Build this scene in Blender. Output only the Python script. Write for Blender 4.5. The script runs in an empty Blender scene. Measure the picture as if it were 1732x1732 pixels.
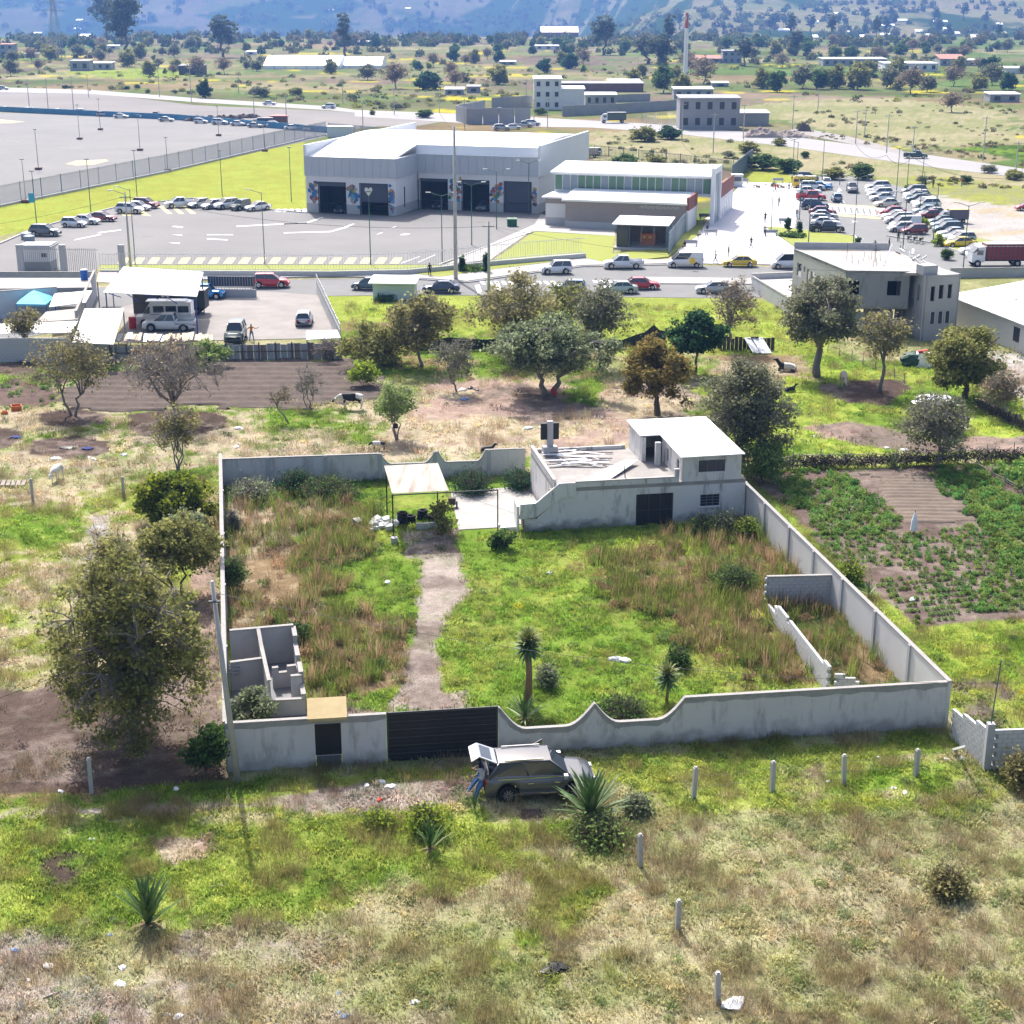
import bpy,math,random
import numpy as np
from mathutils import Vector,Matrix
R=math.radians
sc=bpy.context.scene
# ---------------------------------------------------------------- camera, sky, sun, exposure
F=2605.0;TH=R(18.4);CH=32.7
cam=bpy.data.cameras.new('camera');camo=bpy.data.objects.new('camera',cam)
sc.collection.objects.link(camo);sc.camera=camo
camo.location=(0,0,CH);camo.rotation_euler=(R(90)-TH,0,0)
cam.sensor_width=36;cam.lens=F/1732*36;cam.clip_start=.5;cam.clip_end=30000
SD=Vector((-.30,.95,0)).normalized();EL=R(49)
sun_from=Vector((SD.x*math.cos(EL),SD.y*math.cos(EL),math.sin(EL)))
world=bpy.data.worlds.new('World');sc.world=world;world.use_nodes=True
wn=world.node_tree.nodes;wl=world.node_tree.links
sky=wn.new('ShaderNodeTexSky');sky.sky_type='NISHITA';sky.sun_disc=False
sky.sun_elevation=EL;sky.sun_rotation=math.atan2(SD.x,SD.y)
sky.dust_density=5.0;sky.air_density=1.0;sky.ozone_density=.4
wl.new(sky.outputs[0],wn['Background'].inputs[0]);wn['Background'].inputs[1].default_value=.15
sl=bpy.data.lights.new('sun','SUN');sl.energy=4.6;sl.angle=R(.6);sl.color=(1,.965,.92)
so=bpy.data.objects.new('sun',sl);sc.collection.objects.link(so)
so.rotation_euler=(-sun_from).to_track_quat('-Z','Y').to_euler();so.location=(0,0,300)
sc.view_settings.view_transform='Standard';sc.view_settings.look='None'
sc.view_settings.gamma=1;sc.view_settings.use_curve_mapping=False
sc.view_settings.exposure=.8
sc.cycles.max_bounces=5;sc.cycles.diffuse_bounces=3;sc.cycles.glossy_bounces=2
sc.cycles.transparent_max_bounces=8;sc.cycles.volume_bounces=0;sc.cycles.transmission_bounces=2
rng=np.random.default_rng(7);rnd=random.Random(11)
# ---------------------------------------------------------------- helpers
def G(u,v,z=0.0):
 "where the line of sight through a point of the photo meets height z"
 a=(u-866)/F;b=-(v-866)/F
 dy=math.cos(TH)+b*math.sin(TH);dz=-math.sin(TH)+b*math.cos(TH)
 t=(z-CH)/dz
 return Vector((a*t,dy*t,z))
def PXY(x,y,z=0.0):
 fw=y*np.cos(TH)-(z-CH)*np.sin(TH);up=y*np.sin(TH)+(z-CH)*np.cos(TH)
 return 866+F*x/fw,866-F*up/fw
def SC(v):p=G(866,v);return F/(p.y*math.cos(TH)+CH*math.sin(TH))
def HT(v,vt):
 "height of something standing at photo row v whose top is at row vt"
 y=G(866,v).y;b=-(vt-866)/F
 return CH+y*(b*math.cos(TH)-math.sin(TH))/(math.cos(TH)+b*math.sin(TH))
def GP(l,z=0.0):return[G(u,v,z)for u,v in l]
OFF={}
def tag(o,label=None,cat=None,group=None,kind=None):
 if label:o['label']=label
 if cat:o['category']=cat
 if group:o['group']=group
 if kind:o['kind']=kind
 return o
def empty(name,loc=(0,0,0),label=None,cat=None,group=None,rz=0):
 o=bpy.data.objects.new(name,None);sc.collection.objects.link(o)
 o.location=loc;o.rotation_euler.z=rz;o.empty_display_size=.3
 OFF[o.name]=Vector(loc)if rz==0 else Vector((0,0,0))
 return tag(o,label,cat,group)
class MB:
 def __init__(s):s.v=[];s.f=[];s.m=[]
 def add(s,vs,fs,mi=0):
  n=len(s.v);s.v+=[tuple(p)for p in vs];s.f+=[tuple(i+n for i in f)for f in fs];s.m+=[mi]*len(fs)
  return s
 def quad(s,a,b,c,d,mi=0):return s.add([a,b,c,d],[(0,1,2,3)],mi)
 def poly(s,pts,mi=0):return s.add(pts,[tuple(range(len(pts)))],mi)
 def prism(s,pts,z0,z1,mi=0):
  n=len(pts)
  zz=(lambda z,i:z[i]if hasattr(z,'__len__')else z)
  vs=[(p[0],p[1],zz(z0,i))for i,p in enumerate(pts)]+[(p[0],p[1],zz(z1,i))for i,p in enumerate(pts)]
  fs=[tuple(range(n))[::-1],tuple(range(n,2*n))]+[(i,(i+1)%n,n+(i+1)%n,n+i)for i in range(n)]
  return s.add(vs,fs,mi)
 def box(s,cx,cy,z,sx,sy,sz,rz=0,mi=0):
  c,q=math.cos(rz),math.sin(rz)
  pts=[(cx+c*x*sx/2-q*y*sy/2,cy+q*x*sx/2+c*y*sy/2)for x,y in((-1,-1),(1,-1),(1,1),(-1,1))]
  return s.prism(pts,z,z+sz,mi)
 def wall(s,a,b,t,z0,z1,mi=0):
  "upright slab on the segment a-b, thickness t; z0/z1 may be (za, zb)"
  a=Vector((a[0],a[1]));b=Vector((b[0],b[1]));n=(b-a).orthogonal().normalized()*t/2
  f=lambda z:(z[0],z[1],z[1],z[0])if hasattr(z,'__len__')else z
  return s.prism([a-n,b-n,b+n,a+n],f(z0),f(z1),mi)
 def tube(s,pts,rr,n=6,mi=0,cap=True):
  pts=[Vector(p)for p in pts];k=len(pts)
  if not hasattr(rr,'__len__'):rr=[rr]*k
  vs=[]
  for i,p in enumerate(pts):
   d=(pts[min(i+1,k-1)]-pts[max(i-1,0)])
   if d.length<1e-6:d=Vector((0,0,1))
   d.normalize();a=d.orthogonal().normalized()if abs(d.z)<.95 else(Vector((1,0,0))-d*d.x).normalized()
   b=d.cross(a)
   vs+=[p+(a*math.cos(2*math.pi*j/n)+b*math.sin(2*math.pi*j/n))*rr[i]for j in range(n)]
  fs=[(i*n+j,i*n+(j+1)%n,(i+1)*n+(j+1)%n,(i+1)*n+j)for i in range(k-1)for j in range(n)]
  if cap:fs+=[tuple(range(n))[::-1],tuple(range((k-1)*n,k*n))]
  return s.add(vs,fs,mi)
 def bar(s,a,b,w,h=None,mi=0):
  "rectangular bar between two points"
  a=Vector(a);b=Vector(b);d=(b-a).normalized();h=h or w
  sd=d.cross(Vector((0,0,1)));sd=sd.normalized()if sd.length>1e-3 else Vector((1,0,0));up=sd.cross(d)
  vs=[p+sd*x*w/2+up*y*h/2 for p in(a,b)for x,y in((-1,-1),(1,-1),(1,1),(-1,1))]
  return s.add(vs,[(3,2,1,0),(4,5,6,7)]+[(i,(i+1)%4,4+(i+1)%4,4+i)for i in range(4)],mi)
 def data(s,name,mats,off=None):
  me=bpy.data.meshes.new(name)
  off=off or Vector((0,0,0))
  me.from_pydata([(x-off.x,y-off.y,z-off.z)for x,y,z in s.v],[],s.f)
  for m in(mats if isinstance(mats,(list,tuple))else[mats]):me.materials.append(m)
  if any(s.m):me.polygons.foreach_set('material_index',s.m)
  return me
 def build(s,name,mats,parent=None,smooth=False,label=None,cat=None,group=None,kind=None,bevel=0):
  if parent is not None:off=OFF.get(parent.name,Vector((0,0,0)))
  elif kind=='structure' or not s.v:off=Vector((0,0,0))
  else:
   xs=np.array(s.v);off=Vector(((xs[:,0].min()+xs[:,0].max())/2,(xs[:,1].min()+xs[:,1].max())/2,xs[:,2].min()))
  me=s.data(name,mats,off)
  if smooth:me.polygons.foreach_set('use_smooth',[True]*len(me.polygons))
  o=bpy.data.objects.new(name,me);sc.collection.objects.link(o)
  if parent is not None:o.parent=parent
  else:o.location=off
  OFF[o.name]=off
  if bevel:
   b=o.modifiers.new('bevel','BEVEL');b.width=bevel;b.segments=2;b.limit_method='ANGLE'
  return tag(o,label,cat,group,kind)
KIDS={}
def part(name,me,parent,mat=None):
 o=bpy.data.objects.new(name,me);sc.collection.objects.link(o);o.parent=parent;return o
def copy_tree(o,parent=None):
 c=o.copy();sc.collection.objects.link(c)
 if parent is not None:c.parent=parent
 for ch in list(o.children):copy_tree(ch,c)
 return c
# ---------------------------------------------------------------- materials
MATS={}
def M(name,c,r=.8,c2=None,scale=1.5,amt=.5,bump=0,bscale=20,metal=0,detail=6,streak=False,spec=.3,c3=None,stretch=None,coords='Object'):
 if name in MATS:return MATS[name]
 m=bpy.data.materials.new(name);m.use_nodes=True;MATS[name]=m
 n=m.node_tree.nodes;l=m.node_tree.links;p=n['Principled BSDF']
 p.inputs['Base Color'].default_value=(*c,1);p.inputs['Roughness'].default_value=r
 p.inputs['Metallic'].default_value=metal;p.inputs['Specular IOR Level'].default_value=spec
 tc=n.new('ShaderNodeTexCoord');mp=n.new('ShaderNodeMapping');l.new(tc.outputs[coords],mp.inputs[0])
 if stretch:mp.inputs['Scale'].default_value=stretch
 if c2:
  t=n.new('ShaderNodeTexNoise');t.inputs['Scale'].default_value=scale;t.inputs['Detail'].default_value=detail
  t.inputs['Roughness'].default_value=.65
  l.new(mp.outputs[0],t.inputs['Vector'])
  rp=n.new('ShaderNodeValToRGB');rp.color_ramp.elements[0].position=.5-amt*.35;rp.color_ramp.elements[1].position=.5+amt*.35
  rp.color_ramp.elements[0].color=(*c,1);rp.color_ramp.elements[1].color=(*c2,1)
  if c3:
   e=rp.color_ramp.elements.new(.5);e.color=(*c3,1)
  l.new(t.outputs['Fac'],rp.inputs[0]);l.new(rp.outputs[0],p.inputs['Base Color'])
 if bump:
  t2=n.new('ShaderNodeTexNoise');t2.inputs['Scale'].default_value=bscale;t2.inputs['Detail'].default_value=4
  l.new(mp.outputs[0],t2.inputs['Vector'])
  b=n.new('ShaderNodeBump');b.inputs['Strength'].default_value=bump;b.inputs['Distance'].default_value=.05
  l.new(t2.outputs['Fac'],b.inputs['Height']);l.new(b.outputs[0],p.inputs['Normal'])
 return m
def MA(name,attr='col',r=.9,kind='GEOMETRY',noise=None,transl=0,bump=0,spec=.1):
 "colour taken from a colour attribute that was worked out in numpy"
 if name in MATS:return MATS[name]
 m=bpy.data.materials.new(name);m.use_nodes=True;MATS[name]=m
 n=m.node_tree.nodes;l=m.node_tree.links;p=n['Principled BSDF']
 p.inputs['Roughness'].default_value=r;p.inputs['Specular IOR Level'].default_value=spec
 a=n.new('ShaderNodeAttribute');a.attribute_type=kind;a.attribute_name=attr
 out=a.outputs['Color']
 if noise:
  tc=n.new('ShaderNodeTexCoord')
  for sc_,lo,hi in noise:
   t=n.new('ShaderNodeTexNoise');t.inputs['Scale'].default_value=sc_;t.inputs['Detail'].default_value=5;t.inputs['Roughness'].default_value=.7
   l.new(tc.outputs['Object'],t.inputs['Vector'])
   mr=n.new('ShaderNodeMapRange');mr.inputs[1].default_value=.3;mr.inputs[2].default_value=.7
   mr.inputs[3].default_value=lo;mr.inputs[4].default_value=hi
   l.new(t.outputs['Fac'],mr.inputs[0])
   mx=n.new('ShaderNodeVectorMath');mx.operation='MULTIPLY'
   l.new(out,mx.inputs[0]);l.new(mr.outputs[0],mx.inputs[1]);out=mx.outputs[0]
   if bump:
    b=n.new('ShaderNodeBump');b.inputs['Strength'].default_value=bump;b.inputs['Distance'].default_value=.12
    l.new(t.outputs['Fac'],b.inputs['Height']);l.new(b.outputs[0],p.inputs['Normal'])
 l.new(out,p.inputs['Base Color'])
 if transl:
  tr=n.new('ShaderNodeBsdfTranslucent');mx=n.new('ShaderNodeMixShader');mx.inputs[0].default_value=transl
  l.new(out,tr.inputs['Color']);l.new(p.outputs[0],mx.inputs[1]);l.new(tr.outputs[0],mx.inputs[2])
  l.new(mx.outputs[0],n['Material Output'].inputs['Surface'])
 return m
def setcol(me,cols,domain='FACE',name='col'):
 a=me.color_attributes.new(name,'FLOAT_COLOR','CORNER' if domain=='FACE' else 'POINT')
 c=np.ones((len(cols),4),np.float32);c[:,:3]=cols
 if domain=='FACE':
  lt=np.empty(len(me.polygons),np.int32);me.polygons.foreach_get('loop_total',lt);c=np.repeat(c,lt,axis=0)
 a.data.foreach_set('color',c.ravel())
# ---------------------------------------------------------------- noise and the colour of the land
class VN:
 def __init__(s,seed):s.t=np.random.default_rng(seed).random((256,256))
 def n(s,x,y):
  xi=np.floor(x).astype(int);yi=np.floor(y).astype(int);fx=x-xi;fy=y-yi
  fx=fx*fx*(3-2*fx);fy=fy*fy*(3-2*fy);t=s.t
  a=t[xi&255,yi&255];b=t[(xi+1)&255,yi&255];c=t[xi&255,(yi+1)&255];d=t[(xi+1)&255,(yi+1)&255]
  return(a*(1-fx)+b*fx)*(1-fy)+(c*(1-fx)+d*fx)*fy
 def f(s,x,y,sc_,o=4):
  r=0;w=0;a=1;x=np.asarray(x,float)/sc_;y=np.asarray(y,float)/sc_
  for i in range(o):
   r=r+a*s.n(x+17.3*i,y+9.1*i);w+=a;a*=.55;c,q=.8*2.03,.6*2.03;x,y=c*x-q*y,q*x+c*y
  return r/w
N1,N2,N3,N4=VN(1),VN(2),VN(3),VN(4)
def ss(a,b,x):t=np.clip((x-a)/(b-a),0,1);return t*t*(3-2*t)
def sdist(x,y,P):
 "signed distance to a polygon, inside negative"
 d=np.full(x.shape,1e9);ins=np.zeros(x.shape,bool);n=len(P)
 for i in range(n):
  ax,ay=P[i][0],P[i][1];bx,by=P[(i+1)%n][0],P[(i+1)%n][1]
  ex,ey=bx-ax,by-ay;t=np.clip(((x-ax)*ex+(y-ay)*ey)/(ex*ex+ey*ey+1e-12),0,1)
  d=np.minimum(d,np.hypot(x-ax-t*ex,y-ay-t*ey))
  c=(ay>y)!=(by>y)
  with np.errstate(divide='ignore',invalid='ignore'):ins^=c&(x<ax+(y-ay)*ex/(ey if ey else 1e-12))
 return np.where(ins,-d,d)
C=dict(oli=(.20,.205,.095),grn=(.125,.19,.03),ygr=(.215,.25,.055),lime=(.24,.285,.055),dry=(.275,.245,.15),tan=(.32,.27,.155),weed=(.20,.145,.085),
  dgrn=(.05,.09,.02),soil=(.085,.062,.052),soil2=(.17,.135,.115),path=(.30,.255,.22),straw=(.34,.285,.2),sfield=(.125,.09,.078),
  yel=(.42,.36,.03),gravel=(.34,.32,.30),pink=(.30,.22,.18),lawn=(.24,.255,.05))
C={k:np.array(v)for k,v in C.items()}
# (polygon in the photo, colour a, colour b, share of b, ragged edge in m)
REG=[
([(-900,1400),(250,1385),(560,1365),(800,1352),(1040,1370),(1080,1440),(950,1475),(600,1525),(420,1570),(150,1590),(-900,1680)],'grn','ygr',.62,2.2),
([(900,1470),(1120,1450),(1200,1560),(1060,1640),(860,1600)],'ygr','dry',.6,4),
([(1100,1375),(1732,1320),(2600,1300),(2600,1850),(1250,1850),(1180,1500)],'dry','oli',.45,4),
([(-900,1620),(250,1610),(560,1640),(620,1850),(-900,1850)],'dry','path',.45,5),
([(-900,1330),(390,1322),(1640,1240),(2600,1200),(2600,1320),(1640,1330),(1250,1362),(1000,1330),(640,1380),(-900,1420)],'grn','ygr',.68,1.2),
([(1060,1330),(1700,1270),(1740,1330),(1500,1380),(1100,1380)],'dry','ygr',.5,1.5),
([(1395,1300),(1600,1290),(1610,1340),(1380,1345)],'grn','ygr',.4,.7),
([(-900,1372),(120,1366),(330,1362),(480,1352),(480,1366),(250,1378),(-900,1395)],'path','ygr',.45,.5),
([(455,1350),(640,1325),(790,1316),(830,1326),(800,1350),(690,1372),(560,1378),(480,1374)],'path','soil2',.5,.6),
([(870,1366),(925,1366),(930,1392),(880,1390)],'soil2','soil',.5,.2),
([(80,1450),(150,1440),(140,1490),(90,1500)],'soil','grn',.4,.8),
([(265,1425),(350,1415),(345,1450),(290,1460)],'pink','straw',.5,.6),
([(-900,840),(365,810),(385,1130),(-900,1250)],'ygr','straw',.5,3),
([(30,1000),(150,960),(140,1060),(40,1100)],'straw','ygr',.5,3),
([(-900,860),(150,860),(130,920),(-900,930)],'grn','ygr',.45,3),
([(152,872),(184,872),(182,930),(160,990),(128,1060),(112,1050),(140,990),(154,930)],'path','gravel',.4,.4),
([(-900,1180),(60,1160),(130,1115),(250,1180),(365,1050),(383,1200),(388,1322),(200,1346),(-900,1362)],'soil2','soil',.5,.9),
([(330,940),(366,920),(372,1150),(340,1180)],'pink','soil2',.5,.8),
([(-900,1325),(150,1322),(380,1312),(384,1330),(150,1345),(-900,1352)],'soil','soil',.5,.3),
([(-900,1345),(160,1340),(385,1322),(470,1312),(470,1345),(200,1362),(-900,1372)],'grn','weed',.35,.5),
([(376,822),(886,800),(1260,866),(1600,1228),(386,1305)],'ygr','grn',.62,.05),
([(385,845),(470,835),(560,850),(600,900),(520,950),(560,1010),(600,1050),(520,1075),(390,1070)],'weed','straw',.45,2),
([(500,1070),(610,1020),(690,1050),(680,1140),(650,1190),(500,1210)],'weed','grn',.5,1.5),
([(480,890),(650,880),(690,930),(540,960)],'grn','ygr',.5,1.5),
([(990,950),(1150,920),(1270,900),(1370,1000),(1300,1060),(1200,1075),(1080,1030),(1010,1020)],'weed','ygr',.4,2),
([(1180,1060),(1300,1040),(1400,1160),(1250,1175),(1190,1140)],'weed','ygr',.5,1.5),
([(1310,1040),(1400,1035),(1530,1150),(1420,1165)],'weed','dgrn',.45,.6),
([(380,815),(650,805),(650,840),(380,850)],'dgrn','grn',.5,.8),
([(870,890),(1260,870),(1320,940),(1100,940),(880,930)],'lime','grn',.5,1.2),
([(712,935),(776,935),(790,1000),(748,1060),(738,1120),(750,1172),(795,1165),(800,1200),(640,1206),(690,1150),(692,1105),(712,1030)],'path','soil2',.3,.5),
([(675,900),(770,895),(778,940),(690,945)],'soil2','path',.5,.5),
([(390,1210),(520,1190),(650,1195),(650,1225),(390,1240)],'soil2','grn',.4,.7),
([(-900,690),(380,690),(740,680),(1250,700),(1250,800),(900,790),(-900,850)],'grn','straw',.55,3),
([(740,640),(1050,640),(1200,650),(1180,720),(1000,770),(760,770),(640,760)],'pink','straw',.4,2.5),
([(800,650),(960,650),(1010,690),(900,720),(800,690)],'soil2','pink',.5,1.4),
([(950,620),(1030,625),(1020,690),(960,680)],'grn','dgrn',.3,1),
([(-900,700),(160,770),(300,790),(-100,840),(-900,850)],'straw','oli',.5,3),
([(215,700),(290,692),(375,700),(385,722),(330,738),(240,738),(215,722)],'soil','soil2',.25,.5),
([(68,700),(120,690),(180,700),(185,716),(120,724),(70,718)],'soil','soil2',.25,.5),
([(55,745),(130,735),(190,745),(190,765),(120,778),(55,768)],'soil','soil2',.3,.5),
([(-60,722),(30,722),(40,740),(10,760),(-60,755)],'soil','soil2',.3,.5),
([(1040,640),(1200,640),(1180,700),(1080,720)],'soil2','straw',.45,1.5),
([(1190,560),(1400,600),(1560,620),(1732,660),(2300,760),(2300,770),(1240,775),(1180,640)],'grn','lime',.6,3),
([(1190,600),(1350,595),(1360,640),(1240,650)],'straw','weed',.5,2),
([(1380,655),(1440,642),(1520,645),(1545,662),(1490,685),(1420,682)],'soil','soil2',.25,.8),
([(1360,722),(1440,714),(1510,728),(1620,760),(1560,770),(1470,752),(1390,742)],'pink','soil2',.4,.8),
([(1620,740),(1732,736),(1900,750),(1732,768),(1620,762)],'pink','soil2',.4,.8),
([(1660,590),(1732,600),(2300,700),(2300,760),(1732,690),(1690,640)],'path','gravel',.5,1),
([(540,495),(1240,500),(1330,520),(1420,600),(1180,600),(1050,600),(560,600)],'lime','ygr',.45,2),
([(560,540),(740,560),(1020,590),(1020,640),(560,640)],'grn','weed',.4,3),
([(-900,610),(230,610),(250,640),(100,650),(90,690),(-900,700)],'sfield','grn',.35,1.5),
([(190,598),(260,598),(300,612),(190,616)],'lime','grn',.4,.5),
([(1262,790),(1732,775),(2600,800),(2600,1300),(1640,1240),(1300,880)],'ygr','grn',.5,2),
([(1400,930),(1480,930),(1520,1040),(1600,1060),(1732,1040),(2600,1060),(2600,1300),(1625,1230),(1470,1020)],'lime','grn',.45,1.5),
([(1260,800),(1732,785),(2300,850),(2300,1050),(1700,1045),(1560,1060),(1480,1010),(1400,930)],'sfield','soil2',.4,.5),
([(1620,1160),(1680,1150),(1732,1180),(1732,1230),(1650,1220)],'soil2','ygr',.45,1),
([(1310,196),(1440,187),(1570,190),(1500,212),(1400,222)],'grn','dgrn',.5,5),
([(1600,250),(1740,243),(2000,270),(1740,272)],'grn','dgrn',.6,3),
([(100,120),(300,114),(340,128),(210,135)],'grn','ygr',.8,8),
([(1100,196),(1340,170),(1500,165),(1700,185),(1740,240),(1500,250),(1340,205)],'dry','oli',.65,9),
([(-900,352),(515,236),(520,362),(440,352),(325,334),(200,348),(60,386),(-900,600)],'lawn','lime',.3,.2),
([(980,222),(1260,225),(1732,300),(2600,420),(2600,480),(1732,332),(1470,300),(1260,285),(1020,270)],'dry','oli',.45,6),
([(1250,286),(1350,286),(1350,312),(1240,312)],'lawn','lime',.3,.3),
([(1440,300),(1732,335),(2600,440),(2600,520),(1732,440),(1640,405),(1560,350)],'gravel','straw',.3,3),
([(1470,298),(1600,300),(1732,318),(2600,420),(2600,440),(1732,350),(1620,338),(1500,315)],'oli','lawn',.4,3),
([(1520,318),(1545,318),(1650,405),(1732,425),(1732,438),(1650,428),(1590,412)],'lawn','ygr',.5,.5),
]
REGW=[(GP(p),C[a],C[b],s,e)for p,a,b,s,e in REG]
REGB=[(min(q[0]for q in P)-8,max(q[0]for q in P)+8,min(q[1]for q in P)-8,max(q[1]for q in P)+8)for P,*_ in REGW]
PAL=np.array([C['tan']*.9,C['oli']*.9,C['grn']*.7,C['tan']*.8,C['weed']*1.4,C['dry']*.8,C['weed']*1.3,C['oli']*.7,C['dgrn']*2,C['tan'],C['pink']*.8,C['oli'],C['sfield']*1.5])
def land(x,y):
 x=np.asarray(x,float);y=np.asarray(y,float);sh=x.shape
 x=x.ravel();y=y.ravel();n=len(x)
 big=N1.f(x,y,9,4);med=N2.f(x,y,2.3,4);fin=N3.f(x,y,.7,3)
 m=ss(.34,.66,big*.55+med*.45)[:,None]
 col=np.array([.205,.215,.09])*(1-m)+np.array([.27,.245,.145])*m
 far=y>235
 if far.any():
  a=R(24);xx=x[far]*math.cos(a)-y[far]*math.sin(a);yy=x[far]*math.sin(a)+y[far]*math.cos(a)
  xx=xx+(N4.f(xx,yy,160,2)-.5)*60;yy=yy+(N2.f(xx,yy,160,2)-.5)*60
  row=np.floor(yy/70).astype(int);cl=np.floor((xx+(row*37%80))/(62+(row*13%5)*22)).astype(int)
  h=((row*7349+cl*9151+(row*cl)*31)%997)%len(PAL)
  pc=PAL[h];v=N1.f(x[far],y[far],35,4)[:,None];v2=N3.f(x[far],y[far],12,4)[:,None]
  pc=(pc*.7+np.array([.16,.155,.085])*.35)*(.42+.7*v);k=ss(.5,.64,v2);pc=pc*(1-k*.6)+C['dgrn']*1.6*k*.6
  ky=.8*ss(.68,.76,N2.f(x[far]+900,y[far],22,3))[:,None]*(y[far]<1100)[:,None];pc=pc*(1-ky)+C['yel']*ky
  col[far]=pc
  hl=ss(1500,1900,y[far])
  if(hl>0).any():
   rg_=ss(-.02,.14,x[far]/y[far]);f=ss(.45,.53,N4.f(x[far],y[far]*(1.5-1.15*rg_),150,6)-.035*rg_+.03*(1-rg_))[:,None];hc=C['dgrn']*.5*f+(pc*.45+C['weed']*.25+C['oli']*.2*rg_[:,None])*(1-f)  # cloud shadow on the left range is painted into the dark forest colour
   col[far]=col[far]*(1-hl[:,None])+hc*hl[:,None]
 for(P,a,b,s,e),(x0,x1,y0,y1)in zip(REGW,REGB):
  k=np.nonzero((x>x0)&(x<x1)&(y>y0)&(y<y1))[0]
  if not len(k):continue
  xx,yy=x[k],y[k]
  d=sdist(xx,yy,P)+(med[k]-.5)*2.4*e+(fin[k]-.5)*.8*e
  w=ss(.25*e+.05,-.25*e-.05,d)[:,None]
  t=ss(-.10,.10,(N4.f(xx,yy,3.2+e,4)*.6+fin[k]*.4)-(1-s)*.25-.375)[:,None]
  col[k]=col[k]*(1-w)+(a*(1-t)+b*t)*w
 v=(.72+.56*med)*(.8+.4*fin)
 col=col*np.where(y<235,v,.85+.3*med)[:,None]
 k=ss(.56,.68,N3.f(x+50,y,1.4,4))[:,None]*(y<175)[:,None]*.35
 col=col*(1-k)+col*np.array([.62,.78,.55])*k
 return col.reshape(sh+(3,))
def terr(x,y):
 x=np.asarray(x,float);y=np.asarray(y,float)
 z=(N1.f(x,y,6,3)-.5)*.22*ss(80,60,y)*ss(62,58,y-.13*x)
 az=np.arctan2(x,y)
 rid=N2.f(x,y,900,5)
 rgt=ss(-.02,.14,az+(N3.f(x,y,700,3)-.5)*.05)
 d1=np.maximum(y-3300,0);hl=-ss(1450,2600,y)*58+d1*.30+(rid-.5)*260*ss(3300,4500,y)
 d2=np.maximum(y-1750,0);hr=-ss(1450,1800,y)*12+d2*.042*(1+d2/2500)+(N4.f(x,y,420,4)-.5)*46*ss(1700,2400,y)
 hz=hl*(1-rgt)+hr*rgt;return z+np.where(hz>0,330*np.tanh(hz/330),hz)
def build_ground():
 az=np.concatenate([np.linspace(-60,-23,30),np.linspace(-22.8,22.8,620),np.linspace(23,60,30)])*math.pi/180
 vv=np.linspace(1780,60,730);ys=[G(866,v).y for v in vv]
 ys=[4,15,28,38]+ys+list(np.linspace(ys[-1]+30,3000,90))+list(np.linspace(3020,5000,120))+list(np.linspace(5060,9000,40))
 ys=np.array(sorted(ys));nr,nc=len(ys),len(az)
 A,Y=np.meshgrid(az,ys);X=np.tan(A)*Y
 Z=terr(X,Y)
 co=np.stack([X,Y,Z],-1).reshape(-1,3)
 me=bpy.data.meshes.new('ground')
 i=np.arange(nr-1)[:,None]*nc+np.arange(nc-1)[None,:]
 q=np.stack([i,i+1,i+nc+1,i+nc],-1).reshape(-1,4)
 me.vertices.add(len(co));me.vertices.foreach_set('co',co.ravel())
 me.loops.add(q.size);me.loops.foreach_set('vertex_index',q.ravel().astype(np.int32))
 me.polygons.add(len(q));me.polygons.foreach_set('loop_start',np.arange(0,q.size,4,dtype=np.int32))
 me.polygons.foreach_set('use_smooth',np.ones(len(q),bool))
 me.update(calc_edges=True)
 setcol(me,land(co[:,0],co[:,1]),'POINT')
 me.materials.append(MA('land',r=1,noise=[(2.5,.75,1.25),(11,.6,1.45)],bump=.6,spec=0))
 o=bpy.data.objects.new('ground',me);sc.collection.objects.link(o);o['kind']='structure'
build_ground()
# ---------------------------------------------------------------- paved and tilled sheets
def sheet(name,px,m,z,world=False,kind='structure'):
 P=px if world else GP(px)
 b=MB();b.prism([(p[0],p[1])for p in P],-.3,z)
 return b.build(name,m,kind=kind)
asph=M('asphalt',(.15,.15,.15),.9,(.20,.20,.195),.25,.8,bump=.1,bscale=30)
asph2=M('asphalt_worn',(.135,.132,.13),.9,(.20,.195,.188),.06,1,c3=(.165,.16,.156),detail=12)
asph3=M('asphalt_road',(.14,.14,.14),.9,(.185,.185,.18),.3,.8)
conc=M('concrete',(.29,.275,.26),.9,(.40,.38,.36),.7,.8,bump=.1)
plz=M('plaza_paving',(.55,.53,.55),.9,(.63,.61,.62),.6,.8)
paintw=M('white_road_paint',(.7,.7,.7),.8,(.55,.55,.55),3,.6)
painty=M('yellow_road_paint',(.62,.5,.16),.8,(.6,.52,.28),1,.8)
dust=M('dusty_gravel',(.20,.185,.175),.95,(.31,.285,.265),.3,.8,bump=.3,bscale=6)
sheet('parking_lot',[(-500,420),(-500,168),(0,190),(300,203),(556,224),(548,232),(280,291),(0,349)],asph2,.03)
sheet('vacant_gravel_lot',[(-500,150),(0,152),(180,160),(330,178),(560,188),(760,204),(700,214),(640,214),(560,222),(0,186),(-500,166)],M('compacted_gravel',(.135,.125,.118),.95,(.22,.20,.185),.03,1,bump=.2,bscale=3),.024)
sheet('inspection_yard',[(-400,500),(-60,430),(0,412),(60,386),(200,349),(325,335),(440,353),(520,360),(668,366),(710,354),(918,362),(905,378),(815,420),(742,448),(170,448),(160,462),(-400,560)],asph2,.03)
sheet('road',[(-700,640),(-100,500),(300,480),(540,472),(620,471),(700,473),(790,479),(900,463),(985,452),(1130,449),(1345,452),(1420,455),(1500,470),(1480,498),(1240,505),(1000,502),(700,499),(560,501),(430,510),(200,540),(-300,640)],asph3,.03)
sheet('dirt_yard',[(340,486),(540,500),(576,572),(205,580),(205,520)],dust,.055)
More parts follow.
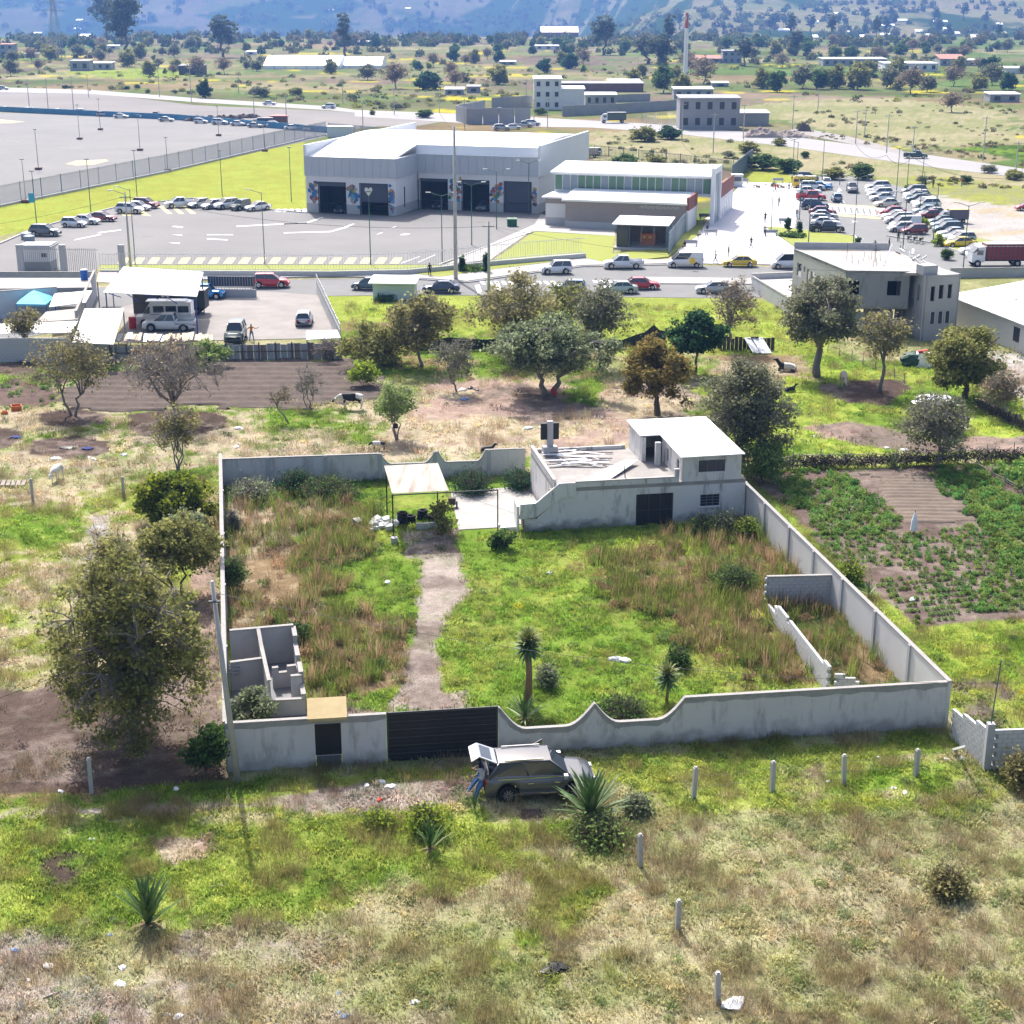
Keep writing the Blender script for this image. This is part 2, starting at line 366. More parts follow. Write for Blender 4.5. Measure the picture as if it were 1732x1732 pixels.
sheet('pavement',[(690,464),(752,460),(836,452),(990,438),(1130,441),(1130,447),(985,450),(900,461),(790,477),(700,471),(560,469),(180,478),(180,473),(560,465)],conc,.15)
sheet('traffic_island',[(1090,470),(1290,472),(1290,482),(1110,481)],conc,.14)
sheet('plaza',[(1256,309),(1350,311),(1352,345),(1344,386),(1296,386),(1345,420),(1440,446),(1440,450),(1130,446),(1145,428),(1160,398),(1225,345)],plz,.12)
sheet('footpath',[(905,379),(915,363),(1040,390),(1040,400),(900,391),(830,440),(745,452),(815,420)],conc,.08)
sheet('car_park',[(1350,310),(1352,298),(1460,299),(1530,318),(1560,345),(1600,385),(1640,400),(1732,418),(2100,480),(2100,540),(1732,470),(1700,467),(1560,455),(1440,452),(1444,418),(1440,398),(1340,388)],asph,.04)
sheet('planter_lawn',[(1296,385),(1340,387),(1440,400),(1464,420),(1360,421),(1345,419)],M('mown_grass',(.20,.23,.035),.95,(.27,.29,.055),1.5,.8,bump=.4,bscale=8),.16)
sheet('lawn',[(905,392),(1040,400),(1036,430),(985,438),(835,443),(840,438)],MATS['mown_grass'],.07)
sheet('lawn',[(1030,447),(985,437),(1090,425),(1165,380),(1195,372),(1185,396),(1130,436)],MATS['mown_grass'],.17)
sheet('verge',[(170,449),(690,449),(742,449),(752,455),(700,462),(170,464)],MATS['mown_grass'],.07)
sheet('verge',[(690,463.5),(752,458.5),(836,449),(990,435),(990,437.5),(800,462),(745,470)],MATS['mown_grass'],.18)
sheet('tree_island',[(1530,312),(1548,318),(1600,362),(1652,404),(1740,424),(1740,440),(1640,432),(1584,412),(1580,398),(1552,352)],MATS['mown_grass'],.17)
sheet('country_road',[(600,186),(760,192),(860,196),(1000,204),(1140,212),(1330,230),(1500,252),(1740,287),(2300,380),(2300,408),(1740,302),(1600,286),(1470,268),(1330,248),(1140,226),(1000,216),(870,214),(700,203),(600,197)],M('pale_road',(.25,.24,.24),.9,(.31,.30,.295),.05,.9),.04)
sheet('dirt_road',[(1330,222),(1352,216),(1440,232),(1530,256),(1530,262),(1420,240)],dust,.05)
sheet('country_road',[(0,148),(150,152),(330,166),(560,180),(600,186),(600,191),(560,187),(330,173),(150,159),(0,156),(-500,148),(-500,140)],MATS['pale_road'],.05)
sheet('concrete_pad',[(762,834),(905,821),(925,840),(895,884),(858,892),(776,897)],conc,.05)
# kerb round the big lot, white markings, hatches
def strip(name,px,w,h,m,z=0,kind='structure',**k):
 P=GP(px);b=MB()
 for i in range(len(P)-1):b.wall(P[i],P[i+1],w,z,z+h)
 return b.build(name,m,kind=kind,**k)
kerbm=M('kerb_concrete',(.42,.41,.40),.9,(.52,.5,.49),1,.7)
strip('kerb',[(0,350),(280,292),(515,237)],.3,.35,kerbm)
strip('kerb',[(-60,431),(0,413),(60,387),(200,350),(325,336),(440,354),(520,361)],.25,.2,kerbm)
strip('kerb',[(700,473),(790,479),(900,463),(985,452),(1130,449)],.2,.17,kerbm)
strip('kerb',[(742,449),(815,421),(905,392)],.2,.15,kerbm)
strip('kerb',[(1463,421),(1445,400),(1340,388)],.2,.2,kerbm)
strip('kerb',[(1740,441),(1640,433),(1584,413),(1500,400)],.2,.2,kerbm)
def marks(name,polys,m,z=.04):
 b=MB()
 for p in polys:
  P=GP(p);b.prism([(q.x,q.y)for q in P],z-.02,z)
 return b.build(name,m,kind='structure')
def par(x0,y0,x1,y1,w,sl):return[(x0,y1),(x0+w,y1),(x1+w,y0),(x1,y0)]
marks('yellow_hatching',[[(x,446.5),(x+15,446.5),(x+22,436.5),(x+8,436.5)]for x in np.arange(198,665,25.6)],painty,.045)
marks('parking_hatching',[[(x,362),(x+9,362),(x-8,349),(x-15,349)]for x in(283,303,323)]+[[(200,362),(212,366),(226,364),(214,358)],[(240,364),(256,366),(244,358),(232,358)]],painty,.045)
marks('crossing',[[(462+i*11,356),(470+i*11,359),(480+i*11,357),(472+i*11,353)]for i in range(6)],paintw,.045)
marks('lane_mark',[[(290,383.5),(308,386),(310,384),(296,382.5)],[(285,411),(303,413),(305,411)],[(290,397),(308,399),(308,397.6)],[(400,384),(520,378),(520,376.5),(400,382.5)],[(350,398),(394,398),(394,396.8),(350,396.8)],[(125,407),(170,398),(172,396),(128,405)],[(165,395),(205,390),(205,388.6),(166,393.4)],
[(480,380),(520,378),(548,368),(544,368),(518,376),(480,378.4)],[(480,395),(560,393),(585,386),(600,379),(596,379),(580,385),(558,391.4),(480,393.6)],[(676,398),(688,398),(694,395.6),(684,395)],[(636,398),(645,395),(648,393.5),(643,394)],[(660,387),(669,384),(671,383),(667,383.6)]],paintw,.046)
marks('yard_mark',[[(676,446),(679,446),(712,434),(710,434)],[(706,444),(709,444),(738,431),(736,431)],[(350,405),(385,407),(385,405.6),(350,403.6)]],paintw,.046)
marks('crosswalk',[[(815+i*12,481.5),(822+i*12,481.5),(818+i*12,476),(811+i*12,476)]for i in range(11)]+[[(1005+i*12,479),(1012+i*12,479),(1009+i*12,474.5),(1002+i*12,474.5)]for i in range(5)],paintw,.05)
marks('road_arrow',[[(803,483),(811,482),(816,497),(808,497)],[(838,483),(845,483),(853,498),(845,498)]],paintw,.05)
marks('speed_table',[[(1378,345),(1500,353),(1492,366),(1380,358)]],paintw,.05)
marks('speed_table_edge',[[(1400,361),(1490,368),(1489,371),(1405,365)],[(1390,346),(1496,352),(1497,350.4),(1390,344.4)]],painty,.055)
marks('speed_table_bar',[[(1405+i*10.5,349.3+i*.65),(1409+i*10.5,349.3+i*.65),(1412+i*10.5,359+i*.8),(1408+i*10.5,359+i*.8)]for i in range(8)],asph,.056)
marks('car_park_arrow',[[(1443,409),(1450,407),(1448,404),(1462,404)],[(1437,379),(1443,377),(1440,374),(1450,375)],[(1420,345),(1430,344),(1424,338)],[(1416,325),(1424,323),(1419,318)]],paintw,.06)
sheet('sand_patch',[(110,278),(128,272),(180,270),(184,273),(160,279),(130,281)],M('yellow_sand',(.33,.30,.19),.95,(.42,.38,.27),1,.8),.06)
sheet('sand_patch',[(-30,205),(0,202),(44,206),(20,209),(-30,210)],MATS['yellow_sand'],.06)
# ploughed soil with real ridges
def ridged(name,px,m,pitch,amp,z=.02,ang=0,res=.25):
 P=GP(px);xs=[p.x for p in P];ys=[p.y for p in P]
 nx=int((max(xs)-min(xs))/.9)+2;ny=int((max(ys)-min(ys))/res)+2
 X,Y=np.meshgrid(np.linspace(min(xs),max(xs),nx),np.linspace(min(ys),max(ys),ny))
 d=sdist(X.ravel(),Y.ravel(),P).reshape(X.shape)+(N2.f(X,Y,3,4)-.5)*6*min(1,pitch)
 c=Y*math.cos(ang)+X*math.sin(ang)
 Z=z+(np.sin(c*2*math.pi/pitch+N3.f(X,Y,4,2)*2)*.5+.5)*amp*(.6+.8*N1.f(X,Y,1.2,2))
 Z=np.where(d<0,Z,-.3)
 b=MB();idx=(np.arange(ny-1)[:,None]*nx+np.arange(nx-1)[None,:]).ravel()
 ok=(d[:-1,:-1]<.5).ravel()&(d[1:,1:]<.5).ravel()
 b.v=list(zip(X.ravel(),Y.ravel(),Z.ravel()));b.f=[(i,i+1,i+nx+1,i+nx)for i in idx[ok].tolist()];b.m=[0]*len(b.f)
 return b.build(name,m,kind='structure',smooth=True)
soilm=M('dark_ploughed_soil',(.085,.069,.06),1,(.15,.122,.106),1.1,.8,bump=.6,bscale=9,spec=0)
soilr=M('brown_tilled_soil',(.14,.11,.088),1,(.215,.175,.14),1.1,.8,bump=.6,bscale=9,spec=0)
ridged('ploughed_field',[(90,690),(110,640),(330,606),(600,608),(640,640),(640,672),(500,690),(360,688),(200,700)],soilm,1.9,.14)
ridged('tilled_plot',[(1450,798),(1575,800),(1650,880),(1540,885),(1500,860)],soilr,.75,.11,ang=.05,res=.12)
# ---------------------------------------------------------------- the walled lot in the middle
plast=M('grey_render',(.34,.335,.33),.9,(.46,.45,.44),.7,.9,bump=.15,bscale=4,c3=(.41,.40,.39))
def stained(name,c,dirt,k2=1):
 "render with rain and splash stains near foot and cap"
 m=M(name,c,.9,tuple(x*1.12 for x in c),.9,.8,bump=.2,bscale=5)
 n=m.node_tree.nodes;l=m.node_tree.links;p=n['Principled BSDF']
 src=p.inputs['Base Color'].links[0].from_socket
 ge=n.new('ShaderNodeNewGeometry');sx=n.new('ShaderNodeSeparateXYZ');l.new(ge.outputs['Position'],sx.inputs[0])
 t=n.new('ShaderNodeTexNoise');t.inputs['Scale'].default_value=1.3;t.inputs['Detail'].default_value=6;l.new(ge.outputs['Position'],t.inputs['Vector'])
 ad=n.new('ShaderNodeMath');ad.operation='MULTIPLY_ADD';ad.inputs[1].default_value=1.9;l.new(t.outputs['Fac'],ad.inputs[0]);
 neg=n.new('ShaderNodeMath');neg.operation='MULTIPLY';neg.inputs[1].default_value=-1;l.new(sx.outputs[2],neg.inputs[0]);l.new(neg.outputs[0],ad.inputs[2])
 mr=n.new('ShaderNodeMapRange');mr.inputs[1].default_value=.2;mr.inputs[2].default_value=.8;mr.inputs[3].default_value=0;mr.inputs[4].default_value=.8;l.new(ad.outputs[0],mr.inputs[0])
 mp=n.new('ShaderNodeMapping');mp.inputs['Scale'].default_value=(1.2,1.2,.3);l.new(ge.outputs['Position'],mp.inputs[0])
 t2=n.new('ShaderNodeTexNoise');t2.inputs['Scale'].default_value=1.1;t2.inputs['Detail'].default_value=7;t2.inputs['Roughness'].default_value=.7;l.new(mp.outputs[0],t2.inputs['Vector'])
 m2=n.new('ShaderNodeMapRange');m2.inputs[1].default_value=.52;m2.inputs[2].default_value=.64;m2.inputs[4].default_value=.75*k2;l.new(t2.outputs['Fac'],m2.inputs[0])
 mxx=n.new('ShaderNodeMath');mxx.operation='MAXIMUM';l.new(mr.outputs[0],mxx.inputs[0]);l.new(m2.outputs[0],mxx.inputs[1])
 mx=n.new('ShaderNodeMix');mx.data_type='RGBA';l.new(mxx.outputs[0],mx.inputs[0]);l.new(src,mx.inputs[6]);mx.inputs[7].default_value=(*dirt,1)
 l.new(mx.outputs[2],p.inputs['Base Color'])
 return m
wallm=stained('weathered_wall',(.52,.50,.495),(.27,.255,.245),.8)
housem=stained('mouldy_house_wall',(.56,.545,.53),(.15,.14,.135),.95)
capm=M('cement_cap',(.26,.25,.24),.95,(.36,.34,.32),2,.8,bump=.3)
pilm=M('pilaster_cement',(.33,.335,.35),.9,(.41,.41,.43),1,.8)
black=M('black_metal',(.012,.012,.014),.5,(.022,.022,.024),2,.6)
dglass=M('dark_glass',(.03,.035,.045),.12,spec=.6)
def v2(p):return Vector((p[0],p[1]))
A=v2(G(386,1305));B=v2(G(1598,1229));D0=v2(G(376,822));E0=v2(G(888,803))
def on(a,b,u,v=None):
 "point on the line a-b seen at photo column u"
 lo,hi=0.,1.
 for _ in range(40):
  m=(lo+hi)/2;p=a.lerp(b,m)
  if PXY(p.x,p.y)[0]<u:lo=m
  else:hi=m
 return a.lerp(b,lo)
WH=2.35
def wallthing(name,label,prof,a,b,t=.16,pil=(),mat=wallm,cap=True,pside=1,group='perimeter walls of the lot',band=0):
 "wall along a-b with a top profile [(s 0..1, height)], concrete cap and pilasters"
 L=(b-a).length;d=(b-a)/L;mid=a.lerp(b,.5)
 rt=empty(name,(mid.x,mid.y,0),label,'wall',group)
 w=MB();c=MB();bd=MB()
 for(s0,h0),(s1,h1)in zip(prof,prof[1:]):
  p,q=a+d*L*s0,a+d*L*s1
  w.wall(p,q,t,-.1,(h0,h1))
  if band:
   N_=max(1,int(L*(s1-s0)/.6));pb=None
   for i in range(N_):
    ta,tb=i/N_,(i+1)/N_;ha,hb=h0+(h1-h0)*ta,h0+(h1-h0)*tb;ga=pb if pb is not None else rnd.uniform(.16,.32);gb=rnd.uniform(.16,.32);pb=gb
    bd.wall(p.lerp(q,ta),p.lerp(q,tb),t+.012,(ha-ga,hb-gb),(ha-.002,hb-.002))
  if cap:c.wall(p,q,t+.07,(h0+.002,h1+.002),(h0+.07,h1+.07))
 w.build('wall_face',mat,rt)
 if band:bd.build('bare_cement_band',M('bare_cement',(.24,.23,.22),.95,(.38,.37,.355),2.5,.9),rt)
 if cap:c.build('coping',capm,rt)
 n=Vector((d.y,-d.x))*pside
 for s in pil:
  p=a+d*L*s+n*(t/2+.045);h=np.interp(s,[x for x,_ in prof],[y for _,y in prof])
  k=MB();k.wall(p-d*.13,p+d*.13,.09,-.1,h+.03);k.build('pilaster',pilm,rt)
 return rt
def fr(a,b,p):return(p-a).length/(b-a).length
dl=on(A,B,535);dr=on(A,B,579);gl=on(A,B,655);gr=on(A,B,843)
wallthing('perimeter_wall','plain grey rendered wall between the utility pole and the black pedestrian door',[(0,WH),(1,WH)],A,dl,band=1)
wallthing('perimeter_wall','short grey wall panel between the pedestrian door and the wide black gate',[(0,WH),(1,WH)],dr,gl,band=1)
# canopy over the door
mid=dl.lerp(dr,.5);dd=(B-A).normalized();nn=Vector((dd.y,-dd.x))
ang=math.atan2(dd.y,dd.x)
rt=empty('door_canopy',(mid.x,mid.y,2.3),'sloping ochre concrete canopy over the black pedestrian door','canopy')
k=MB();q=mid-nn*.25
def slab(b,c,w,dep,z0,z1,th,mi=0):
 "slab centred on c: back edge at z1, front edge at z0"
 pts=[c-dd*w/2+nn*dep/2,c+dd*w/2+nn*dep/2,c+dd*w/2-nn*dep/2,c-dd*w/2-nn*dep/2];zz=(z0,z0,z1,z1)
 b.prism(pts,[z-th for z in zz],zz,mi)
slab(k,q,1.75,1.25,2.52,2.95,.14);k.build('slab',M('ochre_concrete',(.36,.27,.14),.9,(.5,.4,.22),1.2,.9),rt)
k=MB();k.wall(mid-dd*.82,mid+dd*.82,.14,2.1,2.42);k.build('lintel',capm,rt)
rt=empty('pedestrian_door',(mid.x,mid.y,0),'black metal pedestrian door in the front wall with a grey kick plate','door')
k=MB();k.wall(mid-dd*.64,mid+dd*.64,.05,.55,2.1);k.build('door_leaf',black,rt)
k=MB();k.wall(mid-dd*.56,mid+dd*.56,.08,0,.5);k.build('kick_plate',M('grey_metal',(.10,.11,.13),.5),rt)
k=MB();k.wall(mid-dd*.56,mid+dd*.56,.07,.5,.55);k.build('door_rail',M('bare_steel',(.4,.4,.42),.4,metal=.5),rt)
# gate of folded sheet
gm=gl.lerp(gr,.5)
rt=empty('sliding_gate',(gm.x,gm.y,0),'wide black sheet metal gate with fine horizontal ribs in the front wall','gate')
L=(gr-gl).length-.1
for i in range(12):
 k=MB();c=gm+nn*(.012*(i%2))
 k.wall(c-dd*L/2,c+dd*L/2,.035,i*.197,i*.197+.187);k.build('ribbed_panel',black,rt)
k=MB();k.wall(gm-dd*L/2,gm+dd*L/2,.06,2.37,2.44);k.wall(gm-dd*L/2-dd*.03,gm-dd*L/2+dd*.05,.08,0,2.44);k.wall(gm+dd*L/2-dd*.03,gm+dd*L/2+dd*.03,.08,0,2.44);k.build('gate_frame',M('dark_frame',(.05,.05,.055),.5),rt)
for i in range(9):
 k=MB();p=gm-dd*(L/2-.3-i*(L-.6)/8);k.tube([(p.x,p.y,2.44),(p.x,p.y,2.62)],.012,4);k.build('spike',MATS['dark_frame'],rt)
k=MB();p=gm+dd*1.0;
# wavy wall: dips between crests
ws=lambda u:fr(gr,B,on(A,B,u))
prof=[(0,2.35)]
def dip(u0,u1,h0,h1,hb):
 r=[]
 for i in range(7):t=i/6;r.append((ws(u0+(u1-u0)*.28*t),hb+(h0-hb)*(1-math.sin(t*math.pi/2))))
 for i in range(7):t=i/6;r.append((ws(u0+(u1-u0)*(.70+.30*t)),hb+(h1-hb)*(1-math.cos(t*math.pi/2))))
 return r
prof+=dip(846,1003,2.3,2.25,1.2)+dip(1005,1155,2.25,2.3,1.25)+[(1,2.3)]
wallthing('perimeter_wall','long front wall with two scooped dips right of the black gate',prof,gr,B,band=1)
wallthing('perimeter_wall','left side wall of the lot running back from the utility pole',[(0,WH),(1,WH)],A-nn*.1,D0,cap=True,pil=[.2,.4,.6,.8])
wb=[(fr(D0,E0,on(D0,E0,u)),h)for u,h in[]]
bs=lambda u:fr(D0,E0,on(D0,E0,u))
prof=[(0,1.95),(bs(646),1.95)]
def dip2(u0,u1,h,hb):return[(bs(u0+(u1-u0)*.18*i/5),hb+(h-hb)*(1-math.sin(i/5*math.pi/2)))for i in range(6)]+[(bs(u0+(u1-u0)*(.82+.18*i/5)),hb+(h-hb)*(1-math.cos(i/5*math.pi/2)))for i in range(6)]
prof+=dip2(648,732,1.7,1.15)+[(bs(734),1.95),(bs(740),1.95)]+dip2(742,821,1.95,1.15)+[(bs(823),1.95),(1,1.95)]
wallthing('perimeter_wall','rear wall of the lot with two scooped openings behind the rusty carport',prof,D0,E0,pil=[bs(455),bs(552),bs(644),bs(736),bs(827)])
hR=v2(G(1256,872))
r0,r1=hR,B+nn*.1
pl=[]
for u in(1293,1334,1375,1423,1478,1536):
 p=on(r0,r1,u);pl.append(fr(r0,r1,p))
wallthing('perimeter_wall','long straight right hand wall with dark pilasters running to the front corner',[(0,2.35),(1,2.35)],r0,r1,pil=pl,mat=M('pale_render',(.48,.465,.455),.9,(.57,.555,.54),.5,.8,bump=.1,bscale=4),pside=1)
# loose tops of blocks on the ruins are built one by one
blockm=M('cinder_block',(.33,.335,.35),.95,(.46,.46,.48),2.2,.9,bump=.4,bscale=12)
blockm2=M('cinder_block_pale',(.44,.44,.44),.95,(.55,.55,.54),2.2,.9,bump=.4,bscale=12)
mort=M('mortar',(.24,.24,.25),.95,(.32,.32,.32),2,.8)
_blk={}
def blockwall(name,label,a,b,heights,t=.15,bl=.42,bh=.21,mat=blockm,cat='wall',group=None,jag=0):
 "wall laid block by block on a mortar core; heights = [(s, rows)]"
 a=v2(a);b=v2(b);L=(b-a).length;d=(b-a)/L;mid=a.lerp(b,.5);rz=math.atan2(d.y,d.x)
 rt=empty(name,(mid.x,mid.y,0),label,cat,group)
 key=(t,bl,bh,mat.name)
 if key not in _blk:
  k=MB();k.box(0,0,0,bl-.025,t,bh-.02);_blk[key]=k.data('brick',mat)
 core=MB();n=int(L/bl)
 for i in range(n+1):
  s=(i+.5)/n if n else.5;rows=int(round(np.interp(s,[x for x,_ in heights],[y for _,y in heights])+rnd.uniform(-jag,jag)))
  for j in range(rows):
   x=(i+.5*(j%2))*bl-L/2
   if x>L/2-.1:continue
   p=mid+d*(x+bl/2*.5)
   o=part('brick',_blk[key],rt);o.location=(p.x-mid.x,p.y-mid.y,j*bh+.01);o.rotation_euler=(0,0,rz+rnd.uniform(-.01,.01))
  p0=mid+d*(i*bl-L/2);p1=mid+d*(min((i+1)*bl,L)-L/2)
  if rows>0 and(p1-p0).dot(d)>.02:core.wall(p0,p1,t-.03,-.05,rows*bh-.02)
 core.build('mortar_core',mort,rt)
 return rt
bA=v2(G(1294,1030));bB=v2(G(1412,1027))
blockwall('block_wall','grey cinder block cross wall joined to the right side wall of the lot',bA,bB,[(0,9),(1,9)],mat=blockm)
k=MB();k.wall(bA,bB,.22,1.9,2.0);
k.build('wall_coping',capm,label='dark flat coping resting on the cinder block cross wall',cat='coping')
blockwall('block_wall','long broken cinder block wall running diagonally from the cross wall to the front wall',G(1300,1040),G(1400,1172),[(0,3),(.12,3.4),(.16,6),(.4,5.5),(.6,6),(.8,6),(1,6.5)],mat=blockm2,jag=.3)
blockwall('block_wall','short low stub of cinder block wall near the front wall',G(1413,1172),G(1448,1172),[(0,6),(1,3)],mat=blockm2)
# roofless block rooms behind the front wall
P=lambda u,v:v2(G(u,v))
rA,rB,rC,rD=P(392,1128),P(499,1118),P(515,1208),P(392,1215)
rt0='roofless grey block rooms behind the front wall'
wallthing('ruin_wall','tall rear wall of the roofless rooms behind the pedestrian door',[(0,2.0),(1,2.0)],rA,rB,mat=plast,group=rt0)
wallthing('ruin_wall','stepped right hand wall of the roofless rooms with broken top',[(0,1.9),(.2,1.9),(.21,1.5),(.45,1.5),(.46,1.1),(.6,1.1),(.61,1.6),(.8,1.6),(.81,1.0),(1,1.0)],rB,rC,mat=plast,group=rt0,cap=True)
wallthing('ruin_wall','thin crooked partition wall with a white top inside the roofless rooms',[(0,2.0),(.3,1.75),(1,1.7)],P(440,1124),P(458,1207),t=.12,mat=plast,group=rt0)
wallthing('ruin_wall','low cross wall with an open lattice block in the roofless rooms',[(0,1.5),(1,1.5)],P(392,1168),P(452,1160),mat=plast,group=rt0)
wallthing('ruin_wall','small stepped wall round the basin in the roofless rooms',[(0,1.1),(.25,1.1),(.26,.8),(.6,.8),(.61,1.1),(1,1.1)],P(462,1165),P(503,1160),mat=plast,group=rt0)
wallthing('ruin_wall','low front wall of the roofless rooms beside the canopy',[(0,.8),(1,.8)],rD,rC,mat=plast,group=rt0)
wallthing('ruin_wall','pale upright wall fragment in the corner of the roofless rooms',[(0,1.5),(1,1.5)],P(494,1192),P(512,1190),mat=plast,group=rt0)
sheet('room_floor',[(392,1130),(499,1120),(515,1208),(392,1215)],M('dark_cement',(.18,.18,.185),.9,(.25,.25,.25),1,.8),.03)
k=MB()
rt=empty('lattice_block',(P(402,1167).x,P(402,1167).y-.1,.8),'openwork lattice block set in the low cross wall','block')
for i in range(4):k.box(P(402,1167).x-.4+i*.2,P(402,1167).y-.12,.8,.05,.08,.6)
for i in range(4):k.box(P(402,1167).x-.1,P(402,1167).y-.13,.82+i*.18,.7,.05,.05)
k.build('grille',pilm,rt)
# ---------------------------------------------------------------- two storey house with terrace, in its own axes
HO=Vector((.7,94.6));hx=Vector((14.4,2.5)).normalized();hy=Vector((-hx.y,hx.x));hang=math.atan2(hx.y,hx.x)
def HL(x,y,z=0):p=HO+hx*x+hy*y;return Vector((p.x,p.y,z))
def hbox(b,x0,x1,y0,y1,z0,z1,mi=0):return b.prism([HL(x0,y0),HL(x1,y0),HL(x1,y1),HL(x0,y1)],z0,z1,mi)
house=empty('house',tuple(HL(7,4)),'old grey two storey house with flat terrace, outside stair and white sheet roof','house')
y0=-.45
k=MB()
hbox(k,2.0,7.42,y0,y0+.2,0,2.6);k.prism([HL(.9,y0),HL(2.0,y0),HL(2.0,y0+.2),HL(.9,y0+.2)],0,[.95,1.95,1.95,.95]);hbox(k,7.42,9.92,y0,y0+.2,2.15,2.6);hbox(k,9.92,11.75,y0,y0+.2,0,2.6)
hbox(k,11.75,13.05,y0,y0+.2,0,1.1);hbox(k,11.75,13.05,y0,y0+.2,1.9,2.6);hbox(k,13.05,14.8,y0,y0+.2,0,2.6)
hbox(k,2.0,2.2,y0+.2,8,0,2.6);hbox(k,14.6,14.8,y0+.2,8,0,2.6);hbox(k,2.2,14.6,7.8,8,0,2.6);hbox(k,.04,.9,y0+.05,.9,0,.85);hbox(k,.9,2.0,y0+.2,.9,0,.95)
k.build('wall',housem,house)
k=MB();hbox(k,2.0,14.8,y0,8,2.602,2.85);k.build('terrace_slab',M('dusty_terrace',(.20,.18,.165),.9,(.38,.36,.34),.6,.9,c3=(.28,.26,.245)),house)
# parapet band with the sloping stair cheek
k=MB()
top=[(-.25,1.9),(.75,1.93),(2.3,3.2),(9.95,3.22)];bot=[(-.25,.9),(.75,.98),(2.5,2.25),(9.95,2.855)]
def band(y,th,top,bot):
 n=len(top);pts=top+bot[::-1];fr_=[HL(x,y,z)for x,z in pts];bk=[HL(x,y+th,z)for x,z in pts];m=len(pts)
 for i in range(n-1):
  k.quad(fr_[i],fr_[i+1],fr_[m-2-i],fr_[m-1-i]);k.quad(bk[i],bk[i+1],bk[m-2-i],bk[m-1-i])
 for i in range(m):k.quad(fr_[i],fr_[(i+1)%m],bk[(i+1)%m],bk[i])
band(y0-.07,.16,[(-.25,1.9),(.75,1.93),(2.3,3.2),(3.4,3.2)],[(-.25,.9),(.75,.98),(2.4,2.2),(3.4,2.27)])
k.build('stair_cheek',housem,house)
k=MB();hbox(k,3.4,9.95,y0-.03,y0+.13,2.857,3.2);hbox(k,9.95,10.25,y0-.05,y0+.2,2.857,3.75)
hbox(k,2.0,2.15,y0+.2,8,2.852,3.3);hbox(k,2.15,8.7,7.85,8,2.852,3.1)
k.build('parapet',housem,house)
k=MB();hbox(k,3.35,9.95,y0-.06,y0+.16,3.202,3.26);hbox(k,1.95,2.2,y0+.3,8.03,3.302,3.36);k.build('parapet_cap',M('pale_cap',(.30,.285,.27),.9,(.42,.40,.38),1,.8),house)
k=MB();hbox(k,-.25,.75,y0+.1,.9,.85,1.0)
for i in range(9):hbox(k,.75+i*.16,.75+(i+1)*.16,y0+.1,.8,.95,1.05+i*.205)
k.build('stair_flight',M('brown_stair',(.24,.19,.16),.9,(.34,.29,.26),1,.8),house)
k=MB();k.prism([HL(-.45,-.4),HL(-.3,-.4),HL(-.3,.8),HL(-.45,.8)],0,[1.75,1.75,1.95,1.95]);hbox(k,-1.5,-.45,-.1,.9,0,.28);k.build('stair_end',M('whitewash',(.62,.61,.6),.9,(.7,.69,.68),1,.7),house)
# garage door
rt=k=MB();hbox(k,7.46,9.88,y0+.05,y0+.09,.02,2.13);gd=k.build('garage_door',M('blackened_steel',(.018,.018,.02),.5,(.03,.03,.032),2,.7),house)
for i in range(4):
 k=MB();hbox(k,7.46+i*.79,7.52+i*.79,y0+.02,y0+.05,.02,2.13);k.build('door_stile',MATS['dark_frame'],gd)
k=MB();hbox(k,7.52,9.83,y0+.025,y0+.048,1.0,1.06);k.build('door_rail',MATS['dark_frame'],gd)
def window(parent,x0,x1,z0,z1,y,bars=2,sill=True,rows=1,frame=None):
 k=MB();hbox(k,x0,x1,y+.06,y+.10,z0,z1);w=k.build('window',dglass,parent)
 k=MB()
 for i in range(bars+1):xx=x0+(x1-x0)*i/bars;hbox(k,xx-.03,xx+.03,y+.02,y+.058,z0,z1)
 for j in range(rows+1):zz=z0+(z1-z0)*j/rows;hbox(k,x0,x1,y+.03,y+.055,zz-.025,zz+.025)
 k.build('frame',frame or MATS['grey_metal'],w)
 if sill:k=MB();hbox(k,x0-.08,x1+.08,y-.09,y+.02,z0-.08,z0-.01);k.build('sill',MATS['whitewash'],w)
window(house,11.75,13.05,1.1,1.9,y0,3,True,4)
# upper storey
k=MB();z0,z1=2.852,4.55
hbox(k,10.45,11.55,y0,y0+.16,z0,z1);hbox(k,11.55,13.35,y0,y0+.16,z0,3.45);hbox(k,11.55,13.35,y0,y0+.16,4.25,z1);hbox(k,13.35,14.45,y0,y0+.16,z0,z1)
hbox(k,14.3,14.45,y0+.16,8,z0,z1);hbox(k,9.0,14.45,7.85,8,z0,z1+.1)
for a,b in((y0+.16,.3),(.9,2.9),(3.4,4.6)):hbox(k,10.45,10.6,a,b,z0,z1)
for a,b in((.3,.9),(2.9,3.4)):hbox(k,10.45,10.6,a,b,z0,3.2);hbox(k,10.45,10.6,a,b,4.1,z1)
hbox(k,9.0,9.15,4.5,7.85,z0,z1);hbox(k,9.15,9.3,4.5,4.65,z0,z1)
k.build('upper_wall',housem,house)
k=MB();hbox(k,9.7,10.05,3.4,3.7,z0,4.45);k.build('pillar',blockm2,house)
window(house,11.55,13.35,3.45,4.25,y0,3,False,1)
for a,b in((.3,.9),(2.9,3.4)):
 k=MB();hbox(k,10.52,10.56,a,b,3.2,4.1);k.build('window',dglass,house)
rw=M('white_sheet_roof',(.78,.78,.79),.5,(.84,.84,.84),.8,.6)
k=MB();pts=[(10.25,-.75),(14.6,-.65),(14.6,8.25),(8.85,8.25),(8.85,4.4),(10.25,4.4)];zz=[4.56+.02*(y+.7)for x,y in pts]
k.prism([HL(*p)for p in pts],zz,[z+.07 for z in zz]);k.build('roof',rw,house)
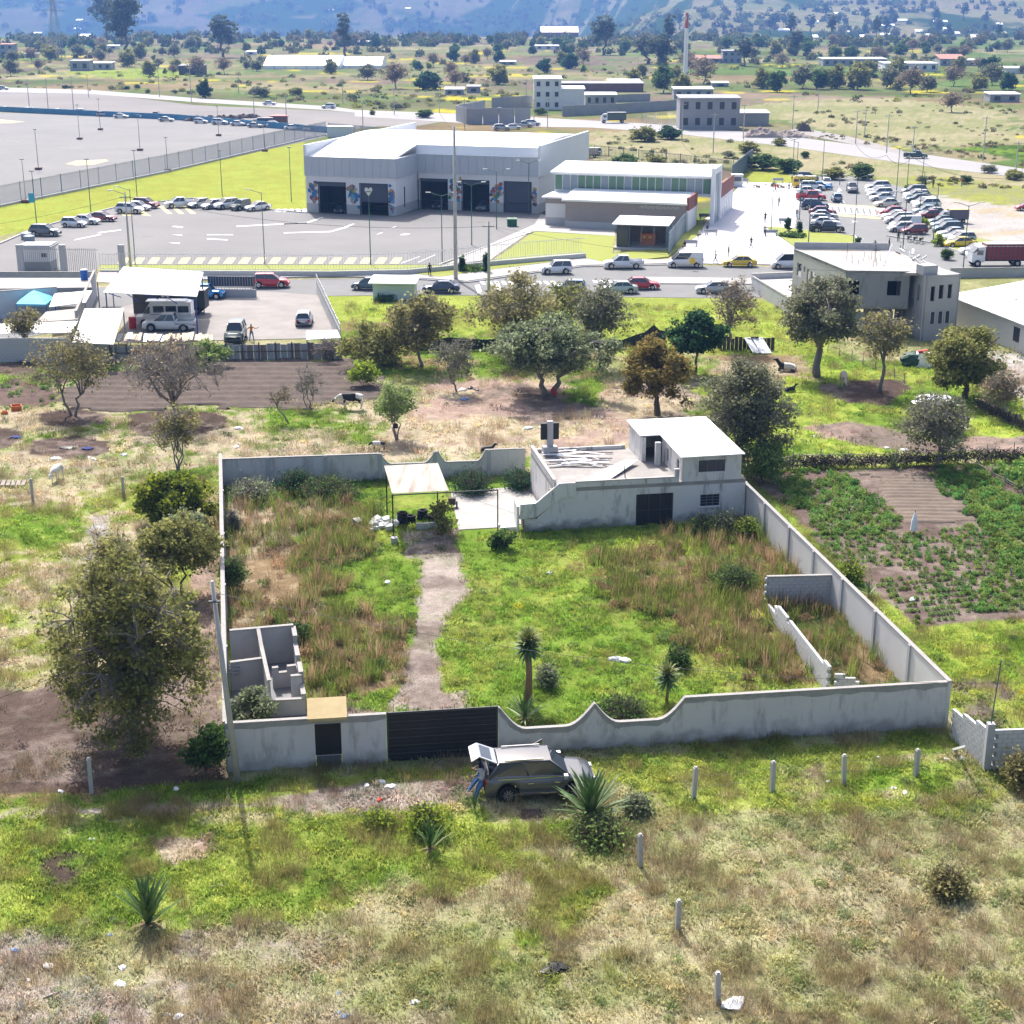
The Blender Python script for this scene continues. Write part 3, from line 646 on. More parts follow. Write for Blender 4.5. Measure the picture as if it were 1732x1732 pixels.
k=MB();k.bar(HL(12.85,-.55,2.05),HL(15.6,1.6,1.95),.07);k.build('drain_pipe',MATS['whitewash'],house)
# things on the terrace
k=MB();k.tube([HL(6.75,-.2,2.85),HL(6.6,-.15,4.4)],.035,5);k.build('iron_rod',M('rust_dark',(.10,.075,.06),.8),label='thin upright iron rod standing on the terrace edge of the grey house',cat='rod')
rt=empty('board',tuple(HL(6,2.4,2.86)),'long whitish board lying aslant on the terrace floor','board')
k=MB();k.prism([HL(3.4,.1),HL(5.3,-.15),HL(8.6,3.9),HL(7.8,4.2)],[2.9,2.9,3.1,3.1],[2.96,2.96,3.16,3.16]);k.build('plank_sheet',rw,rt)
grp='old timber strewn over the terrace'
for i in range(26):
 x=rnd.uniform(2.9,6.4);y=rnd.uniform(4.0,7.3);a=rnd.gauss(-.35,.35);L=rnd.uniform(1.2,2.8);z=2.88+rnd.random()*.25
 k=MB();k.bar(HL(x-L/2*math.cos(a),y-L/2*math.sin(a),z),HL(x+L/2*math.cos(a),y+L/2*math.sin(a),z+rnd.uniform(-.02,.15)),.13,.04)
 k.build('timber',rw if i%4 else MATS['rust_dark'],label='weathered grey-white timber in the loose heap on the house terrace',cat='timber',group=grp)
rt=empty('terrace_pillar',tuple(HL(3.2,7.4,2.85)),'grey concrete pillar with black plastic sheets at the rear of the terrace','pillar')
k=MB();hbox(k,3.0,3.4,7.1,7.5,2.855,5.25);k.build('shaft',plast,rt)
for s in(-1,1):
 k=MB();cx=3.2+s*.42;hbox(k,cx-.2,cx+.2,7.2,7.5,3.95,5.1);k.build('black_sheet',black,rt)
k=MB();hbox(k,2.7,3.7,6.9,7.6,2.855,3.45);k.build('plinth',plast,rt)
# carport
rustr=M('rusty_corrugated',(.42,.41,.37),.6,(.20,.10,.06),1.5,.8,stretch=(1,.1,1),c3=(.42,.39,.34))
cp=empty('carport',tuple(HL(-5.5,1.8)),'open carport with a rusty pale corrugated roof on thin black posts','carport')
for i in range(5):
 k=MB();n=8
 for j in range(n):
  x0=-8.5+(i+j/n)*.72;xm=x0+.045;x1=x0+.09
  za,zb=3.18,3.42
  k.quad(HL(x0,-.75,za),HL(xm,-.75,za+.035),HL(xm,4.6,zb+.035),HL(x0,4.6,zb));k.quad(HL(xm,-.75,za+.035),HL(x1,-.75,za),HL(x1,4.6,zb),HL(xm,4.6,zb+.035))
 k.build('corrugated_sheet',rustr,cp)
for x,y in((-8.5,-.85),(-1.8,-.95),(-8.4,4.4),(-5.0,4.4),(-5.0,-.8)):
 if(x,y)==(-5.0,-.8):continue
 k=MB();k.bar(HL(x,y,0),HL(x,y,3.15),.08);k.build('post',black,cp)
k=MB();k.bar(HL(-8.5,-.85,3.12),HL(-1.8,-.95,3.12),.07,.07);k.bar(HL(-8.4,4.4,3.35),HL(-5,4.4,3.35),.07);k.bar(HL(-8.45,-.8,3.13),HL(-8.4,4.4,3.36),.06);k.bar(HL(-5,-.8,3.13),HL(-5,4.4,3.36),.06);k.build('beam',black,cp)
# tyres, bricks, rubble, bucket, rusty thing
def torus(b,c,R_,r,n=14,m=6,mi=0):
 vs=[];fs=[]
 for i in range(n):
  a=2*math.pi*i/n
  for j in range(m):
   q=2*math.pi*j/m;vs.append((c[0]+(R_+r*math.cos(q))*math.cos(a),c[1]+(R_+r*math.cos(q))*math.sin(a),c[2]+r*1.1*math.sin(q)))
   fs.append((i*m+j,((i+1)%n)*m+j,((i+1)%n)*m+(j+1)%m,i*m+(j+1)%m))
 return b.add(vs,fs,mi)
rub=M('tyre_rubber',(.018,.018,.02),.9)
k=MB();torus(k,(0,0,.12),.26,.11);tyd=k.data('tyre',rub)
for i,(x,y,z)in enumerate([(-7.6,2.3,0),(-7.6,2.3,.23),(-7.6,2.3,.46),(-7.0,2.9,0),(-7.0,2.9,.23),(-7.6,2.25,.7),(-6.2,3.2,0),(-6.2,3.2,.23),(-6.15,3.2,.46),(-5.6,2.8,0),(-5.6,2.85,.23)]):
 o=bpy.data.objects.new('tyre',tyd);sc.collection.objects.link(o);o.location=HL(x,y,z);tag(o,'worn black tyre in the stacks under the rusty carport','tyre','tyres stacked under the carport')
k=MB();k.box(0,0,0,.4,.2,.18);bkd=k.data('brick',blockm2)
for i in range(10):
 o=bpy.data.objects.new('loose_block',bkd);sc.collection.objects.link(o);o.location=HL(-6.6+(i%5)*.45,1.4+rnd.uniform(-.05,.05),(i//5)*.19);o.rotation_euler.z=hang
 tag(o,'pale cinder block in the low row stacked under the carport','block','loose blocks under the carport')
for i in range(16):
 k=MB();s=rnd.uniform(.2,.5);k.prism([(s*math.cos(a),s*.8*math.sin(a))for a in(.2,1.4,2.6,3.9,5.2)],0,[rnd.uniform(.12,.35)for _ in range(5)])
 o=bpy.data.objects.new('rubble_stone',k.data('rubble',blockm2));sc.collection.objects.link(o);o.location=HL(-9.2+rnd.gauss(0,.5),2.2+rnd.gauss(0,.8),rnd.random()*.25);o.rotation_euler=(rnd.gauss(0,.3),rnd.gauss(0,.3),rnd.random()*6)
 tag(o,'pale slab of broken concrete in the rubble heap beside the carport post','rubble','broken concrete beside the carport')
rt=empty('bucket',tuple(HL(-8.5,-1.3)),'grey bucket standing at the foot of the left carport post','bucket')
k=MB();k.tube([HL(-8.5,-1.3,0),HL(-8.5,-1.3,.45)],[.18,.25],10);k.build('pail',plast,rt);k=MB();k.tube([HL(-8.75,-1.3,.43),HL(-8.6,-1.3,.62),HL(-8.4,-1.3,.62),HL(-8.25,-1.3,.43)],.015,4);k.build('handle',black,rt)
rt=empty('cultivator',tuple(HL(-3.9,5.4)),'dark rusty garden machine standing on the concrete pad right of the carport','machine')
k=MB();k.box(HL(-3.9,5.4).x,HL(-3.9,5.4).y,.25,.5,.35,.45);k.build('engine',MATS['rust_dark'],rt)
for s in(-.3,.3):
 k=MB();c=HL(-3.9+s,5.2,.25);k.tube([c-Vector((.05,0,0)),c+Vector((.05,0,0))],.25,10);k.build('wheel',rub,rt)
 k=MB();k.tube([HL(-3.9+s*.6,5.4,.6),HL(-4.1+s,6.3,1.15)],.025,4);k.build('handle',MATS['rust_dark'],rt)
# ---------------------------------------------------------------- concrete posts, utility poles, wires
postm=M('concrete_post',(.36,.345,.33),.9,(.48,.465,.45),2,.8,bump=.3)
k=MB();k.prism([(-.09,-.09),(.09,-.09),(.09,.09),(-.09,.09)],-.2,1.45);k.prism([(-.06,-.06),(.06,-.06),(.06,.06),(-.06,.06)],1.45,1.52);pd=k.data('post',postm)
for u,v,h,lb in[(1173,1351,1.5,'pale concrete fence post nearest the big agave, leftmost of the upper row'),(1306,1337,1.4,'pale concrete fence post second from the left in the row along the verge'),(1427,1325,1.4,'pale concrete fence post on bright green grass, third in the row'),(1549,1313,1.35,'pale concrete fence post nearest the block wall corner, rightmost of the row'),
  (1083,1463,1.42,'concrete fence post standing alone below the agave in the dry grass'),(1146,1575,1.35,'concrete fence post in the middle of the dry foreground'),(1214,1697,1.25,'lowest concrete fence post beside white litter at the bottom of the photo'),(155,1342,1.7,'concrete fence post on bare dark soil below the big olive bush'),
  (56,847,1.6,'thin concrete post beside the wooden pallet near the white calf'),(209,840,1.45,'thin concrete post on the worn grass left of the yellow-green bush')]:
 o=bpy.data.objects.new('fence_post',pd);sc.collection.objects.link(o);o.location=G(u,v);o.scale=(1,1,h/1.5);o.rotation_euler=(rnd.gauss(0,.02),rnd.gauss(0,.02),rnd.random()*.4)
 tag(o,lb,'post','concrete fence posts')
def upole(u,v,vt,label,r=.16,arm=True,lean=0,group='concrete utility poles',lamp=False):
 b=G(u,v);h=HT(v,vt)
 rt=empty('utility_pole',tuple(b),label,'pole',group)
 k=MB();k.tube([b,b+Vector((lean,0,h))],[r,r*.55],10);k.build('shaft',postm,rt,smooth=True)
 if arm:
  k=MB();k.bar(b+Vector((lean*.93-.7,-.15,h*.93)),b+Vector((lean*.93+.7,-.15,h*.93)),.09);k.build('crossarm',MATS['grey_metal'],rt)
  for s in(-.6,0,.6):
   k=MB();q=b+Vector((lean*.93+s,-.15,h*.93+.04));k.tube([q,q+Vector((0,0,.22))],[.05,.03],6);k.build('insulator',MATS['whitewash'],rt)
 if lamp:
  k=MB();k.tube([b+Vector((0,0,h*.97)),b+Vector((-1.5,-.3,h*1.03))],.04,4);k.build('lamp_arm',MATS['grey_metal'],rt)
  k=MB();k.box(b.x-1.8,b.y-.3,h*1.02,.7,.25,.12);k.build('lamp_head',MATS['whitewash'],rt)
 return b+Vector((lean,0,h))
t0=upole(402,1322,983,'tall grey concrete utility pole at the front left corner of the lot',.155,False,-.55)
rt=empty('meter_box',tuple(G(381,1306)),'small pale electricity meter box on the wall corner behind the utility pole','box');c=A+dd*.25-Vector((.05,.14))
k=MB();k.box(c.x,c.y,1.35,.22,.14,.32,ang);k.build('case',MATS['whitewash'],rt);k=MB();k.box(c.x,c.y-.075,1.45,.14,.02,.14,ang);k.build('dial',dglass,rt)
k=MB();k.box(t0.x+.08,t0.y-.16,t0.z-.9,.5,.08,.07);k.build('pole_bracket',MATS['grey_metal'],label='short steel bracket near the top of the tall corner utility pole',cat='bracket')
t1=upole(771,474,213,'tallest grey concrete pole standing on the verge before the inspection yard',.26,False)
t2=upole(827,500,374,'concrete utility pole with crossarm beside the road crossing',.2)
t3=upole(221,452,325,'concrete utility pole behind the white canopy by the barred fence',.17,True,lamp=True)
def wire(a,b,sag,label,r=.012,n=14):
 a=Vector(a);b=Vector(b);k=MB()
 k.tube([a.lerp(b,i/n)-Vector((0,0,sag*4*(i/n)*(1-i/n)))for i in range(n+1)],r,3,cap=False)
 return k.build('overhead_wire',M('wire',(.05,.05,.05),.6),label=label,cat='wire')
wire(t0-Vector((0,0,.5)),G(1900,1150,2.6),1.5,'thin dark wire crossing the lot above the yuccas from the corner pole')
wire(t0-Vector((0,0,.6)),G(-250,1250,6),.8,'pale wire leaving the corner pole to the left across the big bush',.012)
wire(G(318,1398,0),t0-Vector((0,0,.8)),0,'slack guy wire from the corner pole to the verge',.01)
wire(t2-Vector((0,0,.6)),t3-Vector((0,0,.5)),1.5,'overhead wire spanning the inspection yard in front of the building',.02)
wire(t2-Vector((0,0,.5)),G(1800,470,9),1.5,'overhead wire running right from the crossing pole above the road',.02)
wire(t3-Vector((0,0,.5)),G(-200,400,8),.8,'overhead wire running left from the pole behind the canopy',.02)
wire(HL(-4.9,-.8,3.2),G(1125-150,905,.3),0,'white cord hanging from the carport frame',.008)
# neighbour's block wall at the right edge
cA=v2(G(1610,1248));cB=v2(G(1668,1300));cC=v2(G(1780,1296))
blockwall('block_wall','rendered block wall receding to the lot corner, propped by a leaning plank',cA,cB,[(0,7),(1,9)],mat=blockm2,group='walls at the right edge')
blockwall('block_wall','neat grey block wall with a mortar grid at the right edge of the photo',cB+Vector((.25,0)),cC,[(0,9),(1,9)],bl=.44,bh=.215,mat=blockm2,group='walls at the right edge')
k=MB();k.box(cB.x,cB.y,0,.32,.32,2.25);rt=k.build('corner_pillar',pilm,label='square concrete corner pillar with a thin steel rod on top',cat='pillar')
k=MB();k.tube([(cB.x,cB.y,2.25),(cB.x+.15,cB.y,5.3)],.03,5);k.build('rod',MATS['grey_metal'],rt)
k=MB();k.bar(G(1612,1268,.05),G(1634,1262,1.6),.1);k.build('prop_plank',MATS['whitewash'],label='pale plank propped against the block wall at the right',cat='plank')
# ---------------------------------------------------------------- vehicles, built once per kind in their own axes (front = +x)
glassm=M('car_glass',(.025,.035,.05),.06,spec=1)
rimm=M('alloy_rim',(.45,.45,.47),.35,metal=.7);trim=M('black_trim',(.02,.02,.02),.6)
headl=M('headlamp',(.6,.6,.62),.15,spec=.8);taill=M('red_lamp',(.35,.01,.01),.3)
silverp=(.50,.51,.53)
def paint(name,c,r=.28,metal=.0):
 m=M('paint_'+name,c,r,metal=metal,spec=.6)
 m.node_tree.nodes['Principled BSDF'].inputs['Coat Weight'].default_value=.5
 return m
PT=dict(white=paint('white',(.72,.72,.73)),silver=paint('silver',(.42,.43,.45),.35,.3),grey=paint('grey',(.14,.145,.155),.3,.3),black=paint('black',(.015,.015,.018)),red=paint('red',(.45,.02,.03)),
  maroon=paint('maroon',(.20,.015,.03)),yellow=paint('yellow',(.72,.48,.01)),blue=paint('blue',(.02,.22,.55)),navy=paint('navy',(.02,.035,.09)),teal=paint('teal',(.05,.10,.13)),
  cream=paint('cream',(.66,.62,.52)),palegreen=paint('palegreen',(.38,.46,.43)),paleblue=paint('paleblue',(.30,.38,.47)),greygreen=paint('darkgreen',(.02,.05,.04)),bronze=paint('bronze',(.115,.115,.12),.3,.45))
def interp(t,xs,ys):return float(np.interp(t,xs,ys))
SPEC=dict(
sedan=(4.4,1.72,1.42,[(-2.2,.62),(-2.12,.88),(-1.45,.95),(-.5,.92),(.75,.90),(1.75,.80),(2.1,.70),(2.2,.5)],(-1.32,1.33),.31,(-1.62,-1.0,.25,1.02)),
hatch=(3.8,1.66,1.48,[(-1.9,.62),(-1.84,.92),(-1.2,.94),(0,.92),(.72,.90),(1.45,.82),(1.8,.70),(1.9,.5)],(-1.15,1.18),.30,(-1.82,-1.5,.2,1.0)),
suv=(4.5,1.86,1.70,[(-2.25,.6),(-2.22,.9),(-2.1,1.12),(-1.4,1.14),(0,1.10),(.85,1.06),(1.7,.98),(2.1,.84),(2.25,.55)],(-1.34,1.36),.38,(-2.12,-1.68,.38,1.16)),
pickup=(5.1,1.82,1.72,[(-2.55,.62),(-2.54,.72),(-.75,.72),(-.74,1.06),(1.2,1.05),(2.1,.98),(2.45,.86),(2.55,.6)],(-1.55,1.62),.38,(-.72,-.55,.6,1.42)),
van=(4.6,1.80,1.95,[(-2.3,.8),(-2.29,1.1),(-1.0,1.12),(.6,1.10),(1.3,1.08),(1.9,.92),(2.2,.78),(2.3,.55)],(-1.45,1.5),.33,(-2.28,-2.2,.75,1.75)),
jeep=(3.9,1.70,1.68,[(-1.95,.75),(-1.93,1.0),(-1.0,1.02),(.2,1.0),(.7,1.0),(1.6,.96),(1.85,.86),(1.95,.6)],(-1.15,1.2),.35,(-1.9,-1.75,.25,.72)),
)
CARS={}
def car_proto(kind):
 L,W,H,prof,wx,wr,(ca,cb,cc,cd)=SPEC[kind]
 xs=sorted(set([p[0]for p in prof]+[w+d for w in wx for d in(-wr-.12,-wr-.05,-wr*.7,0,wr*.7,wr+.05,wr+.12)]+[-L/4,0,L/4]))
 px_,pz=[p[0]for p in prof],[p[1]for p in prof];k=MB();rings=[]
 for x in xs:
  z1=interp(x,px_,pz);z0=.24
  for w in wx:
   d=abs(x-w)
   if d<wr+.1:z0=max(z0,wr+math.sqrt(max((wr+.08)**2-d*d,0)))
  if x<=xs[0]+.01 or x>=xs[-1]-.01:z0=.36
  z0=min(z0,z1-.1);e=min(1,(L/2-abs(x))/.5);w=W/2*(.84+.16*math.sqrt(max(e,0)))
  hz=z1-z0
  half=[(-w*.90,z0),(-w*.985,z0+.05),(-w,z0+hz*.45),(-w*.97,z1-.10*min(1,hz/.3)),(-w*.88,z1-.01),(-w*.5,z1+.025)]
  rings.append([(x,y,z)for y,z in half]+[(x,-y,z)for y,z in half[::-1]])
 n=12;k.v=[p for r_ in rings for p in r_]
 k.f=[(i*n+j,i*n+(j+1)%n,(i+1)*n+(j+1)%n,(i+1)*n+j)for i in range(len(xs)-1)for j in range(n)]+[tuple(range(n)),tuple(range((len(xs)-1)*n,len(xs)*n))[::-1]];k.m=[0]*len(k.f)
 zb=interp((ca+cd)/2,px_,pz)-.02;wb,wt=W/2*.87,W/2*.70;zr=H-.05
 za=interp(ca,px_,pz)-.02;zd=interp(cd,px_,pz)-.02
 if kind=='pickup':za=1.05
 BL,BR,TL,TR=Vector((ca,wb,za)),Vector((ca,-wb,za)),Vector((cb,wt,zr)),Vector((cb,-wt,zr))
 FL,FR,UL,UR=Vector((cd,wb*.95,zd)),Vector((cd,-wb*.95,zd)),Vector((cc,wt,zr)),Vector((cc,-wt,zr))
 m_=.03;nx=5
 vs=[]
 for i in range(nx):
  x=cb-m_+(cc-cb+2*m_)*i/(nx-1);dz=.045*math.sin(math.pi*(i+.6)/(nx+.2))
  for y,z in((-wt-.02,0),(-wt*.6,.03),(0,.04),(wt*.6,.03),(wt+.02,0)):vs.append((x,y,zr+z+dz-.005))
 k.add(vs,[(i*5+j,(i+1)*5+j,(i+1)*5+j+1,i*5+j+1)for i in range(nx-1)for j in range(4)])
 for a,b,w in((BL,TL,.1),(BR,TR,.1),(FL,UL,.06),(FR,UR,.06),(TL,UL,.06),(TR,UR,.06)):k.bar(a,b,w,.05)
 mids=[.5]if kind not in('suv','sedan','van','hatch')else[.42,.8]
 for t in mids[:1]:
  for s in(1,-1):
   a=(BL if s>0 else BR).lerp(FL if s>0 else FR,.5);b=(TL if s>0 else TR).lerp(UL if s>0 else UR,.45);k.bar(a,b,.07,.04)
 if kind=='pickup':
  for s in(-1,1):k.box(-1.65,s*(W/2-.06),.68,1.8,.07,.40)
  k.box(-2.52,0,.68,.06,W-.1,.40);k.box(-.76,0,.68,.06,W-.1,.40)
 body=k.data('body',PT['white']);body.polygons.foreach_set('use_smooth',[True]*len(body.polygons))
 q=.012;gl={}
 def pane(name,a,b,c,d):g=MB();g.quad(a,b,c,d);return(name,g.data(name,glassm))
 panes=[pane('windscreen',FR,FL,UL,UR),pane('rear_window',BL,BR,TR,TL)]
 mb,mt=.5,.45
 for s,(b0,b1,t0,t1)in((1,(BL,FL,TL,UL)),(-1,(BR,FR,TR,UR))):
  if kind=='vanpanel':continue
  panes.append(pane('side_window',b0,b0.lerp(b1,mb),t0.lerp(t1,mt),t0));panes.append(pane('side_window',b0.lerp(b1,mb),b1,t1,t0.lerp(t1,mt)))
 w_=MB();w_.tube([(0,-.10,0),(0,.10,0)],wr,16);wd=w_.data('wheel',rub)
 r_=MB();r_.tube([(0,-.115,0),(0,.115,0)],wr*.62,12);rd=r_.data('rim',rimm)
 h_=MB();h_.box(0,0,-.06,.12,.30,.10);hd=h_.data('headlight',headl)
 t_=MB();t_.box(0,0,-.1,.10,.24,.2);td=t_.data('taillight',taill)
 b_=MB();b_.box(0,0,0,.10,W*.8,.22);bd=b_.data('bumper',trim)
 g_=MB();g_.box(0,0,0,.04,.5,.12);gd_=g_.data('number_plate',M('plate',(.6,.6,.6),.5))
 return dict(body=body,panes=panes,wd=wd,rd=rd,hd=hd,td=td,bd=bd,pd=gd_,L=L,W=W,wx=wx,wr=wr,H=H,prof=prof)
def car(kind,col,u,v,head,label,cat='car',group=None,name='parked_car',z=.04,panel=False,s=1.0,loc=None):
 "u, v: where the middle of the car's shadowed footprint stands in the photo; head in degrees from +x"
 P_=CARS.get(kind)or CARS.setdefault(kind,car_proto(kind))
 p=loc if loc is not None else G(u,v)
 rt=empty(name,(p.x,p.y,z),label,cat,group,rz=R(head)+1e-6);rt.scale=(s,s,s)
 def add(nm,me,par,loc=(0,0,0),mat=None):
  o=part(nm,me,par);o.location=loc
  if mat:o.material_slots[0].link='OBJECT';o.material_slots[0].material=mat
  return o
 add('body',P_['body'],rt,mat=PT[col])
 for nm,me in P_['panes']:
  if panel and nm in('rear_window',):continue
  o=add(nm,me,rt)
  if panel and nm=='side_window' and me.vertices[0].co.x<-1:o.material_slots[0].link='OBJECT';o.material_slots[0].material=PT[col]
 for x in P_['wx']:
  for y in(-1,1):
   w=add('wheel',P_['wd'],rt,(x,y*(P_['W']/2-.09),P_['wr']));add('rim',P_['rd'],w)
 L,W=P_['L'],P_['W'];zf=interp(L/2-.15,[a for a,_ in P_['prof']],[b for _,b in P_['prof']])
 for y in(-1,1):
  add('headlight',P_['hd'],rt,(L/2-.08,y*W*.32,zf-.13));add('taillight',P_['td'],rt,(-L/2+.03,y*W*.36,.72 if kind!='suv' else.85))
 add('bumper',P_['bd'],rt,(L/2-.07,0,.28));add('bumper',P_['bd'],rt,(-L/2+.07,0,.3));add('number_plate',P_['pd'],rt,(-L/2+.005,0,.55))
 return rt
# cars at the edge of the inspection yard
g1='cars lined up along the edge of the inspection yard'
for a in[('suv','grey',77,399,-8,'dark grey sport utility car at the left end of the yard line'),('hatch','white',126,384,-12,'white hatchback, first white one right of the dark grey car'),('sedan','white',146,379,-14,'white sedan tucked between the white hatchback and the red car'),
  ('sedan','maroon',174,374,-15,'dark red sedan alone at the right end of the left cluster'),('suv','white',220,361,-10,'white sport utility car left of the orange parking hatches'),('hatch','white',236,356,-16,'white hatchback half hidden behind the white sport utility car'),('suv','maroon',247,352,-18,'maroon car behind two white ones by the lawn kerb'),
  ('pickup','white',305,351,205,'white pickup truck right of the parking hatches'),('hatch','silver',336,351,232,'silver hatchback directly right of the white pickup'),('hatch','silver',358,353,235,'grey-silver hatchback in the middle of the yard row'),('suv','white',383,353,225,'white sport utility car in the middle of the yard row'),
  ('jeep','greygreen',407,355,240,'dark boxy car second from the right end of the yard row'),('sedan','white',436,356,222,'white sedan at the right end of the yard row near the crossing')]:
 car(*a,group=g1)
# road
g2='cars along the road'
for a in[('jeep','white',940,463,190,'white short jeep with black bumper on the near side of the lawn wall'),('pickup','white',1054,454,184,'white double cab pickup on the road before the booth with orange box'),('sedan','yellow',1250,451,180,'yellow taxi parked by the white plaza'),
  ('sedan','red',1084,489,0,'bright red sedan behind the pale green one on the road'),('sedan','palegreen',1047,496,180,'pale green sedan overlapping the red sedan on the road'),('hatch','paleblue',964,494,175,'pale blue hatchback behind the treetops on the road'),
  ('sedan','navy',746,495,178,'dark navy sedan crossing before the tall concrete pole'),('sedan','silver',1208,496,178,'silver grey sedan at the bare tree near the block wall'),('hatch','teal',622,490,176,'dark teal car mostly hidden behind the white roofed kiosk'),
  ('suv','red',458,486,2,'red sport utility car leaving past the barred gate')]:
 car(*a,group=g2,name='road_car')
car('van','white',1158,452,180,'white delivery van with a yellow spot parked at the plaza kerb','van',name='delivery_van',panel=True)
car('van','white',1334,454,180,'white panel van half hidden by the unfinished building','van',name='panel_van',panel=True)
k=MB();c=G(1170,457);k.tube([(c.x,c.y-.35,1.25),(c.x,c.y-.33,1.25)],.42,12);k.build('yellow_decal',PT['yellow'],label='round yellow emblem on the side of the white delivery van',cat='emblem')
# car park, every place in the rows
g3='cars in the car park'
rowL=[('suv','black',1364,306,'black car farthest back at the top of the left car park row'),('sedan','blue',1387,321,'blue car beside the small yellow bus'),('suv','white',1373,322,'white sport utility car in front of the small yellow bus'),('sedan','white',1368,329,'white car squeezed behind the red pickup'),
  ('pickup','red',1371,339,'bright red pickup in the left car park row'),('suv','navy',1378,354,'dark blue car first below the striped speed table'),('sedan','maroon',1391,364,'dark red sedan below the blue car in the left row'),('sedan','silver',1393,371,'silver sedan fourth from the near end of the left row'),
  ('hatch','silver',1392,378,'pale silver hatchback above the two nearest of the left row'),('sedan','white',1396,383,'white sedan directly behind the black pickup'),('pickup','black',1398,393,'black pickup nearest the planter at the end of the left row')]
for kd,cl,u,v,lb in rowL:car(kd,cl,u,v,-6,lb,group=g3)
rowM=[('suv','white',1484,322,'white car at the very top of the middle row'),('sedan','white',1484,328,'white sedan second from the top of the middle row'),('suv','white',1488,334,'white sport utility car third from the top of the middle row'),('sedan','white',1492,340,'white sedan fourth from the top of the middle row'),
  ('sedan','cream',1500,350,'cream sedan just above the speed table in the middle row'),('sedan','red',1508,364,'red sedan first below the speed table in the middle row'),('sedan','white',1514,371,'white sedan between the red one and the silver one, middle row'),('suv','silver',1520,378,'silver car above the white box van in the middle row'),
  ('van','white',1530,387,'white box van near the end of the middle row'),('hatch','white',1523,392,'small white hatchback beside the maroon one'),('hatch','maroon',1546,396,'maroon hatchback nearest of the middle row beside motorcycles')]
for kd,cl,u,v,lb in rowM:car(kd,cl,u,v,187,lb,group=g3,panel=(kd=='van'))
rowR=[('suv','grey',1545,329,'grey car at the top of the right row'),('sedan','white',1548,334,'white sedan second from the top of the right row'),('suv','silver',1550,338,'silver car third from the top of the right row'),('sedan','teal',1552,342,'dark teal sedan fourth from the top of the right row'),
  ('hatch','white',1560,348,'white hatchback fifth from the top of the right row'),('suv','white',1567,353,'white car sixth from the top of the right row'),('sedan','paleblue',1566,362,'pale blue sedan above the maroon one in the right row'),('sedan','maroon',1572,370,'dark red car left of the small truck with the yellow box'),
  ('sedan','silver',1578,366,'silver sedan partly behind the dark red car, right row'),('sedan','teal',1592,380,'dark teal sedan below the yellow box truck'),('sedan','paleblue',1597,386,'grey-blue sedan in the middle of the lower right row'),('suv','teal',1602,394,'dark teal sport utility car in the lower right row'),
  ('sedan','silver',1610,401,'silver sedan above the two white ones in the lower right row'),('sedan','white',1618,407,'white sedan directly behind the silver hatchback above the taxi'),('hatch','silver',1626,410,'silver hatchback just above the yellow taxi'),('sedan','yellow',1622,418,'yellow taxi at the near end of the right row'),
  ('sedan','white',1649,430,'white sedan beside the truck with the red box'),('hatch','white',1656,436,'white hatchback closest to the red box truck')]
for kd,cl,u,v,lb in rowR:car(kd,cl,u,v,188,lb,group=g3)
car('hatch','silver',1398,315,-95,'silver hatchback driving away at the top of the car park lane',group=g3);car('pickup','grey',1441,325,-97,'grey pickup facing the camera in the car park lane',group=g3);car('hatch','paleblue',1415,341,85,'pale blue hatchback in the middle of the car park lane',group=g3)
car('hatch','red',1736,356,185,'red car at the right edge on the gravel lot')
# dirt yard
car('pickup','white',287,559,180,'white double cab pickup with a black bed bar in the dirt yard','pickup',z=.05,s=1.06)
car('hatch','silver',515,549,93,'silver car parked nose away on the grass of the dirt yard',z=.05)
car('jeep','blue',352,505,-5,'bright blue old rounded car beside the open canopy',z=.05)
car('jeep','greygreen',399,576,-88,'dark green off road car facing the camera in the dirt yard','jeep',z=.05,s=1.1)
# far cars
g4='far cars beyond the parking lot'
for i,(kd,cl,u,v,h)in enumerate([('sedan','white',456,178,0),('suv','white',556,184,175),('hatch','silver',6,152,0),('sedan','white',12,188,-8),('hatch','white',52,190,-8),('sedan','silver',100,192,-8),('suv','white',140,194,-8),('hatch','silver',175,197,-8),('sedan','white',205,200,-8),('sedan','white',250,200,-8),('pickup','red',264,199,-8),('sedan','silver',282,206,-8),('hatch','white',340,209,-8),('suv','white',372,211,-8),('sedan','white',403,213,-8),('sedan','silver',432,216,-8),('suv','white',465,216,-8),('sedan','white',495,220,-8),('hatch','white',526,222,-8),
  ('suv','silver',848,221,10),('sedan','white',868,219,10),('pickup','silver',885,216,10),('suv','white',900,213,10),('pickup','grey',845,192,5),('pickup','greygreen',1548,268,-12),('jeep','white',1002,263,190)]):
 car(kd,cl,u,v,h,f'{ {"jeep":"small box bodied","hatch":"small","suv":"tall","sedan":"low","pickup":"open backed"}[kd]} {cl.replace("greygreen","dark")} car '+('behind the blue kerb wall of the big lot' if v<225 and u<530 and v>186 else 'behind the inspection building' if 840<u<1010 and v>200 else 'on the distant road'),group=g4,name='far_car',z=.06)
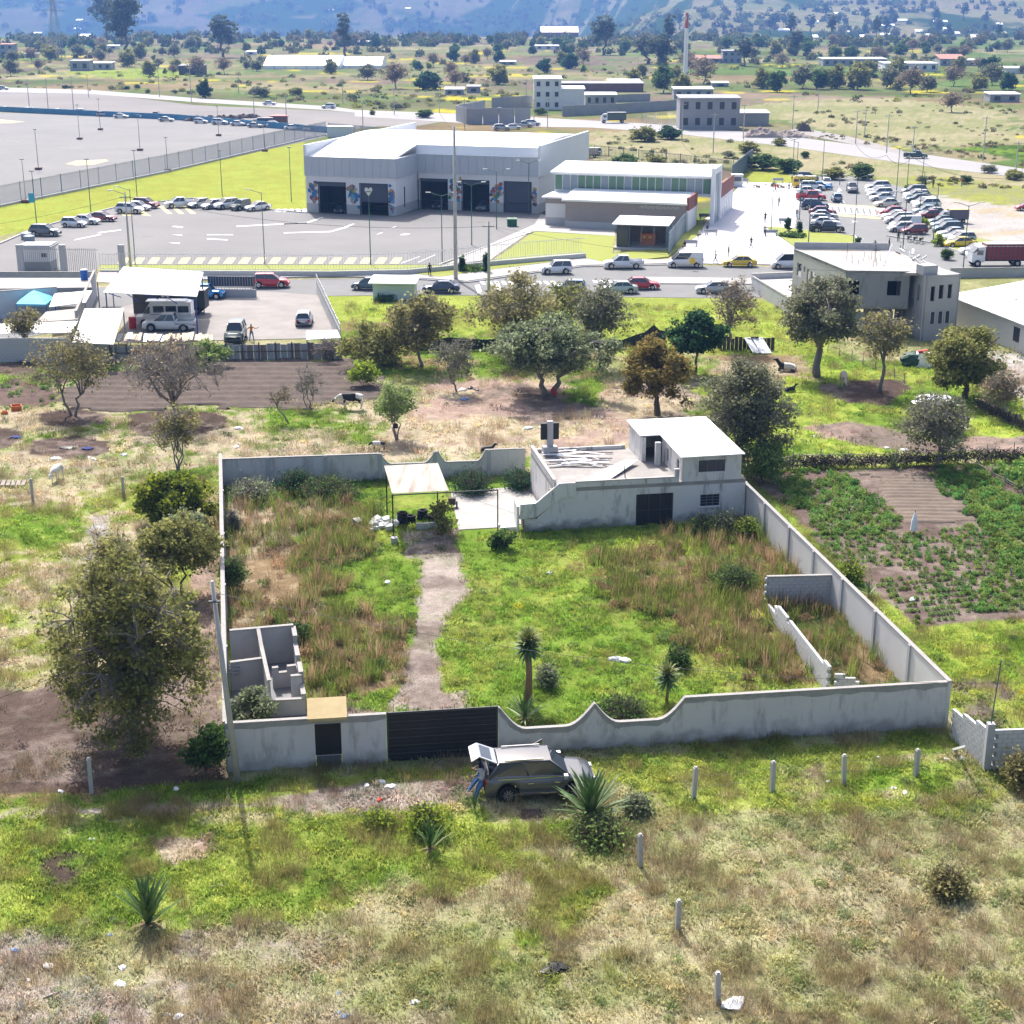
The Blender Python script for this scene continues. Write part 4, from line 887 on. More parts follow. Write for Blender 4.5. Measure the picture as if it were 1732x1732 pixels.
def boxtruck(u,v,head,boxc,label,s=1,stakes=True,cabc='white',blen=5.2,boxtop=None):
 p=G(u,v);rt=empty('box_truck',(p.x,p.y,.04),label,'truck',None,rz=R(head)+1e-6);rt.scale=(s,s,s)
 k=MB();k.prism([(2.1,-1),(3.75,-1),(3.75,1),(2.1,1)],.6,[2.5,1.7,1.7,2.5]);k.prism([(2.1,-.98),(3.0,-.98),(3.0,.98),(2.1,.98)],1.7,[2.55,2.5,2.5,2.55]);cab=k.build('cab',PT[cabc],rt)
 for a,b in(((3.06,0,2.02),(.05,1.7,.6)),):k=MB();k.prism([(3.02,-.85),(3.74,-.9),(3.74,.9),(3.02,.85)],1.72,[2.44,1.75,1.75,2.44]);k.build('windscreen',glassm,cab)
 for y in(-1.005,1.005):k=MB();k.box(2.75,y,1.5,.8,.02,.6);k.build('side_window',glassm,cab)
 k=MB();x0,x1=2.0-blen,2.0
 k.box((x0+x1)/2,0,.75,blen,2.1,.15)
 k.build('chassis',trim,rt)
 k=MB();k.box((x0+x1)/2,0,.9,blen,2.1,1.95);bx=k.build('cargo_box',boxc,rt)
 if stakes:
  for i in range(10):k=MB();k.box(x0+.15+i*(blen-.3)/9,0,.9,.09,2.2,2.0);k.build('stake',MATS['rust_dark'],bx)
  for j in range(5):k=MB();k.box((x0+x1)/2,0,1.05+j*.38,blen+.02,2.16,.07);k.build('rail',MATS['whitewash']if j==4 else PT['maroon'],bx)
 k=MB();k.box((x0+x1)/2,0,2.852,blen+.1,2.25,.05);k.build('tarpaulin',boxtop or plast,rt)
 for x in(3.0,x0+1.1):
  for y in(-.95,.95):k=MB();k.tube([(x,y-.13,.45),(x,y+.13,.45)],.45,14);w=k.build('wheel',rub,rt);k=MB();k.tube([(x,y-.14,.45),(x,y+.14,.45)],.22,10);k.build('rim',rimm,w)
 return rt
boxtruck(1688,450,182,M('red_slats',(.22,.03,.04),.7,(.30,.06,.06),2,.8),'white truck with a tall red staked cargo box by the grey block wall',1.02)
boxtruck(1618,377,185,PT['navy'],'small truck with a yellow canvas top over a dark box',.72,False,'silver',4.2,PT['yellow'])
boxtruck(1039,208,185,PT['greygreen'],'far dark truck with a pale cab before the white three storey building',1,False)
boxtruck(322,531,178,M('dark_dump_bed',(.05,.055,.055),.6),'dark dump truck standing half under the white canopy',.95,False,'white',4)
boxtruck(994,266,180,PT['cream'],'small truck with a cream staked box behind the office roof',.7,True)
# small yellow bus
def bus(u,v,head,c1,label,L=6.5,W=2.2,H=2.6,s=1,c2=None,name='minibus',cat='bus',z=.05,hoodx=.5):
 p=G(u,v);rt=empty(name,(p.x,p.y,z),label,cat,None,rz=R(head)+1e-6);rt.scale=(s,s,s)
 k=MB();x0,x1=-L/2,L/2
 k.prism([(x0,-W/2),(x1,-W/2*.9),(x1,W/2*.9),(x0,W/2)],.35,[1.25,.95,.95,1.25])
 k.prism([(x0,-W/2*.99),(x1-hoodx,-W/2*.95),(x1-hoodx,W/2*.95),(x0,W/2*.99)],.36,[1.3,1.15,1.15,1.3])
 k.prism([(x0+.05,-W/2*.93),(x1-hoodx-.8,-W/2*.92),(x1-hoodx-.8,W/2*.92),(x0+.05,W/2*.93)],1.25,H)
 k.prism([(x1-hoodx-.8,-W/2*.92),(x1-hoodx,-W/2*.9),(x1-hoodx,W/2*.9),(x1-hoodx-.8,W/2*.92)],1.15,[H,1.2,1.2,H])
 k.build('body',c1,rt,bevel=.06)
 k=MB();k.box(-.3,0,H+.004,L*.7,W*.75,.09);k.build('roof_panel',c2 or c1,rt)
 n=int((L-hoodx-1.2)/1.25)
 for i in range(n):
  for y in(-1,1):k=MB();k.box(x0+.85+i*1.3,y*W/2*.935,1.42,1.12,.03,.68);k.build('side_window',glassm,rt)
 k=MB();a=x1-hoodx;k.quad((a+.012,-W/2*.8,1.28),(a+.012,W/2*.8,1.28),(a-.70,W/2*.8,H-.1),(a-.70,-W/2*.8,H-.1));k.build('windscreen',glassm,rt)
 for y in(-1,1):k=MB();k.quad((a-.05,y*W/2*.925,1.3),(a-.72,y*W/2*.935,1.3),(a-.75,y*W/2*.935,2.05),(a-.6,y*W/2*.93,2.05));k.build('side_window',glassm,rt)
 for x in(x0+1.2,x1-.95):
  for y in(-1,1):k=MB();k.tube([(x,y*(W/2-.1)-.12,.36),(x,y*(W/2-.1)+.12,.36)],.36,14);w=k.build('wheel',rub,rt);k=MB();k.tube([(x,y*(W/2-.1)-.13,.36),(x,y*(W/2-.1)+.13,.36)],.2,10);k.build('rim',rimm,w)
 for y in(-1,1):k=MB();k.box(x1-.03,y*W*.35,.72,.08,.3,.18);k.build('headlight',headl,rt)
 return rt
bus(1364,318,-6,PT['yellow'],'small yellow bus in the left row of the car park',s=.8,c2=PT['cream'])
bus(280,549,181,PT['white'],'tall white passenger van with dark windows in front of the canopy',L=6.0,W=1.95,H=2.5,name='passenger_van',cat='van',s=1.0,hoodx=.9)
# ---------------------------------------------------------------- inspection hall
class Fr:
 "a local frame: origin, x axis towards another point, y axis to the left of it"
 def __init__(s,o,p):s.o=v2(o);s.x=(v2(p)-s.o).normalized();s.y=Vector((-s.x.y,s.x.x));s.a=math.atan2(s.x.y,s.x.x)
 def P(s,x,y,z=0):p=s.o+s.x*x+s.y*y;return Vector((p.x,p.y,z))
 def L(s,p):d=v2(p)-s.o;return d.dot(s.x),d.dot(s.y)
 def box(s,b,x0,x1,y0,y1,z0,z1,mi=0):return b.prism([s.P(x0,y0),s.P(x1,y0),s.P(x1,y1),s.P(x0,y1)],z0,z1,mi)
I=Fr((-33.2,252.2),(-33.2+.955,252.2-.297))
cream=M('cream_render',(.66,.64,.64),.8,(.72,.70,.70),.2,.8);grw=M('grey_dado',(.40,.40,.40),.85,(.46,.45,.45),.4,.7)
fas=M('grey_cladding',(.44,.46,.49),.5,(.48,.50,.53),.3,.7);whr=M('white_membrane_roof',(.80,.80,.80),.5,(.85,.85,.85),.1,.7)
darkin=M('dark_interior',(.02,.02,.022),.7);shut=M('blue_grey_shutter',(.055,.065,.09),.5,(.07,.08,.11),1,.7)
hall=empty('inspection_hall',tuple(I.P(18,10)),'large white inspection hall with grey cladding, vaulted roof and five tall doors beside murals','hall')
def facade(fr_,y,x0,x1,z0,z1,holes,t,name,m,par):
 "wall on the x axis with rectangular holes [(a, b, top)] open to the ground"
 k=MB();c=x0
 for a,b,tp in holes:fr_.box(k,c,a,y,y+t,z0,z1);fr_.box(k,a,b,y,y+t,tp,z1);c=b
 fr_.box(k,c,x1,y,y+t,z0,z1);return k.build(name,m,par)
pxx=lambda u,v:I.L(G(u,v))[0]
d1=(pxx(537,361),pxx(582,363),4.9);d2=(pxx(607,364),pxx(653,366),4.9)
YR=9.5
def pxr(u):
 lo,hi=14.,38.
 for _ in range(40):
  m=(lo+hi)/2;q=I.P(m,YR)
  if PXY(q.x,q.y)[0]<u:lo=m
  else:hi=m
 return lo
d3=(pxr(711.5),pxr(757),4.9);d4=(pxr(782),pxr(827),4.9);d5=(pxr(853),pxr(898),4.9)
XR=pxr(911)
facade(I,0,0,15.5,1.5,5.85,[d1,d2],.3,'front_wall',cream,hall);facade(I,0.002,0,15.5,0,1.5,[(a,b,1.5)for a,b,_ in(d1,d2)],.3,'dado',grw,hall)
facade(I,YR,15.8,XR,1.5,5.85,[d3,d4,d5],.3,'front_wall',cream,hall);facade(I,YR+.002,15.8,XR,0,1.5,[(a,b,1.5)for a,b,_ in(d3,d4,d5)],.3,'dado',grw,hall)
k=MB();I.box(k,15.2,15.5,.3,YR+.3,1.5,5.85);I.box(k,0,.3,.3,50,0,5.85);I.box(k,XR-.3,XR,YR+.3,40,1.5,5.85);I.box(k,.3,15.5,49.7,50,0,5.85);I.box(k,15.5,XR,39.7,40,0,5.85);I.box(k,15.5,15.8,40,50,0,5.85);k.build('side_wall',cream,hall)
k=MB();I.box(k,15.2,15.5,.3,YR+.3,0,1.498);I.box(k,XR-.3,XR,YR+.3,40,0,1.498);k.build('dado',grw,hall)
k=MB();I.box(k,15.47,15.53,3.5,3.9,1,4.2);k.build('slit_window',dglass,hall)
for x0,x1,y in((-.15,15.65,-.15),):
 n=12
 for i in range(n):k=MB();a=x0+(x1-x0)*i/n;b=x0+(x1-x0)*(i+1)/n-.03;I.box(k,a,b,y,y+.5,5.85,8.9);k.build('cladding_panel',fas,hall)
for i in range(14):k=MB();a=15.66+(XR-15.66)*i/14;b=15.66+(XR-15.66)*(i+1)/14-.03;I.box(k,a,b,YR-.15,YR+.35,5.85,8.9);k.build('cladding_panel',fas,hall)
for i in range(6):k=MB();a=-.1+(YR+.0)*i/6;b=-.1+(YR)*(i+1)/6-.03;I.box(k,15.2,15.65,max(a,.36),b,5.85,8.9);k.build('cladding_panel',fas,hall)
for nm,x0,x1,a,b,z in(('parapet_wall',-.15,.25,.36,50,10.7),('parapet_wall',XR-.1,XR+.3,YR-.15,40,10.7)):
 k=MB();I.box(k,x0,x1,a,b,5.86,z);k.build(nm,M('white_cladding',(.66,.67,.70),.6,(.70,.71,.73),.3,.6),hall)
k=MB();I.box(k,-.15,.25,-.15,.35,8.9,10.7);k.build('parapet_wall',MATS['white_cladding'],hall)
def vz(y):return 8.3+2.75*math.sin(math.pi*min(max((y+3)/54,0),1))
k=MB();ys=np.linspace(.35,49.5,30)
for i in range(29):
 a,b=ys[i],ys[i+1]
 def rq(x0,x1):k.prism([I.P(x0,a),I.P(x1,a),I.P(x1,b),I.P(x0,b)],[vz(a)-.3,vz(a)-.3,vz(b)-.3,vz(b)-.3],[vz(a),vz(a),vz(b),vz(b)])
 rq(.25,15.2)
 if a>=YR:rq(15.2,XR-.1)if b<40.2 else rq(15.2,15.8)
a=min(y_ for y_ in ys if y_>=YR);k.prism([I.P(15.2,YR+.36),I.P(XR-.1,YR+.36),I.P(XR-.1,a),I.P(15.2,a)],[8.4,8.4,vz(a)-.3,vz(a)-.3],[8.75,8.75,vz(a),vz(a)])
k.build('vaulted_roof',whr,hall,smooth=False)
for(a,b,tp),y,kind in((d1,0,0),(d2,0,1),(d3,YR,2),(d4,YR,0),(d5,YR,3)):
 k=MB();I.box(k,a,b,y+.2,y+.25,0 if kind==3 else{0:4.3,1:2.0,2:4.5}[kind],4.9);k.build('roller_shutter',shut,hall)
 k=MB();I.box(k,a-.1,a,y-.05,y+.1,0,4.98);I.box(k,b,b+.1,y-.05,y+.1,0,4.98);I.box(k,a,b,y-.05,y+.1,4.9,4.98);k.build('door_frame',trim,hall)
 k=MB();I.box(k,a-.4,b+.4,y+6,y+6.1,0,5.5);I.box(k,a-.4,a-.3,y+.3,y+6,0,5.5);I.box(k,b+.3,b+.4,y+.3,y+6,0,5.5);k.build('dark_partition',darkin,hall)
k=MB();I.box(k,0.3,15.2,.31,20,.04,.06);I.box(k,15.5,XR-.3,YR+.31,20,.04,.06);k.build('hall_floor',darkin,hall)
# murals, painted as raised splashes of several colours beside the doors
mcols=[(.04,.16,.35),(.35,.08,.05),(.05,.22,.10),(.30,.20,.14),(.45,.25,.05),(.10,.08,.12),(.12,.30,.45),(.42,.34,.26)]
mmat=[M(f'mural_colour_{"abcdefgh"[i]}',c,.7)for i,c in enumerate(mcols)]
def mural(x0,x1,y,z0,z1,seed,label):
 r=random.Random(seed);k=MB()
 cx,cz=(x0+x1)/2,(z0+z1)/2
 for i in range(34):
  x=r.gauss(cx,(x1-x0)*.22);z=r.gauss(cz,(z1-z0)*.24);s=r.uniform(.18,.5);n=r.choice((5,7,9));dy=.01+.001*i
  if not(x0+s*.4<x<x1-s*.4 and z0<z<z1):continue
  ph=r.random()*6
  pts=[I.P(min(max(x+s*(.7+.5*r.random())*math.cos(2*math.pi*j/n+ph),x0),x1),y-dy,z+s*(.7+.5*r.random())*math.sin(2*math.pi*j/n+ph))for j in range(n)]
  k.poly(pts,r.randrange(8))
 o=k.build('mural',mmat,hall);o['label']=label
mural(.3,d1[0]-.1,0,1.6,5.3,1,'mural with a green and brown figure left of the first door');mural(d1[1]+.1,d2[0]-.1,0,1,5,2,'blue mural between the first two doors');mural(d2[1]+.1,15.3,0,.6,4.8,3,'brown and blue mural at the corner')
mural(15.9,d3[0]-.1,YR,2,5,4,'reddish mural at the inner corner');mural(d3[1]+.1,d4[0]-.1,YR,1.5,5.5,5,'mural between third and fourth door');mural(d4[1]+.1,d5[0]-.1,YR,1.4,4.6,6,'red and teal mural between fourth and fifth door');mural(d5[1]+.1,XR-.3,YR,1.4,4.0,8,'dark red mural right of the last door')
for(cx,cy,lb,cc)in((d1[1]-1.2,1.6,'dark car inside the first inspection door','black'),(d3[1]-1.8,YR+1.6,'dark car facing out of the third inspection door','black'),(d4[1]-1.2,YR+1.2,'dark car with lit headlights in the fourth inspection door','grey')):
 car('sedan',cc,0,0,math.degrees(I.a)-90,lb,loc=I.P(cx,cy),group='cars inside the inspection doors')
k=MB();k.box(I.P(20,9).x+14.5,I.P(20,9).y-6,.05,1.4,1.0,1.3)
for i,u in enumerate((862,870)):
 p=G(u,383);rt=empty('waste_bin',tuple(p),['green wheeled waste bin, left of the pair by the footpath','green wheeled waste bin, right of the pair by the footpath'][i],'bin','green bins by the footpath')
 k=MB();k.prism([(p.x-.35,p.y-.35),(p.x+.35,p.y-.35),(p.x+.4,p.y+.4),(p.x-.4,p.y+.4)],.1,1.1);k.build('bin_body',M('bin_green',(.02,.12,.06),.5),rt)
 k=MB();k.prism([(p.x-.4,p.y-.42),(p.x+.4,p.y-.42),(p.x+.42,p.y+.42),(p.x-.42,p.y+.42)],[1.1]*4,[1.15,1.15,1.3,1.3]);k.build('lid',MATS['bin_green'],rt)
# ---------------------------------------------------------------- office wing and glazed booth
O=Fr(G(956,385),G(1160,393));WO=(v2(G(1160,393))-v2(G(956,385))).length
brick=M('grey_brown_brick',(.27,.235,.23),.9,(.33,.29,.28),.6,.9,stretch=(1,1,4))
office=empty('office_building',tuple(O.P(9,8)),'white roofed office wing with brown brick front, green glass windows and a white portal','office')
k=MB();O.box(k,0,WO,0,7.5,1.0,4.0);k.build('brick_wall',brick,office);k=MB();O.box(k,-.03,WO+.03,-.03,7.5,0,1.0);k.build('plinth',grw,office)
k=MB();k.prism([O.P(-.5,-.5),O.P(WO+.15,-.5),O.P(WO+.15,8),O.P(-.5,8)],[4.0,4.0,4.7,4.7],[4.3,4.3,5.0,5.0]);k.build('roof',whr,office)
k=MB();O.box(k,-3.6,-.02,2.0,8,1.2,4.1);k.build('annex_wall',cream,office);k=MB();O.box(k,-3.62,-.1,1.98,8,0,1.2);k.build('plinth',grw,office)
k=MB();O.box(k,-3.63,-.1,1.95,2.0,3.3,4.1);k.build('brown_band',MATS['grey_brown_brick'],office)
k=MB();O.box(k,-4.1,-.52,1.5,8,4.1,4.35);k.build('annex_roof',whr,office)
gm1=M('green_glass',(.10,.20,.13),.3,spec=.5);gm2=M('grey_glass',(.22,.27,.31),.3,spec=.5);alum=M('white_aluminium',(.62,.64,.66),.4)
x0,x1=O.L(G(950,318,4.4))[0],WO+2.2;y1=8.2
k=MB();O.box(k,x0,x1,y1+.15,17,4.3,7.1);k.build('upper_core',gm2,office)
n=20
for i in range(n):
 a=x0+(x1-x0)*i/n;b=x0+(x1-x0)*(i+1)/n
 k=MB();O.box(k,a+.08,b-.08,y1+.04,y1+.12,4.8,6.9);k.build('window_pane',gm1 if i%4 in(0,3)or i in(5,10,13)else gm2,office)
 k=MB();O.box(k,a-.05,a+.05,y1,y1+.14,4.5,7.1);k.build('mullion',alum,office)
k=MB();O.box(k,x0,x1,y1-.02,y1+.14,4.3,4.7);O.box(k,x0,x1,y1-.02,y1+.14,6.95,7.15);k.build('window_band',alum,office)
k=MB();k.prism([O.P(x0-.6,y1-.6),O.P(x1+.1,y1-.6),O.P(x1+.1,17.5),O.P(x0-.6,17.5)],[7.15,7.15,7.9,7.9],[7.45,7.45,8.2,8.2]);k.build('upper_roof',whr,office)
portal_x=WO+2.35
k=MB();O.box(k,portal_x,portal_x+.6,y1-.8,y1-.2,0,8.6);O.box(k,portal_x,portal_x+.6,y1+5.5,y1+6.2,0,8.6);O.box(k,portal_x,portal_x+.6,y1-.2,y1+5.5,7.7,8.6);k.build('entrance_portal',M('portal_white',(.74,.76,.78),.5,(.78,.79,.8),1,.5),office)
k=MB();O.box(k,portal_x+.2,portal_x+.3,y1-.2,y1+5.5,.1,7.7);k.build('portal_glazing',gm2,office)
for i in range(5):k=MB();O.box(k,portal_x+.16,portal_x+.34,y1-.2+i*1.42-.04,y1-.2+i*1.42+.04,.1,7.7);k.build('mullion',alum,office)
rb=M('red_brown_panel',(.20,.07,.055),.7,(.26,.10,.08),1,.8)
k=MB();O.box(k,WO+.03,WO+.35,-.3,7.3,0,3.2);k.build('side_wall',cream,office)
for i in range(6):k=MB();O.box(k,WO+.35,WO+.42,-.3+i*1.27,-.3+i*1.27+1.2,3.2,5.1);k.build('red_brown_panel',rb,office)
k=MB();O.box(k,WO+.02,WO+.34,-.3,7.3,3.202,5.1);k.build('side_parapet',rb,office)
k=MB();O.box(k,portal_x+.1,portal_x+.5,y1+6.3,29,0,3.4);k.build('side_wall',cream,office)
for i in range(9):k=MB();O.box(k,portal_x+.5,portal_x+.58,y1+6.4+i*1.6,y1+6.4+i*1.6+1.5,3.4,5.6);k.build('red_brown_panel',rb,office)
k=MB();O.box(k,portal_x+.1,portal_x+.5,y1+6.3,23,3.402,5.6);k.build('side_parapet',rb,office)
for i in range(7):k=MB();O.box(k,portal_x+.5,portal_x+.56,y1+7+i*2,y1+8.4+i*2,.6,3.0);k.build('wall_panel',alum,office)
# white squiggly sign: two strings of letters too small to read in the photo
for i,u in enumerate((1074,1105)):
 p=O.P(O.L(G(u,395))[0],-.08,3.25);k=MB();r=random.Random(3+i);x=0
 for j in range(9):
  h=r.choice((.35,.35,.5));w=.3
  q=v2(O.P(O.L(G(u,395))[0]+j*.37,-.06))
  k.wall(q,q+O.x*.06,.05,3.3,3.3+h);k.wall(q+O.x*.06,q+O.x*w,.05,3.3+(0 if j%2 else h-.07),3.37+(0 if j%2 else h-.07));k.wall(q+O.x*(w-.06),q+O.x*w,.05,3.3,3.3+.33)
 k.build('sign_lettering',alum,office)
bo=Fr(G(1043,421),G(1126,424));WB=(v2(G(1126,424))-bo.o).length
booth=empty('glazed_booth',tuple(bo.P(3,3)),'small glazed booth with a sloping white roof and an orange box inside','booth')
bl=M('blue_grey_steel',(.13,.17,.21),.5)
for i in range(5):k=MB();bo.box(k,WB*i/4-.06,WB*i/4+.06,0,.12,.3,3.4);k.build('post',bl,booth)
for i in range(4):k=MB();bo.box(k,-.06,.06,i*1.7,i*1.7+.12,.3,3.6);bo.box(k,WB-.06,WB+.06,i*1.7+.13,i*1.7+.25,.3,3.6);k.build('post',bl,booth)
k=MB();bo.box(k,-.4,WB+.3,-.5,6.2,0,.3);k.build('floor_slab',grw,booth);k=MB();bo.box(k,-.05,-.03,.2,5.2,.3,3.3);bo.box(k,0,WB*.22,.04,.06,.3,3.3);k.build('dark_glass_wall',dglass,booth)
k=MB();bo.box(k,0,WB,5.3,5.4,.3,3.5);k.build('rear_wall',M('pinkish_panel',(.35,.28,.27),.8),booth);k=MB();bo.box(k,WB-.02,WB,.3,5.2,.3,3.3);k.build('blue_panel',bl,booth)
k=MB();k.prism([bo.P(-.6,-.7),bo.P(WB+.4,-.7),bo.P(WB+.4,5.9),bo.P(-.6,5.9)],[3.4,3.4,3.7,3.7],[3.52,3.52,3.85,3.85]);k.build('roof',whr,booth)
k=MB();bo.box(k,WB*.42,WB*.74,2.2,3.6,.3,1.9);o=k.build('orange_counter',M('orange_panel',(.50,.14,.03),.6),booth)
for i in range(2):k=MB();bo.box(k,WB*(.48+.12*i),WB*(.54+.12*i),2.14,2.2,1.3,1.6);k.build('poster',M('yellow_poster',(.7,.5,.15),.7),booth)
for i in range(12):k=MB();bo.box(k,WB*.3+i*.28,WB*.3+i*.28+.04,-.02,.02,.3,1.3);k.build('railing_bar',bl,booth)
# slatted screens
def screen(name,px,h,m,label,cat='fence',bar=.25,bw=.06,base=0,basem=None,posts=3.0,barm=None,group=None,stuffn='bars',rail=True,postm_=None):
 Pn=[v2(G(*q))for q in px];c=Pn[len(Pn)//2]
 rt=empty(name,(c.x,c.y,0),label,cat,group)
 b=MB();bs_=MB();r_=MB()
 for p,q in zip(Pn,Pn[1:]):
  L=(q-p).length;d=(q-p)/L
  for i in range(int(L/bar)):a=p+d*(i*bar);b.box(a.x,a.y,base,bw,bw,h-base,math.atan2(d.y,d.x))
  if base:bs_.wall(p,q,.22,0,base)
  if rail:r_.wall(p,q,.05,base+.15,base+.21);r_.wall(p,q,.05,h-.25,h-.19)
  if posts:
   n=max(1,int(L/posts))
   for i in range(n+1):
    a=p+d*(L*i/n);kk=MB();kk.box(a.x,a.y,0,.1,.1,h+.08,math.atan2(d.y,d.x));kk.build('post',postm_ or m,rt)
 o=b.build(stuffn,m,rt);o['kind']='stuff'
 if base:bs_.build('base_wall',basem or kerbm,rt)
 if rail:r_.build('rail',m,rt)
 return rt
whf=M('white_fence_paint',(.60,.60,.60),.6);gf=M('galvanised_steel',(.30,.31,.33),.5)
screen('bar_fence',[(171,466),(560,468),(690,465),(752,459),(836,450),(920,442),(990,437)],2.9,whf,'long white barred fence on a low wall before the inspection yard',bar=.36,bw=.03,base=.7,posts=0,rail=True)
screen('bar_gate',[(112,462),(170,463)],3.2,gf,'grey barred gate between two pillars left of the fence',bar=.25,bw=.05,posts=0)
screen('bar_gate',[(36,462),(106,462)],3.2,gf,'grey barred gate in front of the white guard house',bar=.25,bw=.05,posts=0)
for u,lb in((37,'square grey gate pillar at the left of the guard house'),(109,'square grey gate pillar between the two barred gates'),(208,'square grey gate pillar beside the utility pole')):
 k=MB();p=G(u,464);k.box(p.x,p.y,0,.75,.5,3.6);k.box(p.x,p.y,3.602,.85,.6,.1);k.build('gate_pillar',grw,label=lb,cat='pillar',group='gate pillars')
screen('mesh_fence',[(-300,408),(0,349),(280,291),(515,236),(551,229)],3.4,M('mesh_grey',(.26,.28,.32),.6),'tall grey mesh fence between the big parking lot and the bright lawn',bar=.3,bw=.05,posts=6,base=.3)
screen('mesh_fence',[(556,228),(640,236)],3.0,MATS['mesh_grey'],'short tall mesh fence behind the white container',bar=.2,bw=.05,posts=6)
screen('screen_fence',[(1238,310),(1272,280)],3.4,bl,'blue-grey slatted screen behind the office by the small white booth',bar=.3,bw=.16,posts=4)
screen('screen_fence',[(1130,432),(1160,392),(1170,378)],3.0,M('light_blue_steel',(.24,.29,.33),.5),'light blue-grey slatted screen beside the glazed booth',bar=.3,bw=.1,posts=4)
screen('wire_fence',[(1005,262),(1080,270),(1200,284),(1240,290)],2.2,M('green_wire',(.04,.11,.09),.6),'green wire fence with shrubs behind the office',bar=.4,bw=.05,posts=4)
screen('low_blue_wall',[(-300,160),(0,189),(300,203),(556,225)],1.6,M('blue_kerb_paint',(.05,.19,.33),.7,(.09,.25,.38),.3,.6),'long blue painted low wall at the far side of the big lot','wall',bar=50,bw=.1,base=1.6,basem=MATS['blue_kerb_paint'],posts=0,rail=False,stuffn='wall_posts')
# lawn wall segment
strip('garden_wall',[(171,466.5),(560,468.5),(690,465.5),(752,459.5),(836,450.5),(990,437.5)],.3,.72,M('pale_wall',(.46,.46,.46),.9,(.52,.52,.51),1,.7),label='low pale wall carrying the white barred fence',cat='wall',kind=None)
# guard house
p=G(62,459);rt=empty('guard_house',tuple(p),'small white guard house with a flat roof behind the barred gate','guard house');q=p
k=MB();k.box(q.x,q.y+1.5,1.2,3.6,3,1.7);k.build('wall',cream,rt);k=MB();k.box(q.x,q.y+1.5,0,3.62,3.02,1.2);k.build('plinth',M('grey_green_dado',(.30,.31,.29),.8),rt)
k=MB();k.box(q.x,q.y+1.5,2.9,4.3,3.6,.25);k.box(q.x,q.y+1.5,3.152,4.0,3.3,.15);k.build('roof',grw,rt);k=MB();k.box(q.x+1.1,q.y-.02,1.8,.7,.04,.5);k.build('window',dglass,rt)
for u,v in((50,410),(45,405)):
 p=G(u,v);k=MB();k.tube([(p.x,p.y,0),(p.x,p.y,.9),(p.x,p.y,1.05)],[.75,.8,.5],12);k.build('water_tank',M('tank_grey',(.22,.26,.30),.5),label='grey round water tank '+('nearer the guard house' if u==50 else 'nearer the dark grey car'),cat='tank')
# container and kiosk
p=G(577,232);rt=empty('container_cabin',tuple(p),'white rectangular cabin beside the far end of the mesh fence','cabin');k=MB();k.box(p.x,p.y,0,6.5,2.6,2.6,-.15);k.build('cabin_wall',alum,rt);k=MB();k.box(p.x,p.y,2.602,6.7,2.8,.12,-.15);k.build('roof',whr,rt)
K=Fr(G(631,508),G(701,509));WK=(v2(G(701,509))-K.o).length
rt=empty('roadside_kiosk',tuple(K.P(2,1)),'small pale blue roadside kiosk with a big white roof','kiosk')
for i in range(7):k=MB();K.box(k,0,WK,-.02*(i%2),2.2,.05+i*.28,.05+i*.28+.27);k.build('siding_board',M('pale_blue_board',(.46,.55,.60),.7,(.52,.60,.65),1,.6),rt)
k=MB();k.prism([K.P(-.4,-.7),K.P(WK+.3,-.7),K.P(WK+.3,3.2),K.P(-.4,3.2)],[2.0,2.0,2.25,2.25],[2.12,2.12,2.4,2.4]);k.build('roof',whr,rt)
# ---------------------------------------------------------------- workshop yard on the left
cyard=M('cement_wall',(.34,.34,.35),.9,(.46,.46,.46),.6,.9,bump=.2);dirtyw=M('dirty_whitewash',(.50,.53,.57),.9,(.62,.64,.66),.5,.9,c3=(.57,.59,.62))
def slabpx(b,px,zs,th=.08,mi=0):
 P_=[G(u,v,z)for(u,v),z in zip(px,zs)];b.prism([(p.x,p.y)for p in P_],[z-th for z in zs],zs,mi)
 return P_
def roofed(name,label,px,zs,posts=None,pm=None,m=rw,cat='roof',th=.08,pr=.07):
 c=G(sum(u for u,_ in px)/len(px),sum(v for _,v in px)/len(px),sum(zs)/len(zs));rt=empty(name,(c.x,c.y,0),label,cat)
 k=MB();P_=slabpx(k,px,zs,th);k.build('roof_sheet',m,rt)
 for i in(posts or[]):
  q=P_[i].lerp(c,.04);k=MB();k.bar((q.x,q.y,0),(q.x,q.y,zs[i]-th-.01),pr*1.6);k.build('post',pm or gf,rt)
 return rt,P_
bluep=M('blue_post',(.02,.07,.30),.5)
rt,P_=roofed('canopy','large white sheet canopy on blue posts over the workshop yard',[(209,451),(344,460),(333,501),(175,494)],[5.0,4.6,4.2,4.4],[1,2,3],bluep)
for u,v,z in((243,525,4.4),(284,525,4.4)):q=G(u,v);k=MB();k.bar((q.x,q.y,0),(q.x,q.y,z),.12);k.build('post',bluep,rt)
for i in range(5):a=P_[3].lerp(P_[2],i/5+.05);b=P_[3].lerp(P_[2],i/5+.18);k=MB();k.bar(a-Vector((0,-.2,.15)),b-Vector((0,-.2,.9 if i%2 else.5)),.07);k.build('truss_bar',bluep,rt)
k=MB();q0,q1=P_[0],P_[1];k.wall(v2(q0)+Vector((1,-1.0)),v2(q1)+Vector((-1,-1.0)),.15,0,2.6);k.build('workshop_rear_wall',M('dark_rear_wall',(.06,.055,.05),.9,(.12,.11,.1),.7,.9),label='dark rear wall under the white canopy',cat='wall')  # near-black mottled colour over the whole wall under the canopy
roofed('lean_to','faded pink sheet roof left of the big white canopy',[(166,461),(199,461),(190,478),(164,476)],[3.4,3.4,3.1,3.1],[2,3],m=M('faded_pink_sheet',(.55,.32,.32),.6,(.62,.42,.42),1,.8))
